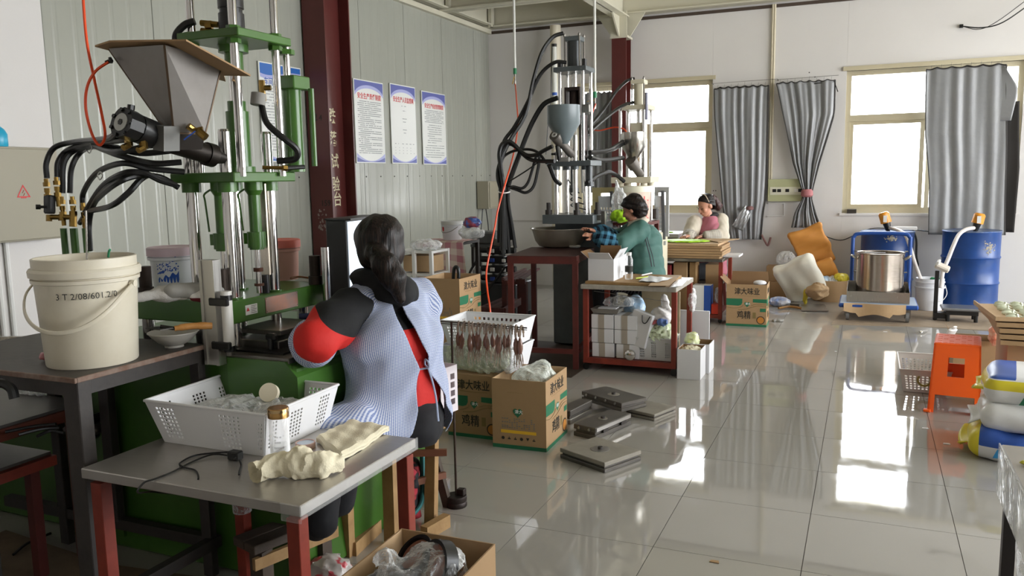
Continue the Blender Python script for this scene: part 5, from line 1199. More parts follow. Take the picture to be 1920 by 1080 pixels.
# her stool
s2 = T('high_stool', 'plain dark stool under the person in the teal jacket', 'stool', (pel.x, pel.y, 0)); zt = pel.z-.13
B().box(pel.x-.15, pel.x+.17, pel.y-.16, pel.y+.16, zt-.03, zt, bev=.004).o('seat', wood_dk, s2)
for sx_ in (-1, 1):
    for sy_ in (-1, 1): B().bar((pel.x+sx_*.15, pel.y+sy_*.15, 0), (pel.x+sx_*.12, pel.y+sy_*.12, zt-.03), .035).o('leg', darkred, s2, ang=None)

# ---------------------------------------------- woman in the pink vest at the far table
f = V((-.66, -.75, 0)).normalized(); l = V((-f.y, f.x, 0))
pel = P(1335, 505, 9.75); chest = P(1330, 440, 9.66); neck = P(1331, 404, 9.66); hc = P(1323, 385, 9.6)
shR, shL = P(1302, 418, 9.68), P(1351, 414, 9.72)
elR, wrR = P(1294, 443, 9.5), P(1292, 441, 9.3)
elL, wrL = P(1352, 444, 9.5), P(1324, 441, 9.35)
wrR.z = max(wrR.z, .89); wrL.z = max(wrL.z, .89)
hpL, hpR = pel+l*.09, pel-l*.09; knL, knR = hpL+f*.4, hpR+f*.4; anL, anR = knL+V((0, .05, -.4)), knR+V((0, .05, -.4))
w3 = T('person', 'person in pink vest over cream fleece sleeves sorting at the far table by the window', 'person', (pel.x, pel.y, 0))
hd_dir = V((-.62, -.66, -.42)); HF, hp_, HR = headsdf(hc, hd_dir, (-.2, -.2, 1), 1.05)
body = smin([ecap(pel, chest, (.16, .12), (.16, .11), l), ecap(chest, neck-V((0, 0, .05)), (.16, .11), (.09, .06), l), cone(neck-V((0, 0, .04)), hc-V((0, 0, .04)), .055, .05),
             cone(shL, elL, .05, .042), cone(elL, wrL, .042, .028), cone(shR, elR, .05, .042), cone(elR, wrR, .042, .028),
             cone(hpL, knL, .09, .06), cone(hpR, knR, .09, .06), cone(knL, anL, .058, .04), cone(knR, anR, .058, .04)], .03)
bs = [O(body, *box_of([pel, chest, shL, shR, elL, wrL, elR, wrR, knL, knR, anL, anR, hc], .13), .018), O(HF, V(hc)-V((.15,)*3), V(hc)+V((.15,)*3), .007)]
for w_, d_, sd in ((wrL, V((-.75, -.5, -.15)), 1), (wrR, V((-.35, -.8, -.1)), -1)):
    d_ = d_.normalized(); hf = hand(w_, d_, (0, 0, -1), 1, .55, sd); bs.append(O(hf, V(w_)-V((.12, .12, .08)), V(w_)+d_*.16+V((.1, .1, .08)), .005))
joinB(bs).o('body', skin, w3, fix=False, ang=60)
face_parts(w3, hp_, hd_dir, 1.05, True)
tors = smin([ecap(pel, chest, (.2, .16), (.2, .15), l), ecap(chest, neck-V((0, 0, .06)), (.2, .15), (.1, .09), l)], .05)
fl = M('cream fleece', '#c9bfae', .95)
arms = smin([cone(shL, elL, .095, .09), cone(shR, elR, .095, .09), cone(elL, elL*.5+wrL*.5, .085, .07), cone(elR, elR*.5+wrR*.5, .085, .07)], .03)
O(crumple(arms, 30, .004, 1), *box_of([shL, shR, elL, elR, wrL, wrR], .15), .012).o('sleeves', fl, w3, ang=70)
gz = Mcheck('fine grey check', '#bdb5a8', '#8f897f', 60)
for a, e_, k in ((elL, wrL, 0), (elR, wrR, 1)):
    O(crumple(cone(a*.6+e_*.4, e_, .082, .048), 34, .004, k), *box_of([a, e_], .12), .011).o('over_sleeve', gz, w3, ang=70, uv=lambda p: (p.x, p.z))
O(crumple(tors, 20, .006, 2), *box_of([pel, chest, neck], .26), .012).o('vest', M('dusty pink quilt', '#b06a78', .8, bump=(60, .1)), w3, ang=70)
O(smin([ell(neck+V((0, 0, .0)), (.075, .075, .035)), ell(neck+V((.03, .03, .01)), (.07, .07, .03))], .02), *box_of([neck], .12), .009).o('collar', M('black collar', '#191414', .8), w3, ang=70)
O(smin([cone(hpL, knL, .11, .09), cone(hpR, knR, .11, .09), cone(knL, anL, .085, .065), cone(knR, anR, .085, .065)], .03), *box_of([hpL, hpR, knL, knR, anL, anR], .15), .018).o('trousers', M('black trousers', '#131318', .85), w3, ang=70)
hu = V((-.2, -.2, 1)).normalized(); hfd = (hd_dir-hu*hd_dir.dot(hu)).normalized()
pt0, pt1 = P(1337, 372, 9.68), P(1343, 383, 9.72)
HB = O(crumple(smin([ell(hp_(0, -.022, .036), (.09, .104, .094), HR), ell(hp_(0, -.05, -.02), (.08, .06, .07), HR)], .03), 45, .004, 5), *box_of([hc], .16), .008)
HB = cut(HB, lambda Q: .06-((Q-A(hc)) @ A(hfd))+np.clip(((Q-A(hc)) @ A(hu)-.06)*1.5, -.14, .06), keep=1); HB.o('hair', hair_m, w3, ang=70)
O(crumple(smin([cone(pt0, pt1, .045, .055), ell(pt1+V((.02, 0, -.02)), (.05, .05, .06))], .02), 60, .008, 3), *box_of([pt0, pt1], .13), .008).o('ponytail', M('reddish brown hair', '#3c1d19', .5, bump=(90, .3)), w3, ang=70)
B().tube([hp_(-.086, -.0, .04), hp_(-.05, -.01, .115), hp_(0, -.01, .132), hp_(.05, -.01, .115), hp_(.086, 0, .04)], .006, n=6).o('hair_band', M('pale hair band', '#cdb9a6', .5), w3)
s3 = T('high_stool', 'plain stool under the person in the pink vest', 'stool', (pel.x, pel.y, 0)); zt = pel.z-.12
B().box(pel.x-.16, pel.x+.16, pel.y-.16, pel.y+.16, zt-.03, zt, bev=.004).o('seat', wood_dk, s3)
for sx_ in (-1, 1):
    for sy_ in (-1, 1): B().bar((pel.x+sx_*.14, pel.y+sy_*.14, 0), (pel.x+sx_*.12, pel.y+sy_*.12, zt-.03), .035).o('leg', darkred, s3, ang=None)
# ================================================================== middle of the hall
# red column with gilt lettering
c1 = B().box(-5.16, -4.9, 6.85, 6.868, 0, ZC).box(-5.16, -4.9, 7.262, 7.28, 0, ZC).box(-5.04, -5.02, 6.868, 7.262, 0, ZC).o('column_1', redcol, kind='structure', ang=None)
gilt = M('gilt lettering', '#d8cfae', .6)
for k, ch in enumerate('跌落试验台'):
    q = PX((622.5, 625, 628, 630.5, 632.5)[k], (214, 257, 299, 342, 370)[k], -5.02)
    text(ch, (-5.0185, q.y-.07, q.z-.075), (0, 1, 0), (0, 0, 1), .16, gilt, c1, 'sign_lettering', .003, width=.125)
for ch, x, y, s_ in (('2', 591, 226, .1), ('4', 601, 226, .08), ('159', 605, 386, .08)):
    q = PY(x, y, 6.849); text(ch, (q.x-.02, 6.8485, q.z), (1, 0, 0), (0, 0, 1), s_, dark_ink, c1, 'marking')
b = B()
random.seed(2)
for k in range(26):
    q = PY(606+random.uniform(-9, 6), 392+random.random()*42, 6.8488); r = .004+.008*random.random()
    b.add([(q.x+r*math.cos(a)*(1+.4*random.random()), 6.8488, q.z+1.4*r*math.sin(a)) for a in [i*1.05 for i in range(6)]], [tuple(range(6))])
b.o('chipped_paint', M('bare primer', '#8f8079', .6), c1, ang=None, fix=False)
# posters on the left wall
pap = M('poster board', '#e2e3df', .3); pur = M('violet print', '#5b62a6', .4); pur2 = M('pale violet print', '#a9addb', .4); blu = M('blue poster print', '#2c66b4', .4); txt = M('poster text', '#85888b', .6)
def poster(label, y0_, y1_, z0_, z1_, title, tcol, head, head2, lines, tsize, seed, top_only=False):
    t = T('poster', label, 'poster', (XL+.012, (y0_+y1_)/2, z0_)); x = XL+.022; w = y1_-y0_
    B().box(XL+.008, x, y0_, y1_, z0_, z1_, bev=.002).o('board', pap, t, ang=None)
    def arc(za, zb, n=14, m=head, xx=x+.0006, flip=1):
        pass
    def shape(pts, m, k): 
        b = B(); b.add([(x+.0005*k, y, z) for y, z in pts], [tuple(range(len(pts)))]); b.o('printed_band', m, t, ang=None, fix=False)
    n = 16; ys = [y0_+.012+(w-.024)*i/n for i in range(n+1)]
    h = z1_-z0_
    top = z1_-.012
    curve = [top-(.04+.13*(1-math.sqrt(1-.9*(1-2*i/n)**2))) if not top_only else top-.05-.07*(1-i/n)*math.sin(PI*min(1, .2+i/n)) for i in range(n+1)]
    for i in range(n):
        pass
    shape([(ys[0], top), (ys[-1], top)]+[(ys[i], curve[i]-.035) for i in range(n, -1, -1)], head2, 1)
    shape([(ys[0], top), (ys[-1], top)]+[(ys[i], curve[i]) for i in range(n, -1, -1)], head, 2)
    bot = z0_+.012
    shape([(ys[0], bot), (ys[-1], bot)]+[(ys[i], bot+.012+.085*abs(1-2*i/n)**2) for i in range(n, -1, -1)], head2, 1)
    shape([(ys[0], bot), (ys[-1], bot)]+[(ys[i], bot+.004+.05*abs(1-2*i/n)**2) for i in range(n, -1, -1)], head, 2)
    text(title, (x+.0012, y0_+w*.1, z1_-.2), (0, 1, 0), (0, 0, 1), tsize, tcol, t, 'poster_title', .0012, width=w*.8)
    rnd = random.Random(seed); b = B()
    for z, segs in lines:
        for a, c in segs:
            y = y0_+w*a
            while y < y0_+w*c:
                L = rnd.uniform(.008, .014)
                if rnd.random() > .08: b.quad((x+.0006, y, z0_+h*z), (x+.0006, min(y+L, y0_+w*c), z0_+h*z), (x+.0006, min(y+L, y0_+w*c), z0_+h*z+.008), (x+.0006, y, z0_+h*z+.008))
                y += L+.003
    b.o('poster_text', txt, t, ang=None, fix=False, kind='stuff'); return t
rn = random.Random(4)
def para(n, z0_, z1_, a=.1, c=.9):
    return [(z1_-(z1_-z0_)*i/(n-1), [(a+(.06 if i % 3 == 0 else 0), c if i % 3 != 2 else rn.uniform(.4, .9))]) for i in range(n)]
poster('white wall poster with blue curved header between the press and red column', 6.17, 6.785, 1.765, 2.68, '车间主管工作职责', blue_ink, blu, pur2, para(22, .12, .74), .075, 1, True)
poster('violet topped text poster partly hidden by the red column', 7.69, 8.285, 1.77, 2.68, '安全生产责任制度', red_ink, pur, pur2, para(27, .12, .74), .07, 2)
poster('violet topped chart poster in the middle of the row of three', 8.435, 9.02, 1.77, 2.70, '安全生产人员监督网', red_ink, pur, pur2, [(.73, [(.42, .46), (.5, .6)]), (.67, [(.47, .58)]), (.57, [(.42, .62)]), (.53, [(.46, .58)]), (.43, [(.45, .6)]), (.39, [(.46, .58)])]+[(.25, [(a, a+.07) for a in (.1, .25, .4, .55, .7, .84)])]+[(.2-.035*i, [(a, a+.02) for a in (.13, .28, .43, .58, .73, .87)]) for i in range(3)], .07, 3)
poster('violet topped list poster nearest the hall corner', 9.18, 9.805, 1.765, 2.68, '安全生产检查管理制度', red_ink, pur, pur2, para(8, .58, .74)+para(9, .3, .54, .2, .8)+para(6, .1, .26), .065, 4)

# ------------------------------------------------ grey injection press
g2 = T('injection_press', 'grey vertical injection press with grey conical hopper behind the steel basin', 'machine', (-2.43, 7.15, 0))
B().box(-2.68, -2.19, 7.16, 7.65, .02, 1.1, bev=.01).box(-2.66, -2.2, 7.18, 7.5, 1.09, 1.163).o('base', grey_en, g2)
B().box(-2.68, -2.2, 6.9, 7.32, 1.162, 1.243, bev=.004).o('lower_platen', grey_en, g2)
B().box(-2.63, -2.22, 6.9, 7.22, 1.672, 1.718, bev=.003).o('middle_platen', grey_en, g2)
for x, y in ((-2.562, 6.96), (-2.385, 6.96), (-2.37, 7.2), (-2.55, 7.2)):
    B().cyl((x, y, 1.243), (x, y, 1.94 if x > -2.5 else 1.8), .0225, n=16).o('tie_bar', chrome, g2)
    B().cyl((x, y, 1.64), (x, y, 1.672), .034, n=16).o('collar', grey_en, g2)
for x, y in ((-2.64, 6.96), (-2.36, 6.93), (-2.2, 7.02)):
    B().cyl((x, y, 1.243), (x, y, 1.285), .031, n=12).cyl((x, y, 1.285), (x, y, 1.35), .019, n=12).o('stud', black_steel, g2)
B().box(-2.2, -2.17, 7.0, 7.2, 1.19, 1.235).box(-2.175, -2.14, 7.05, 7.08, 1.14, 1.27).o('side_bracket', steel_gy, g2)
for x, y in ((-2.535, 7.0), (-2.315, 6.98), (-2.3, 7.16), (-2.52, 7.16)): B().cyl((x, y, 1.718), (x, y, 2.5), .0165, n=14).o('guide_rod', chrome, g2)
B().box(-2.575, -2.27, 6.94, 7.2, 2.49, 2.532, bev=.004).o('upper_platen', grey_en, g2)
B().cyl((-2.42, 7.06, 2.532), (-2.42, 7.06, 2.76), .062, n=24).o('top_cylinder', M('dark grey cylinder', '#3f4243', .35, .3), g2)
B().box(-2.49, -2.345, 6.99, 7.13, 2.755, 2.795, bev=.004).o('cylinder_cap', grey_en, g2)
for x, y in ((-2.485, 6.995), (-2.35, 6.995), (-2.35, 7.125), (-2.485, 7.125)): B().cyl((x, y, 2.53), (x, y, 2.82), .007, n=8).cyl((x, y, 2.795), (x, y, 2.81), .013, n=6).o('tie_rod', steel_gy, g2)
B().cyl((-2.3, 6.98, 2.532), (-2.3, 6.98, 2.59), .021, n=12).o('end_cap', black_pl, g2); B().cyl((-2.53, 7.0, 2.532), (-2.53, 7.0, 2.57), .024, n=12).o('end_cap', black_pl, g2)
B().cyl((-2.42, 7.06, 2.36), (-2.42, 7.06, 2.49), .026, n=16).o('ram', chrome, g2)
B().box(-2.49, -2.345, 6.99, 7.13, 2.33, 2.36).box(-2.49, -2.475, 6.99, 7.13, 2.12, 2.34).box(-2.36, -2.345, 6.99, 7.13, 2.12, 2.34).cyl((-2.42, 7.06, 2.1), (-2.42, 7.06, 2.33), .045, n=18).o('injection_yoke', M('dark oily steel', '#3a2f2c', .45, .6), g2)
B().box(-2.31, -2.24, 6.93, 7.0, 2.13, 2.2, bev=.004).o('slide_block', steel_gy, g2)
B().cyl((-2.36, 7.12, 1.718), (-2.36, 7.12, 2.12), .04, n=16).o('injection_barrel', M('dark oily steel', '#3a2f2c', .45, .6), g2)
hb = PY(1057, 230, 6.78); hc_ = (hb.x, 6.78, 0)
B().lathe([(.03, 1.86), (.035, 1.86), (.142, 2.03), (.142, 2.185), (.138, 2.185), (.137, 2.03), (.03, 1.87)], hc_, 36).o('hopper', M('grey hopper', '#6f7a7d', .35, n=(6, .4, '#646f72')), g2)
m0, m1 = PY(1040, 253, 6.7), PY(1072, 290, 6.95); md = (m1-m0).normalized()
B().cyl(m0, m0+md*.1, .052, n=18).cyl(m0+md*.1, m1, .036, n=16).cyl(m0-md*.004, m0, .046, n=18).o('screw_motor', M('bare grey motor', '#77726c', .4, .5), g2)
B().lathe([(.012, 0), (.026, 0), (.026, .006), (.012, .006)], (0, 0, 0), 20, X=Matrix.Translation(m0-md*.009) @ md.to_track_quat('Z', 'Y').to_matrix().to_4x4(), close=True).o('motor_badge', white_pl, g2)
B().cyl(PY(1044, 273, 6.75), PY(1048, 300, 6.8), .016, n=10).cyl(PY(1034, 289, 6.75), PY(1042, 289, 6.75), .01, n=6).o('valve_stem', black_pl, g2)
B().box(*[q for k in range(3) for q in (PY(1058, 299, 6.85)[k]-(.05, .02, .02)[k], PY(1058, 299, 6.85)[k]+(.05, .02, .02)[k])], bev=.006).o('wrapped_valve', M('grey wrap', '#8d8b86', .7), g2)
for x, y, z0_, z1_ in ((-2.42, 7.03, 1.45, 1.62), (-2.3, 7.1, 1.5, 1.65)): B().cyl((x, y, z0_), (x, y, z1_+.05), .03, n=16).cyl((x, y, z0_-.01), (x, y, z0_+.03), .042, n=16).o('clamp_cylinder', M('dark grey cylinder', '#3f4243', .35, .3), g2); B().cyl((x, y, 1.243), (x, y, z0_), .014, n=12).o('clamp_rod', chrome, g2)
b = B()
for k in range(5): b.tube([(-2.5+.02*k, 7.1, 1.55-.05*k), (-2.46, 7.06, 1.52-.05*k), (-2.42+.02*k, 7.12, 1.48-.05*k)], .006, n=5)
b.o('oil_pipe', rubber, g2, kind='stuff')
Dh = {}
def hose(pts, r, t, name='hose', m=None): return B().tube([P(*p) for p in pts], r, n=7, per=6).o(name, m or rubber, t)
for pts, r in (([(1056, 62, 7.0), (1036, 70, 7.0), (1016, 98, 7.0), (1000, 150, 7.0), (985, 215, 7.0), (958, 260, 7.0), (939, 300, 7.0), (933, 330, 7.0), (941, 362, 7.0)], .017),
               ([(1062, 117, 6.95), (1040, 117, 6.95), (1013, 140, 7.0), (990, 190, 7.02), (965, 237, 7.03), (945, 265, 7.03), (937, 300, 7.03), (944, 360, 7.03)], .016),
               ([(1046, 183, 6.95), (1020, 195, 7.0), (1000, 226, 7.05), (985, 260, 7.06), (970, 300, 7.06), (957, 335, 7.06), (950, 360, 7.06)], .021),
               ([(1036, 274, 6.8), (1020, 282, 6.85), (1005, 290, 6.9), (988, 291, 6.95), (975, 282, 6.97), (964, 271, 6.97), (953, 265, 6.97), (941, 271, 6.97), (936, 288, 6.97), (938, 310, 6.97), (945, 356, 6.97)], .017),
               ([(1040, 302, 6.8), (1013, 302, 6.9), (994, 299, 6.95), (981, 290, 6.99), (970, 278, 6.99), (955, 270, 7.0), (943, 282, 7.0), (939, 310, 7.0), (947, 358, 7.0)], .017),
               ([(1025, 306, 6.9), (1013, 290, 6.95), (1003, 283, 7.0), (990, 280, 7.04), (975, 281, 7.04), (956, 286, 7.05), (942, 299, 7.05), (939, 330, 7.05), (949, 358, 7.05)], .012),
               ([(1010, 290, 6.98), (1004, 297, 6.98), (998, 318, 7.0), (990, 342, 7.0), (979, 353, 7.0), (962, 350, 7.0), (951, 354, 7.0)], .012),
               ([(1012, 293, 7.0), (1008, 320, 7.02), (1000, 350, 7.03), (986, 361, 7.03), (970, 356, 7.03), (952, 350, 7.03)], .013),
               ([(1020, 296, 6.9), (990, 318, 6.95), (952, 342, 7.0)], .006),
               ([(1030, 310, 7.0), (1040, 335, 7.1), (1050, 345, 7.2)], .02),
               ([(1106, 285, 7.2), (1140, 281, 7.6), (1168, 265, 8.0)], .017), ([(1106, 288, 7.25), (1142, 284, 7.65), (1170, 269, 8.05)], .015),
               ([(1106, 295, 7.2), (1130, 301, 7.6), (1168, 296, 8.0)], .022),
               ([(1100, 343, 7.3), (1120, 330, 7.6), (1140, 323, 7.8), (1155, 328, 8.0), (1170, 340, 8.1)], .02),
               ([(1190, 147, 8.2), (1175, 152, 8.2), (1155, 172, 8.0), (1130, 208, 7.7), (1100, 243, 7.4)], .016),
               ([(1188, 192, 8.2), (1172, 196, 8.1), (1150, 210, 7.9), (1125, 230, 7.6), (1100, 253, 7.4)], .016)): hose(pts, r, g2)
for k, (x0_, x1_, y1_, d) in enumerate(((938, 934, 455, 7.05), (941, 940, 470, 7.02), (944, 948, 468, 6.98), (947, 955, 475, 7.0), (950, 960, 450, 7.04), (953, 966, 465, 7.0), (943, 944, 480, 6.96))):
    hose([(x0_, 352, d), (x0_, 380, d), ((x0_+x1_)/2, 420, d), (x1_, y1_, d)], .016, g2)
B().tube([P(935, 360, 6.9), P(945, 362, 6.86), P(955, 360, 6.9), P(953, 358, 7.1), P(938, 358, 7.1)], .006, n=6, closed=True).o('cable_tie', white_pl, g2)
# hydraulic unit at its left
hu_ = T('hydraulic_unit', 'dark hydraulic power unit with stacked valves left of the red basin table', 'machine', P(945, 560, 8.150)*1.0)
q = PY(934, 500, 8.000)
B().box(q.x-.35, q.x+.25, 7.900, 8.450, .12, .46, bev=.01).o('oil_tank', M('dark tank', '#2a2b2c', .45), hu_)
for x in (-.3, .2):
    for y in (7.950, 8.400): B().box(q.x+x-.02, q.x+x+.02, y-.02, y+.02, 0, .12).o('leg', black_steel, hu_)
for k, z in enumerate((.47, .57, .67, .77)):
    b = B().box(q.x-.1, q.x+.1, 7.930, 8.100, z, z+.08, bev=.006).cyl((q.x-.2, 8.010, z+.04), (q.x+.2, 8.010, z+.04), .034, n=14); b.o('solenoid_valve', black_pl, hu_)
    B().box(q.x-.06, q.x-.01, 7.915, 7.935, z+.02, z+.06, bev=.003).o('plug_label', white_pl if k % 2 else M('blue label', '#3150a8', .5), hu_)
    B().box(q.x+.08, q.x+.12, 7.915, 7.935, z+.02, z+.055, bev=.003).o('plug_label', white_pl, hu_)
B().box(q.x-.05, q.x+.12, 8.000, 8.200, .85, .93, bev=.006).o('manifold', steel_gy, hu_)
for k in range(5): B().cyl((q.x-.06+.045*k, 8.050, .93), (q.x-.06+.045*k, 8.050, 1.02), .014, n=8).o('hose_fitting', brass if k % 2 else steel_gy, hu_)
mq = PY(905, 462, 8.150); B().box(mq.x-.13, mq.x+.16, 8.100, 8.350, .86, 1.0, bev=.02).box(mq.x-.13, mq.x+.16, 8.110, 8.340, .83, .86).o('motor_box', M('mid grey motor', '#5d6163', .4), hu_)
B().box(mq.x-.02, mq.x+.05, 8.097, 8.101, .955, .975).o('plate', M('pale plate', '#b7a7ab', .4), hu_, ang=None)
b = B()
for x in (-.11, .14):
    for y in (8.130, 8.320): b.box(mq.x+x-.015, mq.x+x+.015, y-.015, y+.015, 0, .83)
b.o('stand', black_steel, hu_, ang=None)
B().tube([P(893, 490, 8.050), P(880, 515, 8.000), P(885, 545, 8.000), P(905, 552, 8.000), P(925, 530, 8.050), P(948, 500, 8.050)], .012, n=8).o('hose', rubber, hu_)
B().lathe([(.05, 0), (.06, .01), (.06, .13), (.03, .17), (.02, .18), (.02, .2)], (q.x-.25, 8.000, .46), 20).o('glass_jar', clear_film, hu_)
for pts, nm, lb in (([(934, 392, 6.85), (927, 430, 6.8), (919, 470, 6.75), (912, 510, 6.7), (914, 545, 6.65), (919, 580, 6.6), (923, 640, 6.6), (930, 668, 6.6)], 'air_hose', 'orange air hose hanging down past the hydraulic unit'),):
    B().tube([PY(965.5, 128, 9.5)-V((0, 0, .19)), P(969, 195, 8.9), P(971, 235, 8.3), P(963, 288, 7.4), P(950, 335, 6.9)]+[P(*p) for p in pts], .0075, n=7).o(nm, orange_hose, None, lb, 'hose')
# air pipes dropping from the beams
grn = M('green pipe fitting', '#1f7a4d', .45); pipe_m = M('white plastic pipe', '#d9d9d2', .4)
for k, (x, y1_, yy, lb) in enumerate(((962, 128, 9.5, 'white air pipe with green fitting and valve hanging before the hall corner'), (1112, 172, 9.5, 'white air pipe with green fitting hanging right of the grey press'))):
    t = T('air_pipe', lb, 'pipe', PY(x+3, y1_, yy)); a = PY(x+3.5, y1_, yy)
    B().cyl(a, (a.x, a.y, 4.25), .016, n=12).o('pipe', pipe_m, t)
    B().cyl(a-V((0, 0, .07)), a+V((0, 0, .0)), .022, n=12).o('green_fitting', grn, t)
    B().cyl(a-V((0, 0, .15)), a-V((0, 0, .07)), .011, n=10).cyl(a-V((0, 0, .2)), a-V((0, 0, .15)), .014, n=6).o('valve', steel_gy, t)
    B().bar(a-V((.0 if not k else 0, .02, .1)), a-V(((.03 if not k else .09), .02, .19 if not k else .11)), .012, .006).o('lever', M('yellow lever', '#c39b3e', .45), t)
a = PY(1117, 195, 9.5); B().tube([a, P(1110, 215, 8.9), P(1108, 238, 8.6), P(1122, 245, 8.4), P(1150, 239, 8.3), P(1168, 241, 8.2), P(1178, 252, 8.15)], .0075, n=7).o('air_hose', orange_hose, None, 'thin orange air hose curving to the cream press', 'hose')
# column and narrow duct behind the grey press
B().cyl((-4.06, 11.05, 0), (-4.06, 11.05, 3.66), .075, n=20).o('downpipe', M('cream downpipe', '#d6cdb8', .45), None, 'cream round downpipe on the back wall left of the grey press', 'pipe')
tl = T('hanging_tube', 'slim white tube with black cap hanging before the cream downpipe', 'tube', (-4.1, 10.5, 1.9)); q0, q1 = PY(1039, 88, 10.945), PY(1040, 195, 10.945)
B().cyl(q1, q0, .035, n=14).o('tube', M('pale tube', '#d5d6cd', .4), tl); B().cyl(q0, q0+V((0, 0, .04)), .036, n=14).o('cap', black_pl, tl); B().cyl((q0+q1)/2-V((0, 0, .27)), (q0+q1)/2-V((0, 0, .23)), .036, n=14).o('blue_band', blue_ink, tl)
B().tube([q0+V((-.03, 0, .02)), PY(1034, 130, 10.6), PY(1033, 185, 10.6), PY(1028, 230, 10.6), PY(1024, 290, 10.6)], .006, n=5).o('hanging_wire', rubber, tl)
# electric box in the corner
eb = T('junction_box', 'beige electric box on the back wall beside the hall corner', 'box', PY(915, 390, 11.1)); q0, q1 = PX(899, 340, -5.14), PX(915, 390, -5.14)
B().box(-5.165, -4.98, 10.72, 11.05, q1.z, q0.z, bev=.004).o('body', cab_m, eb); B().box(-4.98, -4.965, 10.74, 11.03, q1.z+.02, q0.z-.02, bev=.003).o('door', cab_m, eb)
b = B(); b.tube([PX(905, 391, -5.1), PX(903, 420, -5.1), PX(900, 450, -5.1)], .008, n=6).o('cable', rubber, eb); B().tube([PX(911, 391, -5.1), PX(915, 420, -5.1), PX(917, 450, -5.1)], .008, n=6).o('cable', rubber, eb)
B().box(-5.0, -3.2, YB-.02, YB, .935, .955).o('baseboard_1', M('wall seam', '#b5b0aa', .6), kind='structure', ang=None)

# ------------------------------------------------ cream press behind
g3 = T('injection_press', 'cream painted vertical injection press with steel hopper by the window', 'machine', (-2.12, 8.3, 0))
B().box(-2.35, -1.92, 8.1, 8.6, .02, 1.0, bev=.01).o('base', cream_en, g3)
B().box(-2.38, -1.97, 8.05, 8.4, 1.505, 1.565, bev=.004).o('middle_platen', cream_en, g3)
for x, y in ((-2.3, 8.12), (-2.06, 8.12), (-2.04, 8.34), (-2.28, 8.34)): B().cyl((x, y, 1.0), (x, y, 1.75), .022, n=12).o('tie_bar', chrome, g3); B().cyl((x, y, 1.565), (x, y, 2.24), .017, n=12).o('guide_rod', chrome, g3); B().cyl((x, y, 1.47), (x, y, 1.505), .035, n=12).o('collar', cream_en, g3)
B().box(-2.27, -2.0, 8.06, 8.35, 2.225, 2.27, bev=.004).o('upper_platen', cream_en, g3)
B().cyl((-2.13, 8.2, 2.27), (-2.13, 8.2, 2.5), .052, n=20).o('top_cylinder', cream_en, g3); B().box(-2.2, -2.06, 8.13, 8.27, 2.48, 2.52, bev=.004).o('cylinder_cap', cream_en, g3)
for x in (-2.19, -2.07): B().cyl((x, 8.15, 2.27), (x, 8.15, 2.55), .007, n=8).cyl((x, 8.15, 2.52), (x, 8.15, 2.535), .013, n=6).o('tie_rod', steel_gy, g3)
B().cyl((-2.13, 8.2, 2.1), (-2.13, 8.2, 2.23), .025, n=14).o('ram', chrome, g3)
B().box(-2.2, -2.06, 8.12, 8.26, 1.94, 2.1, bev=.004).o('injection_yoke', cream_en, g3)
hb = PY(1188, 266, 8.0); B().lathe([(.035, 1.74), (.04, 1.74), (.12, 1.86), (.12, 2.0), (.116, 2.0), (.116, 1.86), (.035, 1.75)], (hb.x, 8.0, 0), 32).o('hopper', steel, g3)
B().cyl(PY(1182, 300, 7.95), PY(1190, 312, 8.02), .06, n=16).cyl(PY(1190, 312, 8.02), PY(1203, 330, 8.15), .045, n=14).o('screw_barrel', M('bare grey motor', '#77726c', .4, .5), g3)
B().cyl((-2.02, 8.06, 2.12), (-2.02, 8.06, 2.38), .016, n=10).o('sensor_bar', M('violet grey bar', '#8f90a3', .5), g3)

# ------------------------------------------------ basin on its red table, red benches
rt_ = T('steel_table', 'dark red steel table carrying the wide steel basin', 'table', (-2.45, 6.5, 0)); R9 = Matrix.Translation((-2.165, 6.27, 0)) @ Matrix.Rotation(math.radians(8), 4, 'Z')
B().box(-.56, .02, 0, .84, .925, .94, X=R9).o('tabletop', M('worn red sheet', '#4b2a25', .5, n=(7, .5, '#3a2421')), rt_, ang=None)
B().box(-.56, .02, -.005, .03, .875, .935, X=R9).box(-.01, .025, 0, .84, .875, .935, X=R9).o('rail', darkred, rt_, ang=None)
for x, y in ((-.555, 0), (-.01, 0), (-.01, .8), (-.555, .8)): B().box(x-.005, x+.04, y, y+.04, 0, .9, X=R9).o('leg', darkred, rt_, ang=None)
B().box(-.53, 0, 0, .035, .13, .17, X=R9).o('stretcher', darkred, rt_, ang=None); B().box(0, .035, .04, .82, .13, .17, X=R9).o('stretcher', darkred, rt_, ang=None)
bs_ = T('steel_basin', 'wide stainless steel basin with turned rim on the dark red table', 'basin', PZ(1048, 468, .94)); c_ = PZ(1049, 428, 1.11); c_.z = .941
B().lathe([(.001, 0), (.15, 0), (.19, .012), (.225, .06), (.25, .15), (.258, .165), (.272, .168), (.272, .172), (.256, .172), (.246, .152), (.22, .062), (.186, .016), (.001, .004)], c_, 56).o('body', M('worn steel', '#aaa294', .35, .55, n=(4, .6, '#968e81')), bs_)
q = PZ(1078, 464, .945); B().lathe([(.001, 0), (.045, 0), (.055, .012), (.05, .02), (.03, .012), (.001, .01)], q, 24).o('dish', M('foil dish', '#c9c8c4', .4), None, 'small pale foil dish beside the steel basin', 'dish')
B().box(*[v for k in range(3) for v in (PZ(1100, 450, .95)[k]-(.05, .015, .008)[k], PZ(1100, 450, .95)[k]+(.05, .015, .008)[k])]).o('scrap_bar', steel_gy, None, 'small bare metal bar on the red table beside the basin', 'bar')
rb_ = T('red_bench', 'low dark red steel frame bench left of the basin table', 'bench', (-2.9, 6.7, 0)); q = PZ(945, 530, .62)
for k in range(3): B().bar(PZ(948+k*14, 528-2*k, .63), PZ(985+k*12, 508-2*k, .63), .035, .02).o('slat', darkred, rb_, ang=None)
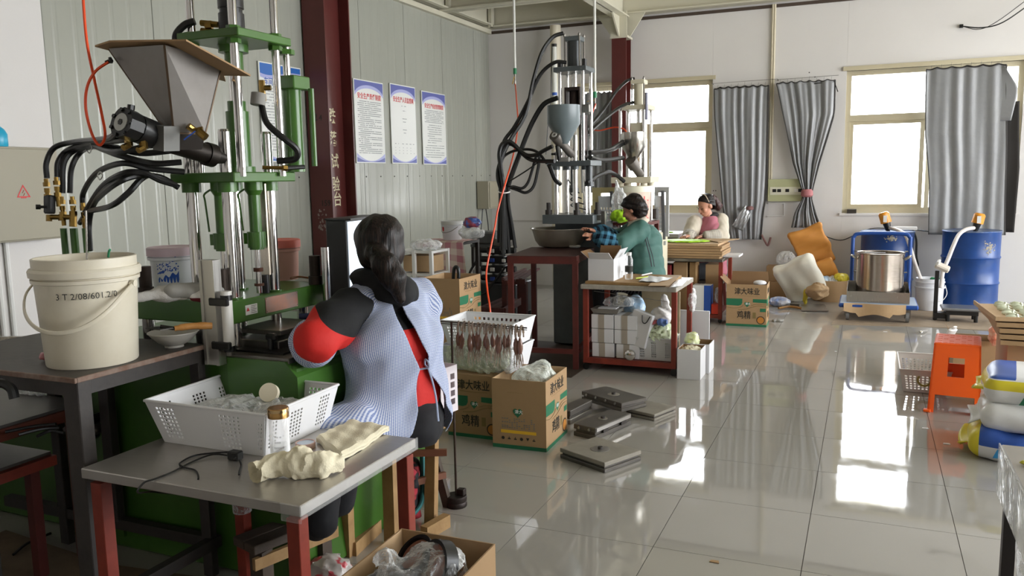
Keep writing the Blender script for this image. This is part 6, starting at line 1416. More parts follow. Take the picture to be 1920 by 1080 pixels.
B().bar(PZ(943, 528, .61), PZ(985, 528, .61), .05, .05).o('rail', darkred, rb_, ang=None); B().bar(PZ(943, 526, .61), PZ(985, 507, .61), .03, .05).o('rail', darkred, rb_, ang=None)
for x, y in ((947, 528), (983, 528), (975, 512)): 
    p = PZ(x, y, .6); B().box(p.x-.025, p.x+.025, p.y-.025, p.y+.025, 0, .6).o('leg', darkred, rb_, ang=None)
rl_ = T('red_step', 'small dark red steel step in front of the hydraulic unit', 'step', (-3.2, 6.4, 0))
B().bar(PZ(903, 580, .35), PZ(950, 560, .35), .04, .05).bar(PZ(903, 580, .35), PZ(945, 583, .35), .04, .05).bar(PZ(945, 583, .35), PZ(985, 560, .35), .04, .05).o('rail', darkred, rl_, ang=None)
for k in range(2): B().bar(PZ(915+k*14, 580, .36), PZ(955+k*13, 561, .36), .05, .012).o('slat', darkred, rl_, ang=None)
for x, y in ((905, 580), (944, 582), (980, 562)):
    p = PZ(x, y, .34); B().box(p.x-.02, p.x+.02, p.y-.02, p.y+.02, 0, .34).o('leg', darkred, rl_, ang=None)
B().box(-3.3, -2.1, 6.0, 7.3, .0005, .003).o('oily_mat', M('brown oily mat', '#4a3b2d', .7, n=(4, .7, '#2f261e', 7)), None, 'brown oily floor covering around the basin table', 'mat', ang=None)

# ------------------------------------------------ trolley table with boxes
ct = T('trolley_table', 'red steel trolley table on castors with pale edged top, loaded below', 'table', (-1.75, 6.65, 0))
B().box(-2.11, -1.33, 6.27, 6.95, .675, .712, bev=.003).o('tabletop', M('pale worn edge', '#b7b1a6', .45, n=(9, .5, '#8f8a7f')), ct)
for x, y in ((-2.1, 6.3), (-1.375, 6.3), (-1.375, 6.9), (-2.1, 6.9)):
    B().box(x, x+.04, y, y+.04, .06, .675).o('leg', redoxide, ct, ang=None)
    w_ = B().cyl((x+.02, y+.01, .027), (x+.02, y+.035, .027), .027, n=14).box(x+.008, x+.032, y+.008, y+.037, .04, .062).o('castor', black_pl, ct)
for x0_, x1_, y0_, y1_ in ((-2.1, -1.335, 6.3, 6.34), (-2.1, -1.335, 6.9, 6.94), (-2.1, -2.06, 6.34, 6.9), (-1.375, -1.335, 6.34, 6.9)): B().box(x0_, x1_, y0_, y1_, .06, .105).o('rail', redoxide, ct, ang=None)
B().box(-2.07, -1.37, 6.33, 6.91, .095, .107).o('shelf', darkred, ct, ang=None)
B().bar((-2.0, 6.28, .66), (-1.4, 6.28, .6), .004).o('wire', steel_gy, ct)
bd = B().box(-2.08, -1.42, 6.3, 6.9, .713, .735, bev=.002).o('wooden_board', wood, None, 'flat brown wooden board lying on the trolley table', 'board')
wb = carton('white_carton', 'open white carton with raised flaps on the trolley table', -1.965, 6.5, .215, .28, .175, z=.736, mat=white_card, inner=card_in, flaps=[('f', .9), ('r', .55), ('l', .9), ('b', .1)], flap_len=.09)
B().box(-1.83, -1.83+.001, 6.5, 6.52, .75, .8).o('tape_mark', white_card, wb, ang=None)
wb2 = carton('white_carton', 'second white carton standing behind the open one on the trolley', -1.985, 6.79, .2, .2, .19, z=.736, mat=white_card, inner=card_in, flaps=[('f', .15)], flap_len=.05)
gb2 = T('clear_bottle', 'tall clear bottle with dark label beside the white carton on the trolley', 'bottle', (-1.77, 6.52, .736)); c_ = (-1.775, 6.52, .736)
B().lathe([(.03, 0), (.032, .005), (.032, .16), (.02, .19), (.02, .2)], c_, 24).o('body', clear_film, gb2); B().lathe([(.0325, .06), (.033, .11)], c_, 24).o('label', dark_ink, gb2); B().lathe([(.022, .195), (.022, .22), (.001, .22)], c_, 16).o('cap', white_pl, gb2)
def sheet_(name, label, cat, pts, m, z, group=None, th=.0015, curl=0):
    p4 = [PZ(*p, z) for p in pts]; b = B(); n = 8
    def fn(u, v): p = p4[0]*(1-u)*(1-v)+p4[1]*u*(1-v)+p4[2]*u*v+p4[3]*(1-u)*v; return p+V((0, 0, curl*abs(math.sin(7*u+4*v))))
    b.grid(fn, n, n); b.grid(lambda u, v: fn(u, v)+V((0, 0, th)), n, n); return b.o(name, m, None, label, cat, group, ang=None)
sheet_('paper_sheet', 'crumpled white paper sheet at the front of the trolley top', 'paper', [(1197, 528), (1235, 530), (1262, 522), (1215, 518)], white_card, .74, curl=.006)
sheet_('paper_sheet', 'plain white paper at the right corner of the trolley top', 'paper', [(1255, 540), (1280, 536), (1290, 524), (1270, 524)], white_card, .716, curl=.002)
sheet_('cardboard_pad', 'buff cardboard pad under the papers on the trolley', 'cardboard', [(1215, 536), (1255, 536), (1272, 520), (1235, 518)], card_lt, .737)
B().cyl(PZ(1192, 522, .745), PZ(1215, 519, .745), .006, n=8).o('marker_pen', M('yellow green marker', '#b9c93e', .4), None, 'yellow green marker pen on the trolley top', 'pen')
B().cyl(PZ(1203, 516, .745), PZ(1222, 512, .745), .006, n=8).o('marker_pen', white_pl, None, 'white marker pen behind the yellow green one', 'pen')
# six small cartons below
tape_m = M('brown packing tape', '#a89e90', .4)
for r in range(3):
    for c in range(2):
        x = -2.045+c*.195+(.01 if r == 0 and c else 0)+(.006 if r == 0 else 0); z = .108+r*.118
        lb = ('bottom', 'middle', 'top')[r]+' row small taped white carton below the trolley, '+('left' if c == 0 else 'right')+' stack'
        t = T('small_carton', lb, 'box', (x+.09, 6.45, z), group='small white cartons below the trolley'); B().box(x, x+.188, 6.35, 6.62, z, z+.114, bev=.002).o('body', white_card, t); B().box(x+.06, x+.11, 6.348, 6.351, z, z+.114).box(x+.06, x+.11, 6.35, 6.62, z+.114, z+.1145).o('tape', tape_m, t, ang=None)
ft_ = T('foil_tray', 'grey foil tray with white card on the small cartons', 'tray', (-1.93, 6.45, .465)); B().loft([[(-2.03, 6.36, .465), (-1.83, 6.36, .465), (-1.83, 6.5, .465), (-2.03, 6.5, .465)], [(-2.05, 6.345, .505), (-1.81, 6.345, .505), (-1.81, 6.52, .505), (-2.05, 6.52, .505)]]).o('body', M('grey tray', '#7f7c75', .4), ft_, ang=None); B().box(-1.99, -1.84, 6.36, 6.46, .506, .512).o('card', white_card, ft_, ang=None)
def lump(name, label, cat, c, r, m, h=.012, sc=26, amp=.022, seed=1, floor=None, group=None, extra=(), k=.03):
    c = V(c); f0 = smin([ell(c, r)]+[ell(c+V(o), rr) for o, rr in extra], k) if extra else ell(c, r)
    pts = [c]+[c+V(o) for o, _ in extra]; R_ = max(r)+.06
    b = O(ridged(f0, sc, amp, seed), *box_of(pts, R_), h)
    if floor is not None: b.v = [(x, y, max(z, floor)) for x, y, z in b.v]
    return b.o(name, m, None, label, cat, group, ang=70)
lump('plastic_bag', 'clear bag slumped over the grey foil tray below the trolley', 'bag', (-1.86, 6.52, .54), (.13, .1, .05), clear_bag, seed=3, floor=.515)
lump('plastic_bag', 'pale blue bag behind the white paper bag below the trolley', 'bag', (-1.75, 6.6, .5), (.09, .08, .09), M('blue film', '#6fa6cf', .35, n=(12, .4, '#dfe7ec')), seed=4, floor=.12)
pbg = T('paper_bag', 'white paper carrier bag with black cord tilted below the trolley', 'bag', (-1.66, 6.4, .2)); RB = Matrix.Translation((-1.685, 6.35, .2)) @ Matrix.Rotation(math.radians(14), 4, 'Y') @ Matrix.Rotation(-.25, 4, 'Z')
B().box(-.09, .09, 0, .07, .02, .3, X=RB, bev=.004).o('body', white_card, pbg); B().tube([RB @ V((.0, -.004, .28)), RB @ V((.02, -.01, .23)), RB @ V((.05, -.01, .23)), RB @ V((.07, -.004, .29))], .004, n=6).o('cord', rubber, pbg)
lump('plastic_bag', 'knotted white bag with coloured items below the trolley top', 'bag', (-1.48, 6.45, .46), (.09, .08, .07), Mclear('white bag with coloured contents', '#e9e6e4', .75, .25, (15, .6)), seed=6, floor=.3, extra=[((.02, 0, .1), (.03, .03, .07))])
lump('red_parts', 'red moulded parts showing in the bag below the trolley', 'parts', (-1.54, 6.38, .42), (.035, .03, .03), M('red parts', '#b4585c', .4), h=.008, seed=2)
lump('blue_parts', 'blue moulded parts showing in the bag below the trolley', 'parts', (-1.46, 6.37, .42), (.04, .03, .03), M('blue parts', '#5c79b5', .4), h=.008, seed=3)
lump('silicone_heap', 'heap of pale green silicone pieces in the basket below the trolley', 'heap', (-1.5, 6.46, .31), (.13, .12, .09), M('pale green silicone', '#bfcfa0', .35, n=(30, .5, '#dfe4cf')), seed=8, amp=.035, sc=40)
bask = hgrid(.06, .2, 3, .02, .15, 7)+hgrid(.4, .55, 3, .02, .15, 7)+hgrid(.8, .95, 3, .02, .15, 7)
crate('plastic_basket', 'grey white perforated basket under the green silicone heap', [(-1.65, 6.36), (-1.385, 6.36), (-1.385, 6.6), (-1.65, 6.6)], [(-1.665, 6.35), (-1.375, 6.35), (-1.375, 6.61), (-1.665, 6.61)], .108, .285, .003, [bask]*4, M('grey white plastic', '#c3c4c4', .45), 'basket')
B().lathe([(.001, 0), (.04, .01), (.045, .03), (.042, .05), (.02, .06), (.001, .06)], (0, 0, 0), 20, X=Matrix.Translation((-1.705, 6.34, .15)) @ Matrix.Rotation(PI/2, 4, 'X')).o('lamp_head', chrome, None, 'round shiny metal cup between cartons and basket', 'cup')
# two white cartons beside the trolley
carton('white_carton', 'open white carton on the floor beside the trolley, nearer one', -1.225, 6.36, .18, .22, .235, mat=white_card, inner=card_in)
carton('white_carton', 'open white carton on the floor beside the trolley, rear one', -1.2, 6.6, .18, .22, .235, mat=white_card, inner=card_in)
lump('shredded_filling', 'cream shredded filling in the nearer floor carton', 'filling', (-1.225, 6.36, .2), (.08, .1, .035), M('cream filling', '#d5cdb2', .8), h=.01, seed=4, sc=60, amp=.03)
B().box(-1.5, -1.2, 7.0, 7.02, 0, .42).o('backing_board', white_card, None, 'plain white board leaning behind the trolley', 'board', ang=None)
lump('lime_bag', 'lime green and white bag poking out of the rear white carton', 'bag', (-1.26, 6.56, .25), (.06, .07, .07), M('lime film', '#c4d24a', .35, n=(16, .5, '#e6e6e2')), seed=5)
lump('clear_bag', 'clear bag hanging on the trolley corner above the white cartons', 'bag', (-1.335, 6.93, .52), (.03, .05, .1), milky_bag, seed=6)
B().box(-1.75, -1.42, 6.84, 6.86, .107, .6, bev=.003).o('cardboard_backing', M('stained buff card', '#a8997c', .8, n=(5, .5, '#8d7d5f', 7)), None, 'stained buff cardboard leaning under the trolley top', 'cardboard')
# ================================================================== printed cartons, moulds, far table, right-hand side
brown_ink = M('brown print', '#7d6a3d', .7)
def printed(t, o, r, u, W_, H_, kind, ink=None):
    """carton artwork: o lower left corner of the face, r reading direction, u up"""
    o, r, u = V(o), V(r).normalized(), V(u); n = r.cross(u)*.0012; g = ink or green_ink
    at = lambda a, c: o+r*(a*W_)+u*(c*H_)+n
    def patch(pts, m, name): b = B(); b.add([at(*p) for p in pts], [tuple(range(len(pts)))]); b.o(name, m, t, ang=None, fix=False)
    def strokes(lines, m, name, w=.004):
        b = B()
        for ln in lines: b.tube([at(*p) for p in ln], w, n=4, per=4, flat=.2)
        b.o(name, m, t, ang=None)
    def heart(cx, cy, s_):
        pts = []
        for i in range(22):
            a = i/22*2*PI; pts.append((cx+s_*.9*(16*math.sin(a)**3)/17, cy+s_*(H_ and W_/H_)*(13*math.cos(a)-5*math.cos(2*a)-2*math.cos(3*a)-math.cos(4*a))/17))
        patch(pts, g, 'heart_mark'); text('津大', at(cx-s_*.55, cy-.01), r, u, W_*s_*.75, white_ink, t, 'heart_lettering', .001)
    patch([(0, 0), (1, 0), (1, .055), (0, .055)], g, 'bottom_band')
    if kind == 'side':
        text('津大味业', at(.2, .775), r, u, W_*.19, dark_ink if ink is None else g, t, 'brand_lettering', .003, width=W_*.62)
        strokes([[(.25, .735), (.5, .73), (.78, .735)]], brown_ink, 'underline', .0012)
        patch([(0, .5), (.0, .66), (.4, .66), (.4, .56), (.37, .51), (.3, .49)], g, 'green_panel'); patch([(.66, .58), (.66, .66), (1, .66), (1, .57)], g, 'green_panel')
        heart(.52, .53, .085)
        strokes([[(.0, .46), (.2, .43), (.38, .47), (.42, .52)], [(.62, .5), (.75, .54), (1, .53)], [(.3, .4), (.5, .42), (.66, .47), (.8, .5), (1, .49)]], brown_ink, 'wave_lines', .003)
        text('鸡精', at(.27, .2), r, u, W_*.22, dark_ink if ink is None else g, t, 'product_lettering', .002, width=W_*.34)
        patch([(.66, .2), (.74, .2), (.74, .34), (.66, .34)], brown_ink, 'small_panel')
        patch([(.84, .36), (.98, .36), (.98, .44), (.84, .44)], g, 'green_square')
        pts = [(.86+.105*math.cos(i*PI/10), .16+.105*W_/H_*math.sin(i*PI/10)) for i in range(20)]; patch(pts, dark_ink, 'badge_ring')
        n = n*1.5; pts = [(.86+.085*math.cos(i*PI/10), .16+.085*W_/H_*math.sin(i*PI/10)) for i in range(20)]; patch(pts, M('orange badge', '#b9792e', .6), 'badge')
    else:
        text('WWW.JINDA.COM' if False else '－－－－－－', at(.28, .8), r, u, W_*.05, brown_ink, t, 'faint_line')
        heart(.48, .53, .1)
        patch([(.16, .225), (.82, .225), (.82, .27), (.16, .27)], yellow_ink, 'yellow_band')
        b = B(); rnd = random.Random(3)
        for j in range(6):
            for i in range(14):
                if rnd.random() < .68: x_, y_ = .18+i*.045, .3+j*.026; b.quad(at(x_, y_), at(x_+.03, y_), at(x_+.03, y_+.014), at(x_, y_+.014))
        b.o('small_text', grey_ink, t, ang=None, fix=False, kind='stuff')
        b = B()
        for i in range(6):
            cx = .2+.115*i
            if i in (0, 3): b.add([at(cx+.03*math.cos(a), .15+.03*W_/H_*math.sin(a)) for a in [k*PI/4 for k in range(8)]], [tuple(range(8))])
            elif i == 4: b.add([at(cx-.03, .175), at(cx+.03, .175), at(cx, .13)], [(0, 1, 2)])
            else: b.quad(at(cx-.025, .135), at(cx+.025, .135), at(cx+.025, .15), at(cx-.025, .15)); b.quad(at(cx-.006, .15), at(cx+.006, .15), at(cx+.006, .172), at(cx-.006, .172))
        b.o('handling_icons', dark_ink, t, ang=None, fix=False, kind='stuff')
def pcarton(label, cx, cy, sx_, sy_, h, z, rz, front, right, **k):
    t = carton('cardboard_carton', label, cx, cy, sx_, sy_, h, z, rz, **k); Rm = Matrix.Rotation(rz, 3, 'Z'); w = lambda a, c: V((cx, cy, z))+Rm @ V((a, c, 0))
    if front: printed(t, w(-sx_/2, -sy_/2), Rm @ V((1, 0, 0)), (0, 0, 1), sx_, h, front)
    if right: printed(t, w(sx_/2, -sy_/2), Rm @ V((0, 1, 0)), (0, 0, 1), sy_, h, right)
    return t
pcarton('open brown carton with green heart and icon row, holding a clear bag', -1.825, 4.465, .335, .4, .415, 0, math.radians(2), 'front', 'side', inner=card_lt)
b = O(ridged(smin([ell((-1.8, 4.48, .38), (.13, .16, .07)), ell((-1.77, 4.52, .44), (.05, .06, .04))], .03), 24, .022, 4), (-1.985, 4.28, .3), (-1.665, 4.66, .53), .011); b.o('plastic_bag', Mclear('milky green bag', '#e9efe6', .2, .12, (26, 1.0)), None, 'milky clear bag bulging out of the open brown carton', 'bag', ang=70)
pcarton('closed brown carton with large green lettering under the white baskets', -2.165, 4.57, .35, .4, .395, 0, 0, 'side', 'front', open_=False)
lower_ = pcarton('lower brown carton behind the baskets, under the tall open one', -3.03, 5.78, .34, .4, .395, 0, math.radians(-3), 'front', 'side', open_=False)
pcarton('open brown carton stacked on another behind the woman in the apron', -3.04, 5.8, .335, .38, .41, .398, 0, 'front', 'side', inner=card_lt)
pcarton('brown carton with green lettering in front of the far table', -1.12, 8.86, .405, .335, .44, 0, math.radians(2), 'side', 'side', flaps=[('b', .1), ('l', .8)], flap_len=.1)
lump('white_bowl', 'white paper bowl lying in the open carton by the far table', 'bowl', (-1.0, 8.85, .44), (.07, .06, .03), white_card, amp=.004)
# white baskets on the closed carton
bk4 = [hgrid(.06, .2, 4, .02, .12, 5), hgrid(.06, .2, 3, .02, .12, 5), hgrid(.1, .9, 12, .1, .13, 1), hgrid(.06, .2, 3, .02, .12, 5)]
for k, (z0_, dx, lb) in enumerate(((.396, 0, 'lower white basket of the pair on the closed carton'), (.555, .012, 'upper white basket of the pair behind the hanging lures'))):
    x0_, x1_ = -2.42+dx, -1.93+dx
    crate('plastic_basket', lb, [(x0_+.03, 4.47), (x1_-.03, 4.47), (x1_-.03, 4.76), (x0_+.03, 4.76)], [(x0_, 4.44), (x1_, 4.44), (x1_, 4.79), (x0_, 4.79)], z0_, z0_+.15, .003, bk4, M('white crate plastic', '#e4e4e6', .4), 'basket', 'white baskets on the closed carton')
lump('plastic_bag', 'pale green filled clear bag hanging over the front of the white baskets', 'bag', (-2.15, 4.41, .5), (.22, .04, .1), Mclear('clear green bag', '#dfe6cf', .22, .12, (24, 1.0)), seed=9, amp=.02)
lump('clear_bag', 'clear bag with red tag at the right of the white baskets', 'bag', (-1.95, 4.43, .5), (.07, .05, .08), clear_bag, seed=12)
cs = T('plastic_crate', 'pinkish white slotted crate on the far end of the timber stool', 'crate', PZ(840, 778, .493)); e0_, e1_ = PZ(826, 781, .494), PZ(857, 768, .494); u_ = (e1_-e0_).normalized(); v_ = V((-u_.y, u_.x, 0)); L_ = (e1_-e0_).length
hs_ = [(a*L_, c_*L_, d_, f_) for a, c_, d_, f_ in hgrid(.08, .92, 2, .03, .19, 4, .6, .7)]
for o_, d_, w_, hh in ((e0_, u_, L_, hs_), (e0_+v_*.14, u_, L_, []), (e1_, v_, .14, []), (e0_, v_, .14, [])): b = B(); b.holed(o_, d_, (0, 0, 1), w_, .22, .006, hh); b.o('side_panel', M('pinkish white plastic', '#d9d0d4', .45), cs, ang=None)
b = B(); b.add([e0_, e1_, e1_+v_*.14, e0_+v_*.14], [(0, 1, 2, 3)]); b.o('bottom', M('pinkish white plastic', '#d9d0d4', .45), cs, ang=None)
# steel moulds on the floor
mould_top = M('dusty mould steel', '#7d786f', .55, .25, n=(7, .7, '#9c968a', 8)); mould_dk = M('dark mould steel', '#4f4b47', .45, .4, n=(6, .6, '#68635c', 6)); mould_lt = M('bright ground side', '#a9a5a0', .3, .85)
def mould(label, c, rz, sx_, sy_, z0_, h, topm, sidem, holes=0, bolt=True, slots=False, rot=0):
    R = Matrix.Translation((c[0], c[1], z0_)) @ Matrix.Rotation(rz, 4, 'Z'); t = T('steel_mould', label, 'mould', (c[0], c[1], z0_))
    x, y = sx_/2, sy_/2
    b = B().box(-x, x, -y, y, 0, h*.36, bev=.003, X=R); b.o('lower_plate', sidem, t); b = B().box(-x+.012, x-.012, -y+.012, y-.012, h*.36, h*.58, X=R); b.o('middle_plate', mould_dk, t)
    B().box(-x, x, -y, y, h*.58, h, bev=.003, X=R).o('upper_plate', topm, t)
    if bolt:
        B().cyl(R @ V((0, 0, h)), R @ V((0, 0, h+.0015)), min(x, y)*.36, n=28).o('boss', mould_lt if topm is not mould_dk else mould_top, t); B().cyl(R @ V((0, 0, h)), R @ V((0, 0, h+.014)), .014, n=14).o('bolt', black_steel, t)
    for i in range(holes):
        q = R @ V((-x+sx_*(i+.6)/(holes+.2), -y-.001, h*.78)); B().cyl(q, q+(R.to_3x3() @ V((0, -.008, 0))), .008, n=10).o('screw', mould_lt, t)
    if slots:
        for i in range(2): q0 = -y*.5+.5*sy_*i; B().box(x-.002, x+.004, q0-.02, q0+.035, h*.35, h*.62, X=R).o('slot', black_steel, t, ang=None); B().box(x+.0, x+.003, -y+.01, y-.01, h*.66, h*.95, X=R).o('bright_strip', mould_lt, t, ang=None) if i == 0 else None
    return t
mould('largest square steel mould lying flat in front of the others', (-1.327, 4.272), math.radians(64), .3, .345, 0, .058, mould_top, mould_dk)
mould('dark long steel mould with bright slotted side behind the largest', (-1.47, 4.79), math.radians(-17), .165, .4, 0, .075, mould_dk, mould_dk, holes=2, slots=True)
mould('rectangular steel mould with row of holes bridging the rear moulds', (-1.535, 5.25), math.radians(-31), .4, .23, .047, .06, mould_dk, mould_dk, holes=4)
mould('pale scratched steel mould farthest to the rear of the group', (-1.28, 5.24), math.radians(-20), .24, .26, 0, .045, mould_top, mould_top, bolt=False)
mould('narrow steel mould half hidden behind the open brown carton', (-1.72, 4.98), math.radians(-10), .1, .3, 0, .09, mould_dk, mould_lt, bolt=False)
# things behind the woman in the apron
rk = T('plastic_rack', 'white plastic rack with clear film on top behind the open carton', 'rack', PZ(775, 640, 0)); q = PY(776, 470, 6.2)
for dx in (-.17, .0, .17):
    for dy in (0, .3): B().box(q.x+dx-.015, q.x+dx+.015, 6.2+dy-.015, 6.2+dy+.015, 0, q.z).o('post', white_pl, rk, ang=None)
for z in (.12, .5, q.z-.022, q.z-.22): B().box(q.x-.182, q.x+.182, 6.19, 6.51, z, z+.02).o('shelf', white_pl, rk, ang=None)
B().box(q.x-.14, q.x+.14, 6.25, 6.48, q.z-.19, q.z-.05).o('stored_box', card_lt, rk, ang=None)
lump('clear_film', 'loose clear film heaped on top of the white plastic rack', 'film', (q.x+.05, 6.33, q.z+.04), (.14, .12, .05), milky_bag, seed=2, floor=q.z-.008)
tt = T('side_table', 'small dark table by the left wall under the cloth', 'table', PZ(838, 560, 0)); q = PY(838, 452, 7.3)
B().box(q.x-.22, q.x+.22, 7.2, 7.6, q.z-.03, q.z, bev=.003).o('tabletop', black_steel, tt)
for dx in (-.2, .2):
    for y in (7.22, 7.58): B().box(q.x+dx-.018, q.x+dx+.018, y-.018, y+.018, 0, q.z-.03).o('leg', black_steel, tt, ang=None)
p2 = pail('plastic_pail', 'small white pail with round red label on the cloth covered table', q.x+.02, 7.38, q.z+.008, .092, .102, .185, pw_m, M('clear pail lid', '#cfd0ce', .3))
b = B(); b.add([(q.x+.02+.1*math.cos(a_), 7.38+.1*math.sin(a_), q.z+.12+dz) for a_, dz in [(math.radians(-128)+.22*math.cos(k*PI/6), .026*math.sin(k*PI/6)) for k in range(12)]], [tuple(range(12))]); b.o('red_label', red_ink, p2, ang=None, fix=False)
B().tube([(q.x-.085, 7.36, q.z+.15), (q.x-.03, 7.265, q.z+.09), (q.x+.06, 7.27, q.z+.1), (q.x+.125, 7.36, q.z+.16)], .003, n=6).o('handle', steel_gy, p2)
cloth_m = Mcheck('pink plaid cloth', '#d9cbbf', '#b98088', 8)
def cl_(u, v):
    x = q.x-.26+.5*u; zz = q.z+.006
    d = v*.62
    if d < .2: y, z = 7.5-d*1.6, zz
    else: y, z = 7.18-.03*math.sin(9*u+2)*(d-.2)*2-.015, zz-(d-.2)*(1.15-.7*abs(u-.45))
    return V((x+.05*(u-.5)*v, y, z))
b = B(); b.grid(cl_, 26, 26); dc = b.o('draped_cloth', cloth_m, None, 'pink plaid cloth draped over the small dark table', 'cloth', fix=False, uv=lambda p: (p.x, p.z+p.y)); md_ = dc.modifiers.new('t', 'SOLIDIFY'); md_.thickness = .004
lump('white_bag', 'white plastic bag heaped on the grey motor box', 'bag', PY(884, 437, 7.05)+V((0, 0, .0)), (.13, .1, .055), milky_bag, seed=7)
lump('blue_bag', 'blue plastic bag with red tip on top of the white one', 'bag', PY(885, 418, 7.1), (.085, .08, .055), M('blue bag film', '#3d5fa3', .35, n=(18, .12, '#93404f', 2)), seed=5)
B().tube([PY(851, 560, 5.72), PY(850, 520, 5.72), PY(852, 503, 5.72), PY(857, 501, 5.72), PY(860, 508, 5.72), PY(860, 522, 5.72)], .014, n=8).cyl(V((PY(851, 560, 5.72).x, 5.72, .402)), PY(851, 560, 5.72), .012, n=8).o('umbrella', rubber, None, 'black hooked umbrella handle rising out of the open brown carton', 'umbrella')
# wall fittings at the back
fx = T('fuse_box', 'pale green fuse box with breaker strip between the two tied curtains', 'box', (-.96, YB-.05, 1.216)); fm = M('pale green enamel', '#b3b58d', .45)
B().box(-1.19, -.74, YB-.09, YB-.002, 1.216, 1.5, bev=.004).o('body', fm, fx); B().box(-1.16, -.77, YB-.095, YB-.089, 1.3, 1.4).o('breaker_strip', M('pale strip', '#d5d3bf', .4), fx, ang=None)
for k, x in enumerate((-1.13, -1.07, -.97, -.86, -.82)): B().box(x, x+.045, YB-.1, YB-.094, 1.335, 1.375).o('breaker', black_pl if k not in (3,) else white_pl, fx, ang=None)
for k, x in enumerate((-1.19, -1.165)): B().cyl((x+.005, YB-.02, 1.5), (x+.005, YB-.02, 3.7), .014, n=8).o('conduit', M('cream conduit', '#c9bfa6', .5), None, ('cream conduit down to the fuse box, nearer the tall left curtain', 'cream conduit down to the fuse box, nearer the short tied curtain')[k], 'pipe')
b = B().tube([(-1.19, YB-.012, 1.19), (-.99, YB-.012, 1.19), (-.985, YB-.012, 1.03), (-1.2, YB-.012, 1.02)], .008, n=6, per=1); b.o('cable_channel', white_pl, None, 'white cable channel bent under the fuse box', 'channel')
t = T('loose_wire', 'black wires hanging loose from the back wall near the ceiling', 'wire', (1.2, YB-.02, 3.2)); B().tube([PY(1803, 49, 11.2), PY(1840, 52, 11.15), PY(1880, 42, 11.1), PY(1935, 5, 11.15)], .007, n=6).tube([PY(1803, 49, 11.2), PY(1835, 55, 11.12), PY(1870, 40, 11.1), PY(1935, -8, 11.15)], .004, n=6).o('strand', rubber, t); B().box(.92, .96, YB-.03, YB, 3.23, 3.27).o('clip', black_pl, t, ang=None)
# curtains
cur_m = M('silver grey coated cloth', '#8f9091', .35, n=(3, .6, '#808183'), bump=(11, .3), sheen=.2); cur_d = M('black lining', '#26221f', .8)
def curtain(name, label, rows, nf, amp, y0_=YB-.07, bind=True, seed=1):
    """rows: list of (z, x left, x right); folds are gathered where it is narrow"""
    rows = sorted(rows, reverse=True); zs = [r[0] for r in rows][::-1]; xl = [r[1] for r in rows][::-1]; xr = [r[2] for r in rows][::-1]
    w0 = max(r-l_ for _, l_, r in rows); t = T(name, label, 'curtain', ((rows[-1][1]+rows[-1][2])/2, y0_, rows[-1][0])); rnd = random.Random(seed); ph = [rnd.uniform(0, 6) for _ in range(4)]
    def fn(u, v):
        z = zs[-1]+(zs[0]-zs[-1])*v; a, c = np.interp(z, zs, xl), np.interp(z, zs, xr); k = (c-a)/w0
        d = amp*(.45+.55*(1-k))*(.7*math.sin(2*PI*nf*u+ph[0]+1.5*math.sin(5*u+ph[3]))+.45*math.sin(2*PI*nf*1.7*u+ph[1]+3*v)+.5*math.sin(2*PI*nf*.45*u+ph[2]-2.5*v))
        top = .02*abs(math.sin(PI*nf*u*1.3+1))*(v < .04)
        return V((a+(c-a)*u+.012*math.sin(6*v+ph[3])*(1-v), y0_-.03-abs(amp)*1.2+d, z-top))
    b = B(); b.grid(fn, 90, 60); o = b.o('cloth', cur_m, t, fix=False, ang=75); m_ = o.modifiers.new('t', 'SOLIDIFY'); m_.thickness = .003
    if bind:
        B().tube([fn(0, i/20) for i in range(21)], .011, n=6, per=2, flat=.4).o('binding', cur_d, t); B().tube([fn(1, i/20) for i in range(21)], .011, n=6, per=2, flat=.4).o('binding', cur_d, t); B().tube([fn(i/45, 0) for i in range(46)], .011, n=6, per=1, flat=.5).o('binding', cur_d, t)
    hk = B()
    for i in range(8):
        p = fn((i+.5)/8, 0); hk.tube([p, p+V((0, -.004, .02)), p+V((.004, 0, .05))], .002, n=4, per=3)
    hk.o('hooks', steel_gy, t, kind='stuff')
    return t
curtain('curtain', 'grey curtain at the window behind the grey press', [(2.74, -3.75, -3.15), (1.35, -3.72, -3.17)], 6, .035, bind=False)
c2_ = curtain('curtain', 'long silver grey curtain knotted low, left of the fuse box', [(2.7, -1.88, -1.2), (2.3, -1.86, -1.2), (1.6, -1.8, -1.21), (1.2, -1.76, -1.22), (1.08, -1.74, -1.24), (.72, -1.66, -1.26)], 5, .03, seed=3)
p = PY(1406, 391, 11.05); B().lathe([(.02, -.02), (.045, -.015), (.05, .01), (.03, .03), (.01, .03)], p, 14).o('knot', M('brown pink tie', '#7d5a58', .8), c2_)
hq = [PY(*p, 11.04) for p in ((1372, 424), (1393, 434), (1408, 402), (1398, 382))]; b = B(); b.grid(lambda u, v: (hq[0]*(1-u)+hq[1]*u)*(1-v)+(hq[3]*(1-u)+hq[2]*u)*v+V((0, -.03*math.sin(3*v)+.008*math.sin(17*u+9*v), 0)), 8, 12); o_ = b.o('turned_up_hem', M('bright silver cloth', '#a9abac', .25, .3, bump=(20, .4)), c2_, fix=False); m_ = o_.modifiers.new('t', 'SOLIDIFY'); m_.thickness = .004
B().tube([PY(1428, 440, 11.1), PY(1434, 452, 11.1), PY(1440, 460, 11.1), PY(1445, 445, 11.12)], .014, n=6).o('dangling_tie', M('brown pink tie', '#7d5a58', .8), c2_)
c3_ = curtain('curtain', 'silver grey curtain gathered by a pink tie, right of the fuse box', [(2.72, -1.1, -.41), (2.3, -1.02, -.42), (1.7, -.88, -.57), (1.36, -.76, -.64), (1.26, -.75, -.65), (1.08, -.84, -.6), (.88, -.88, -.53)], 5, .032, seed=5)
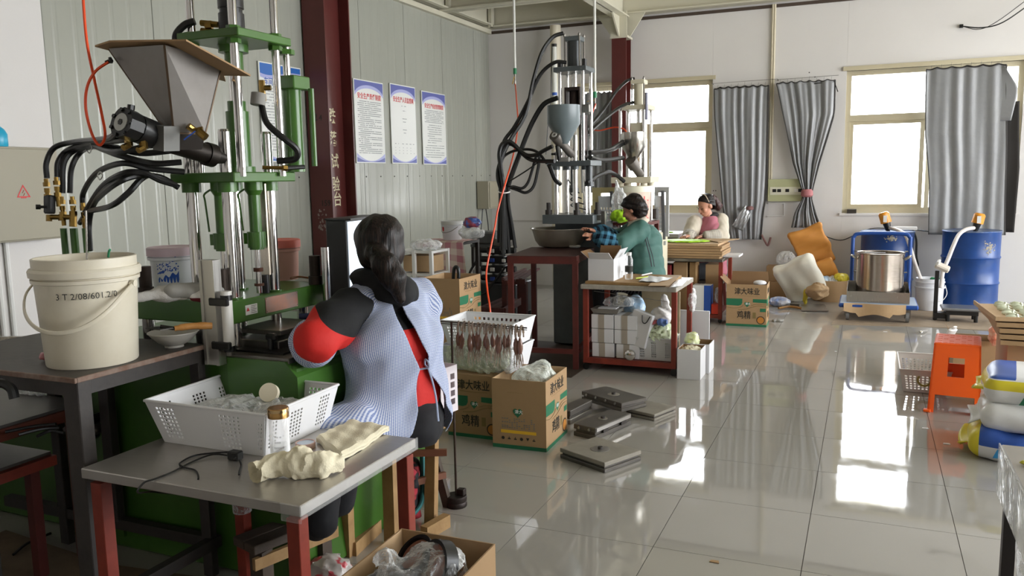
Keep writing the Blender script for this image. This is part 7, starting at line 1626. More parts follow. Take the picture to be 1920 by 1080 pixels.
p = PY(1513, 362, 11.08); B().lathe([(.05, -.05), (.075, -.03), (.07, .03), (.05, .05)], p, 18, close=True).o('tie', M('faded pink tie', '#a4686a', .8), c3_); B().tube([PY(1497, 163, 11.14), PY(1512, 159, 11.12), PY(1564, 152, 11.12), PY(1571, 172, 11.12)], .006, n=5, per=1).o('loose_end', cur_d, c3_)
c4_ = curtain('curtain', 'wide grey curtain hanging across the right window', [(2.78, .6, 1.42), (2.0, .61, 1.45), (1.4, .68, 1.47), (.81, .7, 1.5)], 4, .022, y0_=YB-.09, seed=8)
b = B(); b.grid(lambda u, v: V((1.43+.16*u*(1-.3*abs(v-.5))+.03*v, YB-.06-.05*u+.02*math.sin(8*v), 2.35-(2.35-.84)*v)), 6, 30); o_ = b.o('folded_lining', cur_d, c4_, fix=False); m_ = o_.modifiers.new('t', 'SOLIDIFY'); m_.thickness = .004
b = B(); b.grid(lambda u, v: V((1.36+.17*u*min(1, 2.2*v+.15)-.1*max(0, v-.55)*u, YB-.14-.03*u, 2.75-.62*v)), 8, 12); o_ = b.o('turned_flap', cur_m, c4_, fix=False); m_ = o_.modifiers.new('t', 'SOLIDIFY'); m_.thickness = .004
for k, (x0_, x1_, lb) in enumerate(((-1.92, -1.1, 'thin curtain wire above the long tied curtain'), (-1.1, -.38, 'thin curtain wire above the gathered curtain'))): B().cyl((x0_, YB-.1, 2.755), (x1_, YB-.1, 2.765), .0025, n=5).box(x0_-.005, x0_+.005, YB-.1, YB, 2.75, 2.76).o('curtain_wire', steel_gy, None, lb, 'wire')
# guard frames, red table and pail behind the teal jacket
for k, (x0_, x1_, m_, lb) in enumerate(((-2.69, -2.33, M('beige guard', '#b5ab7c', .45), 'beige guard panel with tilted perforated pane behind the grey press'), (-2.02, -1.87, M('grey guard', '#a9aaa8', .45), 'grey guard panel with louvred pane beside the red lettered pail'))):
    t = T('guard_panel', lb, 'guard', ((x0_+x1_)/2, 8.42, 0)); w = x1_-x0_
    zb = 0 if k == 0 else .95
    B().box(x0_+w*.3, x0_+w*.5, 8.4, 8.44, 0, .86).o('stand', black_steel, t, ang=None); B().box(x0_, x0_+w*.26, 8.4, 8.44, zb, 1.46).box(x1_-w*.2, x1_, 8.4, 8.44, zb, 1.46).box(x0_+w*.26, x1_-w*.2, 8.4, 8.44, 1.4, 1.46).box(x0_+w*.26, x1_-w*.2, 8.4, 8.44, .86, .9).o('frame', m_, t, ang=None)
    b = B(); b.holed((x0_+w*.3, 8.39, .92), (1, 0, 0), (-.08, .0, 1), w*.42, .45, .006, hgrid(.08*w*.42, .92*w*.42, 4, .02, .34, 8, .45, .6)); b.o('perforated_pane', M('pale steel pane', '#b9bec0', .3, .4), t, ang=None); B().bar((x0_+w*.72, 8.385, .92), (x0_+w*.6, 8.385, 1.42), .03).o('pane_frame', M('dark grey trim', '#55575a', .4), t, ang=None)
r2 = T('steel_table', 'dark red steel table behind the person in the teal jacket', 'table', (-2.1, 7.7, 0)); q = P(1238, 412, 8.1)
B().box(-2.5, q.x, 7.55, 8.0, q.z-.03, q.z).o('tabletop', darkred, r2, ang=None)
for x in (-2.48, q.x-.04): B().box(x, x+.04, 7.56, 7.6, 0, q.z-.03).o('leg', darkred, r2, ang=None); B().box(x, x+.04, 7.95, 7.99, 0, q.z-.03).o('leg', darkred, r2, ang=None)
rp = pail('plastic_pail', 'cream pail with red brush lettering behind the teal jacket', -2.06, 7.78, q.z, .14, .155, .33, M('cream pail', '#dcd3bf', .45, n=(3, .3, '#e2a59a', 2)), M('cream lid', '#e2dcc6', .4), lid_h=.05)
for k, ch in enumerate('大红'): textcyl(ch, (-2.06, 7.78), .152, q.z+.14-.11*k, math.radians(-62), .12, red_ink, rp, 1, 'red_lettering', .004)
lump('white_bag', 'white plastic bag hanging over lime cloth behind the grey press', 'bag', P(1160, 380, 7.75), (.07, .05, .15), milky_bag, seed=3, extra=[((-.02, 0, .14), (.02, .02, .07))])
lump('lime_cloth', 'bright lime cloth bundled under the white hanging bag', 'cloth', P(1163, 405, 7.7), (.1, .07, .06), M('lime cloth', '#a5d61f', .6), seed=2)
st2 = B(); st2.cyl(P(1229, 410, 8.05), P(1229, 392, 8.05), .03, n=10).o('stud', black_steel, None, 'black threaded stud standing on the red table edge', 'stud')
# far table with the stack of boards
f3 = T('far_table', 'red legged work table under the stack of cardboard by the window', 'table', (-1.75, 9.1, 0))
B().box(-2.25, -1.375, 8.78, 9.5, .655, .685, bev=.003).o('tabletop', steel_gy, f3)
for x, y in ((-2.24, 8.8), (-1.42, 8.8), (-1.42, 9.44), (-2.24, 9.44)): B().box(x, x+.04, y, y+.04, .04, .655).o('leg', redoxide, f3, ang=None); B().cyl((x+.02, y+.01, .022), (x+.02, y+.035, .022), .022, n=10).o('castor', black_pl, f3)
B().box(-2.24, -1.38, 8.8, 8.84, .05, .09).o('rail', redoxide, f3, ang=None); B().box(-2.24, -1.38, 9.44, 9.48, .05, .09).o('rail', redoxide, f3, ang=None); B().box(-2.22, -1.4, 8.83, 9.45, .085, .095).o('shelf', darkred, f3, ang=None)
random.seed(9)
for k in range(6):
    z = .687+.027*k; dx, dy = random.uniform(-.03, .02), random.uniform(-.02, .02); lb = ('bottom board of the cardboard stack on the far table', 'second board up in the cardboard stack on the far table', 'third board up in the cardboard stack on the far table', 'fourth board up in the cardboard stack on the far table', 'fifth board up in the cardboard stack on the far table', 'top pale board of the cardboard stack, under lime cloth')[k]
    X = Matrix.Translation((-1.78+dx, 9.12+dy, z)) @ Matrix.Rotation(random.uniform(-.03, .03), 4, 'Z')
    B().box(-.42, .38, -.3, .3, 0, .024, X=X, bev=.002).o('cardboard_board', card if k < 5 else card_lt, None, lb, 'cardboard', 'cardboard boards on the far table')
B().prism([(-1.45, 8.95), (-1.3, 9.45), (-1.75, 9.4)], .852, .857).o('cardboard_sheet', card_lt, None, 'thin cardboard sheet jutting out right of the stack top', 'cardboard', ang=None)
lump('lime_cloth', 'flat lime green cloth spread on top of the cardboard stack', 'cloth', (-1.83, 9.02, .86), (.28, .18, .012), M('lime cloth', '#a5d61f', .6), seed=4, amp=.006, floor=.852)
B().box(-1.45, -1.24, 9.0, 9.3, .69, .71).o('paper_pad', white_card, None, 'white paper pad overhanging the far table end', 'paper', ang=None)
for k, (a_, c_, m_, lb, nm, ct_) in enumerate(((-2.12, -1.95, M('dark red bag', '#7e1b22', .5), 'dark red gift bag hanging under the far table', 'gift_bag', 'bag'), (-1.93, -1.78, card, 'tall brown carton under the far table, left one', 'brown_carton', 'box'), (-1.76, -1.69, wood, 'upright brown board under the far table', 'upright_board', 'board'))): B().box(a_, c_, 8.9+.03*k, 9.1+.03*k, .096 if k else .4, .63 if k else .6, bev=.003).o(nm, m_, None, lb, ct_, ang=None)
B().box(-1.6, -1.46, 9.05, 9.3, .096, .6).o('brown_carton', card, None, 'tall brown carton under the far table, right one', 'box', ang=None)
wb3 = T('white_blue_box', 'white box with blue side strip under the far table', 'box', (-1.58, 8.86, .1)); B().box(-1.69, -1.5, 8.8, 8.95, .096, .4, bev=.002).o('body', white_card, wb3); B().box(-1.57, -1.499, 8.798, 8.8, .1, .4).box(-1.5, -1.4985, 8.8, 8.95, .1, .4).o('blue_strip', blue_ink, wb3, ang=None); text('- - - -', (-1.68, 8.797, .15), (1, 0, 0), (0, 0, 1), .03, blue_ink, wb3, 'small_print')
lump('grey_bag', 'pale grey bag beside the white and blue box', 'bag', (-1.435, 8.9, .28), (.04, .06, .09), milky_bag, seed=3)
B().box(-1.49, -1.42, 8.8, 8.95, .096, .2).o('red_box', M('red box', '#c8351f', .5), None, 'small red box at the foot of the far table', 'box', ang=None)
lt = T('white_table', 'white table with lime sheets by the window sill', 'table', (-2.6, 9.9, 0)); B().box(-3.0, -2.05, 9.75, 10.3, .84, .88).o('tabletop', white_card, lt, ang=None); B().box(-2.98, -2.07, 9.8, 9.85, .6, .84).o('apron', M('pale apron', '#b9b6a8', .5), lt, ang=None)
for x in (-2.98, -2.1): B().box(x, x+.04, 9.8, 9.84, 0, .6).o('leg', steel_gy, lt, ang=None)
lump('lime_cloth', 'lime green cloth on the white table by the window', 'cloth', (-2.45, 9.95, .885), (.3, .12, .02), M('lime cloth', '#a5d61f', .6), seed=6, amp=.006, floor=.88)
# sacks and bags by the back wall
ws = M('white woven sack', '#dcd8c9', .6, bump=(40, .15)); of_ = M('orange kraft paper', '#d39242', .6, n=(4, .5, '#c58238'))
TL = Matrix.Rotation(math.radians(-24), 3, 'Y') @ Matrix.Rotation(math.radians(25), 3, 'X')
b = O(crumple(rbox(PY(1500, 523, 10.55), (.25, .1, .27), .07, tilt=TL), 7, .02, 3), *box_of([PY(1500, 523, 10.55)], .46), .016); b.v = [(x, y, max(z, .003)) for x, y, z in b.v]; b.o('white_sack', ws, None, 'plump white woven sack leaning among bags at the back wall', 'sack', ang=70)
TL = Matrix.Rotation(math.radians(-22), 3, 'Y') @ Matrix.Rotation(math.radians(14), 3, 'X')
b = O(crumple(smin([rbox(PY(1522, 462, 10.98), (.21, .045, .26), .03, tilt=TL), rbox(PY(1552, 505, 10.9), (.1, .05, .14), .03, tilt=TL)], .06), 9, .016, 5), *box_of([PY(1525, 470, 10.98)], .5), .014); b.v = [(x, min(y, YB-.01), z) for x, y, z in b.v]; b.o('kraft_bag', of_, None, 'orange brown paper bag leaning on the back wall behind the sack', 'bag', ang=70)
lump('kraft_paper', 'crumpled pale kraft paper at the foot of the white sack', 'paper', PY(1532, 546, 10.35), (.12, .1, .09), card_lt, seed=5, floor=.003, amp=.04, sc=14)
tb2 = T('cardboard_tub', 'round cardboard tub of mixed bags left of the blue trolley', 'tub', PZ(1562, 572, 0)); q = PZ(1560, 562, 0); B().lathe([(.22, 0), (.23, .0), (.24, .26), (.225, .26), (.215, .01), (.001, .01)], q, 32).o('body', card, tb2)
for k, (x, y, m_, lb) in enumerate(((1545, 526, M('blue film', '#2c78c0', .35), 'blue plastic bag in the cardboard tub'), (1562, 527, milky_bag, 'white plastic bag in the cardboard tub'), (1577, 521, M('yellow film', '#d9c63d', .35), 'yellow plastic bag in the cardboard tub'))): lump('plastic_bag', lb, 'bag', PY(x, y, q.y-.05), (.09, .1, .06), m_, seed=k)
B().box(*[v for k in range(3) for v in (PY(1455, 512, 11.0)[k]-(.11, .1, .1)[k], PY(1455, 512, 11.0)[k]+(.11, .1, .1)[k])], bev=.003).o('brown_box', card, None, 'small brown box raised behind the white sack', 'box')
B().box(-1.2, -.85, 10.85, 11.2, 0, PY(1455, 512, 11.0).z-.102, bev=.003).o('brown_box', card, None, 'brown box at the wall under the small one, behind the sack', 'box')
lump('grey_bag', 'grey clear bag on top of the box behind the white sack', 'bag', PY(1474, 487, 10.95), (.12, .1, .11), milky_bag, seed=8)
lump('blue_bag', 'blue and white bag flattened under the white sack', 'bag', PZ(1462, 566, .05), (.12, .1, .06), M('blue white film', '#2c63b5', .35, n=(9, .3, '#e5e6e8')), seed=4, floor=.003)
lump('yellow_strip', 'yellow plastic strip hanging at the edge of the white sack', 'strip', PY(1510, 556, 10.4), (.03, .03, .1), M('yellow film', '#d9c63d', .35), seed=1, amp=.008)
tp = T('steel_paddle', 'flat steel paddle with wooden handle lying on the floor by the sacks', 'tool', PZ(1520, 580, 0)); pp = [PZ(1500, 572, .006), PZ(1545, 572, .006), PZ(1553, 584, .006), PZ(1503, 583, .006)]
B().add(pp+[p+V((0, 0, .012)) for p in pp], [(0, 1, 2, 3), (4, 5, 6, 7), (0, 1, 5, 4), (1, 2, 6, 5), (2, 3, 7, 6), (3, 0, 4, 7)]).o('blade', mould_lt, tp, ang=None); B().tube([PZ(1502, 578, .02), PZ(1480, 575, .025), PZ(1460, 578, .02)], .014, n=8).o('handle', M('wooden handle', '#a87a3d', .5), tp); B().box(*[v for k in range(3) for v in (PZ(1490, 572, .03)[k]-(.05, .04, .03)[k], PZ(1490, 572, .03)[k]+(.05, .04, .02)[k])]).o('socket', mould_dk, tp, ang=None)
# floor boards of cardboard under trolley and scale
floor_card = M('stained floor cardboard', '#a08e78', .85, n=(3, .6, '#6f5f4d', 7))
B().prism([(-.3, 9.05), (.6, 9.2), (1.7, 9.1), (1.7, 10.6), (.7, 10.6), (-.2, 10.2)], .0005, .005).o('cardboard_sheet', floor_card, None, 'large stained cardboard sheet on the floor under trolley and scale', 'cardboard', ang=None)
# blue drums with pumps
def drum(label, x, y, r, h, m, rot):
    t = T('oil_drum', label, 'drum', (x, y, .006)); c = (x, y, .006)
    B().lathe([(.001, .012), (r-.006, .012), (r, 0), (r+.004, .008), (r-.002, .02), (r-.004, h*.33-.02), (r+.008, h*.33), (r-.004, h*.33+.02), (r-.004, h*.66-.02), (r+.008, h*.66), (r-.004, h*.66+.02), (r-.002, h-.02), (r+.005, h-.01), (r+.003, h), (r-.008, h-.002), (r-.012, h-.018), (.001, h-.018)], c, 48).o('body', m, t)
    B().lathe([(r+.0055, h-.012), (r+.006, h-.004), (r+.001, h+.002), (r-.009, h)], c, 48).o('top_rim', M('worn pale rim', '#7d8896', .4, .5, n=(6, .3, '#1b3f7d')), t)
    B().lathe([(.03, 0), (.035, .02), (.001, .02)], (x+.15*math.cos(rot), y+.15*math.sin(rot), h-.012), 16).o('bung', steel_gy, t); return t
d1 = drum('blue steel drum with yellow pump behind the stainless pot', .24, 10.85, .295, .86, M('dark blue drum paint', '#17407f', .35, n=(4, .5, '#11336b')), 2.2)
d2 = drum('brighter blue steel drum with scuffed patch behind the scale', 1.115, 10.72, .3, .885, blue_drum, 2.5)
for dd_, (x, y), m_ in ((d2, (1860, 465), 0), (d1, (1672, 447), 1)):
    b = B(); q = PY(x, y, dd_.location.y-.3); rnd = random.Random(x)
    for k in range(80):
        a_ = math.atan2(q.y-dd_.location.y, q.x-dd_.location.x)+rnd.gauss(0, .1); z = q.z+rnd.gauss(0, .03 if m_ == 0 else .015); s_ = .003+.008*rnd.random(); R_ = .3 if m_ == 0 else .295
        c = V((dd_.location.x+R_*math.cos(a_), dd_.location.y+R_*math.sin(a_), z)); tg = V((-math.sin(a_), math.cos(a_), 0))*s_; b.add([c+tg*math.cos(g_)*rnd.uniform(.6, 1.3)+V((0, 0, s_*math.sin(g_)*rnd.uniform(.6, 1.3))) for g_ in [j_*.9 for j_ in range(7)]], [tuple(range(7))])
    b.o('scuffed_patch', M('bare scuff', '#8e8778', .6), dd_, ang=None, fix=False, kind='stuff')
ym = M('yellow pump housing', '#d38a1f', .4); hose_w = M('white ribbed hose', '#c9c2bd', .45)
def pump(label, drum_, top, base, ang_pts):
    t = T('drum_pump', label, 'pump', base); d = (top-base).normalized()
    B().cyl(base+d*(top-base).length*.42, top-d*.02, .062, .06, n=16).cyl(top-d*.02, top, .06, .045, n=16).box(*[v for k in range(3) for v in ((base*.25+top*.75)[k]-.045, (base*.25+top*.75)[k]+.045)], bev=.01).o('motor', ym, t); B().box(*[v for k in range(3) for v in ((base*.35+top*.65)[k]-(.02, .068, .04)[k], (base*.35+top*.65)[k]+(.02, -.055, .04)[k])]).o('label', white_pl, t, ang=None)
    B().cyl(base, base+d*(top-base).length*.44, .03, .045, n=14).cyl((base.x, base.y, .6), base, .02, n=10).o('neck', black_pl, t); B().tube([base+V((0, 0, .03))]+ang_pts, .021, n=10, per=8).o('hose', hose_w, t); return t
pump('yellow drum pump with white hose on the drum behind the pot', d1, PY(1656, 398, 10.75), PY(1666, 432, 10.75), [PY(1682, 431, 10.6), PY(1697, 440, 10.4), PY(1706, 462, 10.3), PY(1716, 495, 10.3), PY(1727, 525, 10.35)])
pump('yellow drum pump tilted on the brighter blue drum', d2, PY(1838, 400, 10.55), PY(1828, 432, 10.55), [PY(1812, 430, 10.4), PY(1798, 440, 10.3), PY(1788, 460, 10.2), PY(1778, 485, 10.1), PY(1768, 510, 10.0), PY(1764, 540, 9.95)])
sw = T('power_strip', 'grey power strip with cables on the drum behind the pot', 'strip', PY(1697, 428, 10.95)); q = PY(1697, 428, 10.95); B().box(q.x-.13, q.x+.13, 10.92, 10.98, q.z-.02, q.z+.02, bev=.004).o('body', white_pl, sw); B().tube([PY(1712, 432, 10.95), PY(1718, 450, 10.8), PY(1718, 480, 10.75), PY(1721, 497, 10.7), PY(1717, 505, 10.7)], .012, n=7).o('lead', rubber, sw); B().tube([q, PY(1735, 433, 11.1), PY(1770, 437, 11.15)], .008, n=6).tube([PY(1690, 430, 11.0), PY(1640, 428, 11.15), PY(1610, 437, 11.18), PY(1580, 450, 11.2), PY(1555, 446, 11.2), PY(1540, 437, 11.2)], .006, n=6).o('cable', rubber, sw)
wp = pail('plastic_pail', 'white lidless pail standing between the two blue drums', .69, 10.38, .006, .135, .15, .36, pw_m); B().lathe([(.146, .25), (.16, .252), (.16, .265), (.146, .267)], (.69, 10.38, .006), 36).o('rib_band', pw_m, wp); B().tube([(.69+.155, 10.36, .29), (.69+.17, 10.3, .2), (.69+.12, 10.24, .13), (.69+.03, 10.22, .11)], .004, n=6).o('handle', white_pl, wp)
lump('green_scrap', 'small green scrap in the white pail between the drums', 'scrap', (.75, 10.37, .355), (.06, .05, .02), grn, seed=2)
# trolley with stainless pot
tr2 = T('platform_trolley', 'blue platform trolley with tubular handle and castors', 'trolley', (.14, 9.65, 0)); bl = M('blue trolley paint', '#214a93', .35)
B().box(-.24, .53, 9.33, 9.98, .145, .19, bev=.012).o('bumper', bl, tr2); B().box(-.225, .515, 9.345, 9.96, .19, .195).o('deck', M('pale deck', '#aab8cc', .4), tr2, ang=None)
B().tube([(-.13, 9.95, .19), (-.13, 9.95, .78), (-.12, 9.95, .86), (-.04, 9.95, .895), (.36, 9.95, .895), (.44, 9.95, .86), (.45, 9.95, .78), (.45, 9.95, .19)], .021, n=12, per=6).o('handle', bl, tr2)
for z in (.47, .7): B().cyl((-.13, 9.95, z), (-.07, 9.93, z), .007, n=8).o('stub', steel_gy, tr2); B().cyl((.45, 9.95, z), (.4, 9.93, z), .007, n=8).o('stub', steel_gy, tr2)
for x, y in ((-.15, 9.4), (.43, 9.4), (-.15, 9.9), (.43, 9.9)): B().cyl((x-.016, y, .061), (x+.016, y, .061), .055, n=18).o('wheel', M('grey wheel', '#6e6e6d', .5), tr2); B().box(x-.03, x+.03, y-.025, y+.025, .1, .146).box(x-.03, x-.02, y-.02, y+.02, .05, .12).box(x+.02, x+.03, y-.02, y+.02, .05, .12).o('castor_fork', steel_gy, tr2, ang=None)
b = B(); b.grid(lambda u, v: V((-.19+.6*u, 9.32+.02*math.sin(7*u), .196-.085*v-.02*v*math.sin(9*u)-.045*v*(1 if .8 > u > .2 else 0))), 20, 4); cs_ = b.o('cardboard_liner', card_lt, None, 'torn cardboard hanging from the front of the blue trolley', 'cardboard', fix=False, ang=None); m_ = cs_.modifiers.new('t', 'SOLIDIFY'); m_.thickness = .006
ty = T('drip_tray', 'open stainless tray on the blue trolley under the pot', 'tray', (.14, 9.62, .196))
B().box(-.165, .445, 9.4, 9.403, .197, .315).box(-.165, .445, 9.9, 9.903, .197, .37).box(-.165, .445, 9.4, 9.9, .197, .2).o('tray_body', steel, ty, ang=None)
for x in (-.165, .442): B().add([(x, 9.4, .2), (x, 9.9, .2), (x, 9.9, .37), (x, 9.4, .315), (x+.003, 9.4, .2), (x+.003, 9.9, .2), (x+.003, 9.9, .37), (x+.003, 9.4, .315)], [(0, 1, 2, 3), (4, 5, 6, 7), (0, 1, 5, 4), (1, 2, 6, 5), (2, 3, 7, 6), (3, 0, 4, 7)]).o('tray_side', steel, ty, ang=None)
pt_ = T('stock_pot', 'tall stainless stock pot standing in the tray on the blue trolley', 'pot', (.15, 9.66, .201)); c_ = (.155, 9.655, .201); pot_m = brushed('pot steel', '#b9aea2', .2, (3, 3, 40))
B().lathe([(.001, .0), (.225, 0), (.236, .008), (.236, .5), (.245, .505), (.246, .513), (.238, .516), (.228, .51), (.228, .02), (.001, .015)], c_, 64).o('body', pot_m, pt_); B().lathe([(.001, .42), (.227, .42)], c_, 40).o('contents', M('pale liquid', '#bdb9ae', .3), pt_)
for a_ in (0, PI): q = V(c_)+V((math.cos(a_)*.238, math.sin(a_)*.238-.05, .44)); e_ = V((math.cos(a_)*.05, 0, .035)); B().tube([q, q+e_, q+e_+V((0, .1, 0)), q+V((0, .1, 0))], .009, n=8, per=3).o('handle', steel, pt_)
B().box(.0, .2, 9.5, 9.53, .715, .725).o('ladle_bar', steel_gy, None, 'dark flat steel strip laid across the pot rim', 'strip', ang=None)
# scale
sc_ = T('platform_scale', 'small platform scale with upright post and display by the drum', 'scale', (.93, 9.65, 0)); 
B().box(.76, 1.13, 9.55, 9.86, .12, .15, bev=.01).o('platform', M('brushed pan', '#8d9096', .3, .7), sc_); B().box(.8, 1.1, 9.58, 9.82, .075, .118).o('frame', black_pl, sc_, ang=None); B().box(.69, .8, 9.6, 9.72, .03, .09).o('base', black_pl, sc_, ang=None)
for x, y in ((.82, 9.6), (1.08, 9.6), (.82, 9.8), (1.08, 9.8)): B().cyl((x, y, .006), (x, y, .08), .02, n=10).o('foot', black_pl, sc_)
B().box(.685, .725, 9.63, 9.67, .006, .53, bev=.004).o('post', black_pl, sc_); RD = Matrix.Translation((.75, 9.63, .57)) @ Matrix.Rotation(math.radians(25), 4, 'Y') @ Matrix.Rotation(math.radians(35), 4, 'X'); B().box(-.07, .07, -.04, .04, -.028, .028, bev=.012, X=RD).o('display', M('beige display', '#c9c0b4', .4), sc_); B().box(-.075, -.045, -.03, .03, -.02, .065, bev=.01, X=RD).o('display_back', white_pl, sc_)
B().tube([PZ(1737, 621, .01), PZ(1728, 622, .02), PZ(1724, 624, .01)], .014, n=7).o('foil_scrap', chrome, None, 'shiny foil scrap on the floor in front of the trolley', 'scrap')
# orange stool
os_ = T('plastic_stool', 'bright orange moulded plastic stool with open sides', 'stool', (.6, 6.15, 0)); RS = Matrix.Translation((.595, 6.155, 0)) @ Matrix.Rotation(math.radians(-6), 4, 'Z')
def stool_side(a, w_t, w_b, hgt, inset_t, inset_b, open_w):
    """one tapering side: frame with an arch below and a window in it; a = angle of its outward normal"""
    Ra = RS @ Matrix.Rotation(a, 4, 'Z'); b = B()
    def pnt(s, z): f_ = z/hgt; return Ra @ V((s*(w_b+(w_t-w_b)*f_)/2, -(inset_b+(inset_t-inset_b)*f_), z))
    ss = [-1, -.76, -.34, .34, .76, 1]; zs = [0, .115, .16, .235, .36, .40, hgt]; th = Ra.to_3x3() @ V((0, .012, .0))
    hole = {(2, 0), (1, 0), (3, 0), (2, 3)} if open_w else {(2, 0), (1, 0), (3, 0)}
    full = lambda i, j: 0 <= i < 5 and 0 <= j < 6 and (i, j) not in hole
    for i in range(5):
        for j in range(6):
            if not full(i, j): continue
            q4 = [pnt(ss[i], zs[j]), pnt(ss[i+1], zs[j]), pnt(ss[i+1], zs[j+1]), pnt(ss[i], zs[j+1])]; b.quad(*q4); b.quad(*[p+th for p in q4[::-1]])
            for (di, dj), (m_, n_) in (((0, -1), (0, 1)), ((1, 0), (1, 2)), ((0, 1), (2, 3)), ((-1, 0), (3, 0))):
                if not full(i+di, j+dj): b.quad(q4[m_], q4[n_], q4[n_]+th, q4[m_]+th)
    return b
for a_, wt, wb_, it, ib, nm in ((0, .27, .31, .185, .27, 'front_side'), (PI, .27, .31, .185, .27, 'rear_side'), (PI/2, .37, .54, .135, .155, 'right_side'), (-PI/2, .37, .54, .135, .155, 'left_side')):
    stool_side(a_, wt, wb_, .445, it, ib, True).o(nm, orange, os_, ang=None, fix=False)
B().box(-.137, .137, -.187, .187, .43, .45, bev=.008, X=RS).o('seat', orange, os_)
b = B()
for i in range(7):
    for j in range(5): 
        if i in (0, 6) or j in (0, 4) or (i+j) % 2: b.box(-.105+.035*i-.013, -.105+.035*i+.013, -.14+.07*j-.025, -.14+.07*j+.025, .45, .4515, X=RS)
b.o('seat_pattern', orange, os_, ang=None, kind='stuff')
for sx_ in (-1, 1):
    for sy_ in (-1, 1): B().box(sx_*.155-.022, sx_*.155+.022, sy_*.27-.022, sy_*.27+.022, 0, .018, bev=.004, X=RS).o('foot', orange, os_)
# basket and open carton behind the stool
bkh = hgrid(.06, .94, 10, .02, .13, 6)
crate('plastic_basket', 'low white perforated basket on the floor left of the orange stool', [(.29, 6.4), (.56, 6.4), (.56, 6.95), (.29, 6.95)], [(.26, 6.37), (.59, 6.37), (.59, 6.98), (.26, 6.98)], .003, .17, .003, [bkh]*4, M('pale basket plastic', '#d9d6d2', .45), 'basket')
B().lathe([(.035, 0), (.05, 0), (.05, .02), (.035, .02)], (0, 0, 0), 24, X=Matrix.Translation((.42, 6.395, .1)) @ Matrix.Rotation(PI/2, 4, 'X'), close=True).o('ring_tape', M('dull yellow tape', '#a39a55', .5), None, 'dull yellow ring hooked on the white basket by the stool', 'ring')
carton('cardboard_box', 'open brown carton on the floor behind the orange stool', .83, 7.25, .34, .3, .27, mat=card, inner=card_in, flaps=[('l', .5)], flap_len=.1)
B().tube([(.62, 7.1, .28), (.64, 7.08, .34), (.66, 7.06, .38)], [.03, .045, .02], n=10, flat=.4).o('white_scoop', white_pl, None, 'white plastic scoop sticking out of the carton behind the stool', 'scoop')
lump('orange_packet', 'crumpled orange and red packets at the edge of the tall carton', 'packet', (.93, 7.05, .33), (.05, .05, .08), M('orange red film', '#d9542b', .3, n=(20, .4, '#e9c9b0')), seed=2, amp=.02)
# tall carton with trays of lures
carton('cardboard_box', 'tall plain carton carrying the cardboard trays at the right edge', 1.1, 6.3, .46, .5, .475, mat=M('smooth carton', '#a98763', .8), inner=card_in, open_=False)
random.seed(11)
for k in range(5):
    z = .478+.036*k; dx = -.02*k+random.uniform(-.01, .01)+.05; dy = .02*k
    X = Matrix.Translation((1.06+dx, 6.22+dy, z)) @ Matrix.Rotation(math.radians(-4+2*k), 4, 'Z')
    t = T('cardboard_tray', ('lowest', 'second lowest', 'middle', 'second highest', 'topmost')[k]+' cardboard tray of the lure stack on the tall carton', 'tray', (1.06, 6.2, z), group='stacked cardboard trays'); B().box(-.28, .28, -.36, .36, 0, .006, X=X).box(-.28, -.27, -.36, .36, .006, .028, X=X).box(-.28, .28, -.36, -.35, .006, .028, X=X).o('tray_body', card if k < 4 else card_lt, t, ang=None)
ztop = .478+.036*4+.006
gl = M('pale green silicone lure', '#c6cfae', .25, trans=.15, n=(40, .5, '#e4e8d6')); lu = T('silicone_lure', 'pale green silicone lure lying in rows on the topmost cardboard tray', 'lure', (0, 0, 0), group='pale green lures on the top tray'); MW[lu.name] = Matrix()
B().lathe([(.001, -.035), (.009, -.03), (.0155, -.012), (.015, .01), (.01, .025), (.013, .032), (.006, .042), (.001, .044)], (0, 0, 0), 10, X=Matrix.Translation((0, 0, .0155)) @ Matrix.Rotation(PI/2, 4, 'Y')).o('body', gl, lu); B().tube([(.042, 0, .012), (.06, .006, .006), (.075, .0, .004)], [.006, .005, .002], n=6).o('tail', gl, lu)
first = True
for r in range(8):
    for c in range(5):
        x, y = .87+c*.098+.01*(r % 2)+random.uniform(-.006, .006), 5.99+.085*r+random.uniform(-.008, .008)
        lbl = 'pale green silicone lure, '+('front', 'second', 'third', 'fourth', 'fifth', 'sixth', 'seventh', 'rear')[r]+' row of the top tray, '+('leftmost', 'second from left', 'middle one', 'second from right', 'rightmost')[c]
        if first: move(lu, (x, y, ztop), .1); lu['label'] = lbl; first = False
        else: dup(lu, (x, y, ztop), random.uniform(-.25, .25), lbl)
b = B()
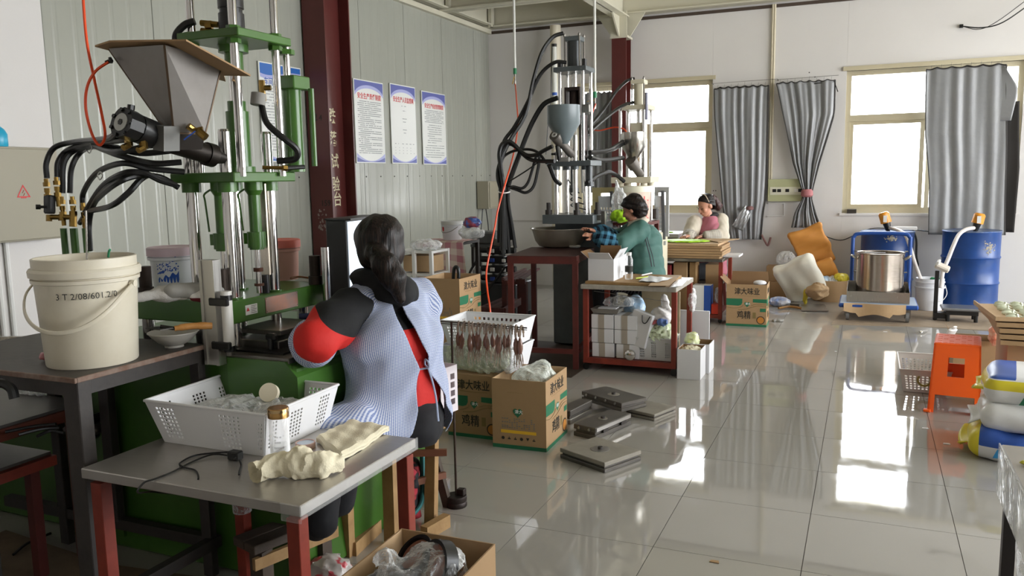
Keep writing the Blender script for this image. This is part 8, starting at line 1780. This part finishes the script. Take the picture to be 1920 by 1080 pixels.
# sacks with printed labels
sw_m = M('white laminated sack', '#e2e2e2', .35, bump=(18, .25)); yel = M('sack yellow', '#e3d233', .4); sblue = M('sack blue', '#2f57ac', .4)
def sack(label, c, half, rz, bands, seed, mats, mouth=True):
    f0 = crumple(smin([rbox(c, half, .07, rz), ell(c, (half[0]*1.02, half[1]*1.02, half[2]*1.06), Matrix.Rotation(rz, 3, 'Z'))], .05), 9, .012, seed)
    b = O(f0, V(c)-V((.5, .5, .22)), V(c)+V((.5, .5, .24)), .014); R = A(Matrix.Rotation(rz, 3, 'Z')); cc = A(V(c))
    for m_, g in bands: b = cut(b, lambda Q, g=g: g((Q-cc) @ R), inside=m_)
    t = T('printed_sack', label, 'sack', V(c)-V((0, 0, half[2])), group='printed sacks at the right'); b.o('body', mats, t, ang=70)
    w = lambda x, y, z: V(c)+Matrix.Rotation(rz, 3, 'Z') @ V((x, y, z))
    if mouth:
        g_ = B(); g_.grid(lambda u, v: w(-half[0]+.03-.085*u+.01*math.sin(9*v), (-.7+1.4*v)*half[1]*(1-.15*u), -.01+.03*math.sin(6*v+seed)*u-.03*u), 6, 12); o_ = g_.o('sack_mouth', yel if bands else mats[0], t, fix=False); m_ = o_.modifiers.new('t', 'SOLIDIFY'); m_.thickness = .006
    return t, w
q0 = (.89, 5.22, .085); q1 = (.91, 5.25, .23); q2 = (.93, 5.28, .375)
t, w = sack('lowest printed sack with blue band, on the floor under two others', q0, (.29, .3, .08), math.radians(-10), [(1, lambda q: np.minimum(q[:, 2]-.0, .22-np.abs(q[:, 0]+.02))), (2, lambda q: -.235-q[:, 0])], 3, [sw_m, sblue, yel])
def label_on(t, w, x, z, wd, ht, m, half_y, name='printed_label', skew=.0):
    b = B(); b.add([w(x-wd/2, -half_y, z-ht/2), w(x+wd/2, -half_y, z-ht/2), w(x+wd/2+skew, -half_y, z+ht/2), w(x-wd/2+skew, -half_y, z+ht/2)], [(0, 1, 2, 3)]); b.o(name, m, t, ang=None, fix=False)
label_on(t, w, -.12, -.025, .09, .05, M('cyan print', '#2f8fc9', .4), .327, skew=.02); label_on(t, w, .02, -.035, .05, .025, grey_ink, .328, 'small_print')
t, w = sack('middle white sack with pale blue square, between two printed sacks', q1, (.27, .29, .078), math.radians(-6), [], 5, [sw_m], mouth=True)
label_on(t, w, -.03, -.02, .06, .055, M('pale blue print', '#7fb4d9', .4), .315); label_on(t, w, .07, -.02, .08, .025, M('violet small print', '#6f78b0', .4), .316, 'small_print')
t, w = sack('topmost sack with yellow and blue bands and green label', q2, (.27, .28, .078), math.radians(-8), [(1, lambda q: np.minimum(q[:, 2]-.01, .06-q[:, 2]-.0*q[:, 0])), (2, lambda q: np.minimum(q[:, 2]-.065, -.12-q[:, 0]))], 7, [sw_m, yel, sblue])
label_on(t, w, -.06, -.03, .085, .05, M('green print', '#2f8f3f', .4), .305, skew=.025); label_on(t, w, -.05, .045, .06, .018, M('grey olive print', '#8f8a4a', .4), .3, 'small_print'); label_on(t, w, .05, .045, .04, .02, M('grey olive print', '#8f8a4a', .4), .3, 'small_print')
lump('clear_sack', 'tall milky plastic sack standing at the right edge by the lure trays', 'sack', (.96, 5.1, .82), (.15, .14, .29), Mclear('milky sack film', '#dfe3df', .55, .25, (9, .6)), seed=4, amp=.03, sc=12, h=.015)
# table in the lower right corner
br = T('corner_table', 'pale topped table with clear film edge in the lower right corner', 'table', (.8, 2.3, 0))
B().box(.4, 1.2, 1.5, 2.785, .715, .75, bev=.003).o('tabletop', M('pale table sheet', '#a9a39c', .4, n=(7, .5, '#97918a')), br)
for x, y in ((.41, 2.72), (1.14, 2.72), (.41, 1.6), (1.14, 1.6)): B().box(x, x+.035, y, y+.035, 0, .715).o('leg', black_steel, br, ang=None)
B().box(.42, 1.17, 1.62, 2.74, .2, .215).o('shelf', steel_gy, br, ang=None)
B().box(.394, .398, 1.5, 2.79, .6, .752).o('film_edge', Mclear('hanging film', '#eef0ef', .06, .12, (10, .4), .15), br, ang=None)
lump('clear_bag', 'clear bag hanging inside the corner table leg', 'bag', (.45, 2.5, .52), (.03, .09, .13), clear_bag, seed=4)
cn = T('spray_can', 'silver spray can on the shelf of the corner table', 'can', (.5, 2.56, .216)); B().lathe([(.001, 0), (.03, 0), (.032, .004), (.032, .14), (.026, .155), (.012, .16), (.012, .17)], (.5, 2.58, .216), 24).o('body', chrome, cn); B().lathe([(.0325, .012), (.0325, .13)], (.5, 2.58, .216), 24).o('label', M('lilac label', '#b9b3c4', .4), cn); B().cyl((.5, 2.58, .376), (.5, 2.58, .4), .011, n=12).o('nozzle', white_pl, cn)
lump('yellow_lure', 'yellow green lure scrap on the corner table', 'lure', (.46, 2.6, .758), (.04, .02, .008), M('yellow green scrap', '#c9c443', .4), h=.005, amp=.005)
B().box(.44, .52, 2.3, 2.42, .7505, .753).o('paper_card', M('purple card', '#4a3f63', .5), None, 'dark purple card on the corner table', 'card', ang=None)
# litter on the tiles
for k, (x, y, lb) in enumerate(((1735, 803, 'small white scrap on the tiles before the stool'), (1775, 832, 'white paper scrap in the stool reflection'), (1567, 659, 'white crumb on the tile joint'), (1660, 622, 'pale scrap in front of the trolley'), (1340, 1053, 'small brown scrap on the nearest tiles'))):
    p = PZ(x, y, .001); s_ = .02 if k != 2 else .01; B().prism([(p.x-s_, p.y-s_*.5), (p.x+s_, p.y-s_*.6), (p.x+s_*.7, p.y+s_*.6), (p.x-s_*.8, p.y+s_*.4)], .0006, .003).o('paper_scrap', white_card if k != 4 else wood, None, lb, 'scrap', ang=None)
lump('floor_cloth', 'grey crumpled cloth on the floor beside the brown carton', 'cloth', PZ(1458, 601, .012), (.06, .04, .015), M('grey cloth', '#8f8d88', .9), floor=.002, h=.008)
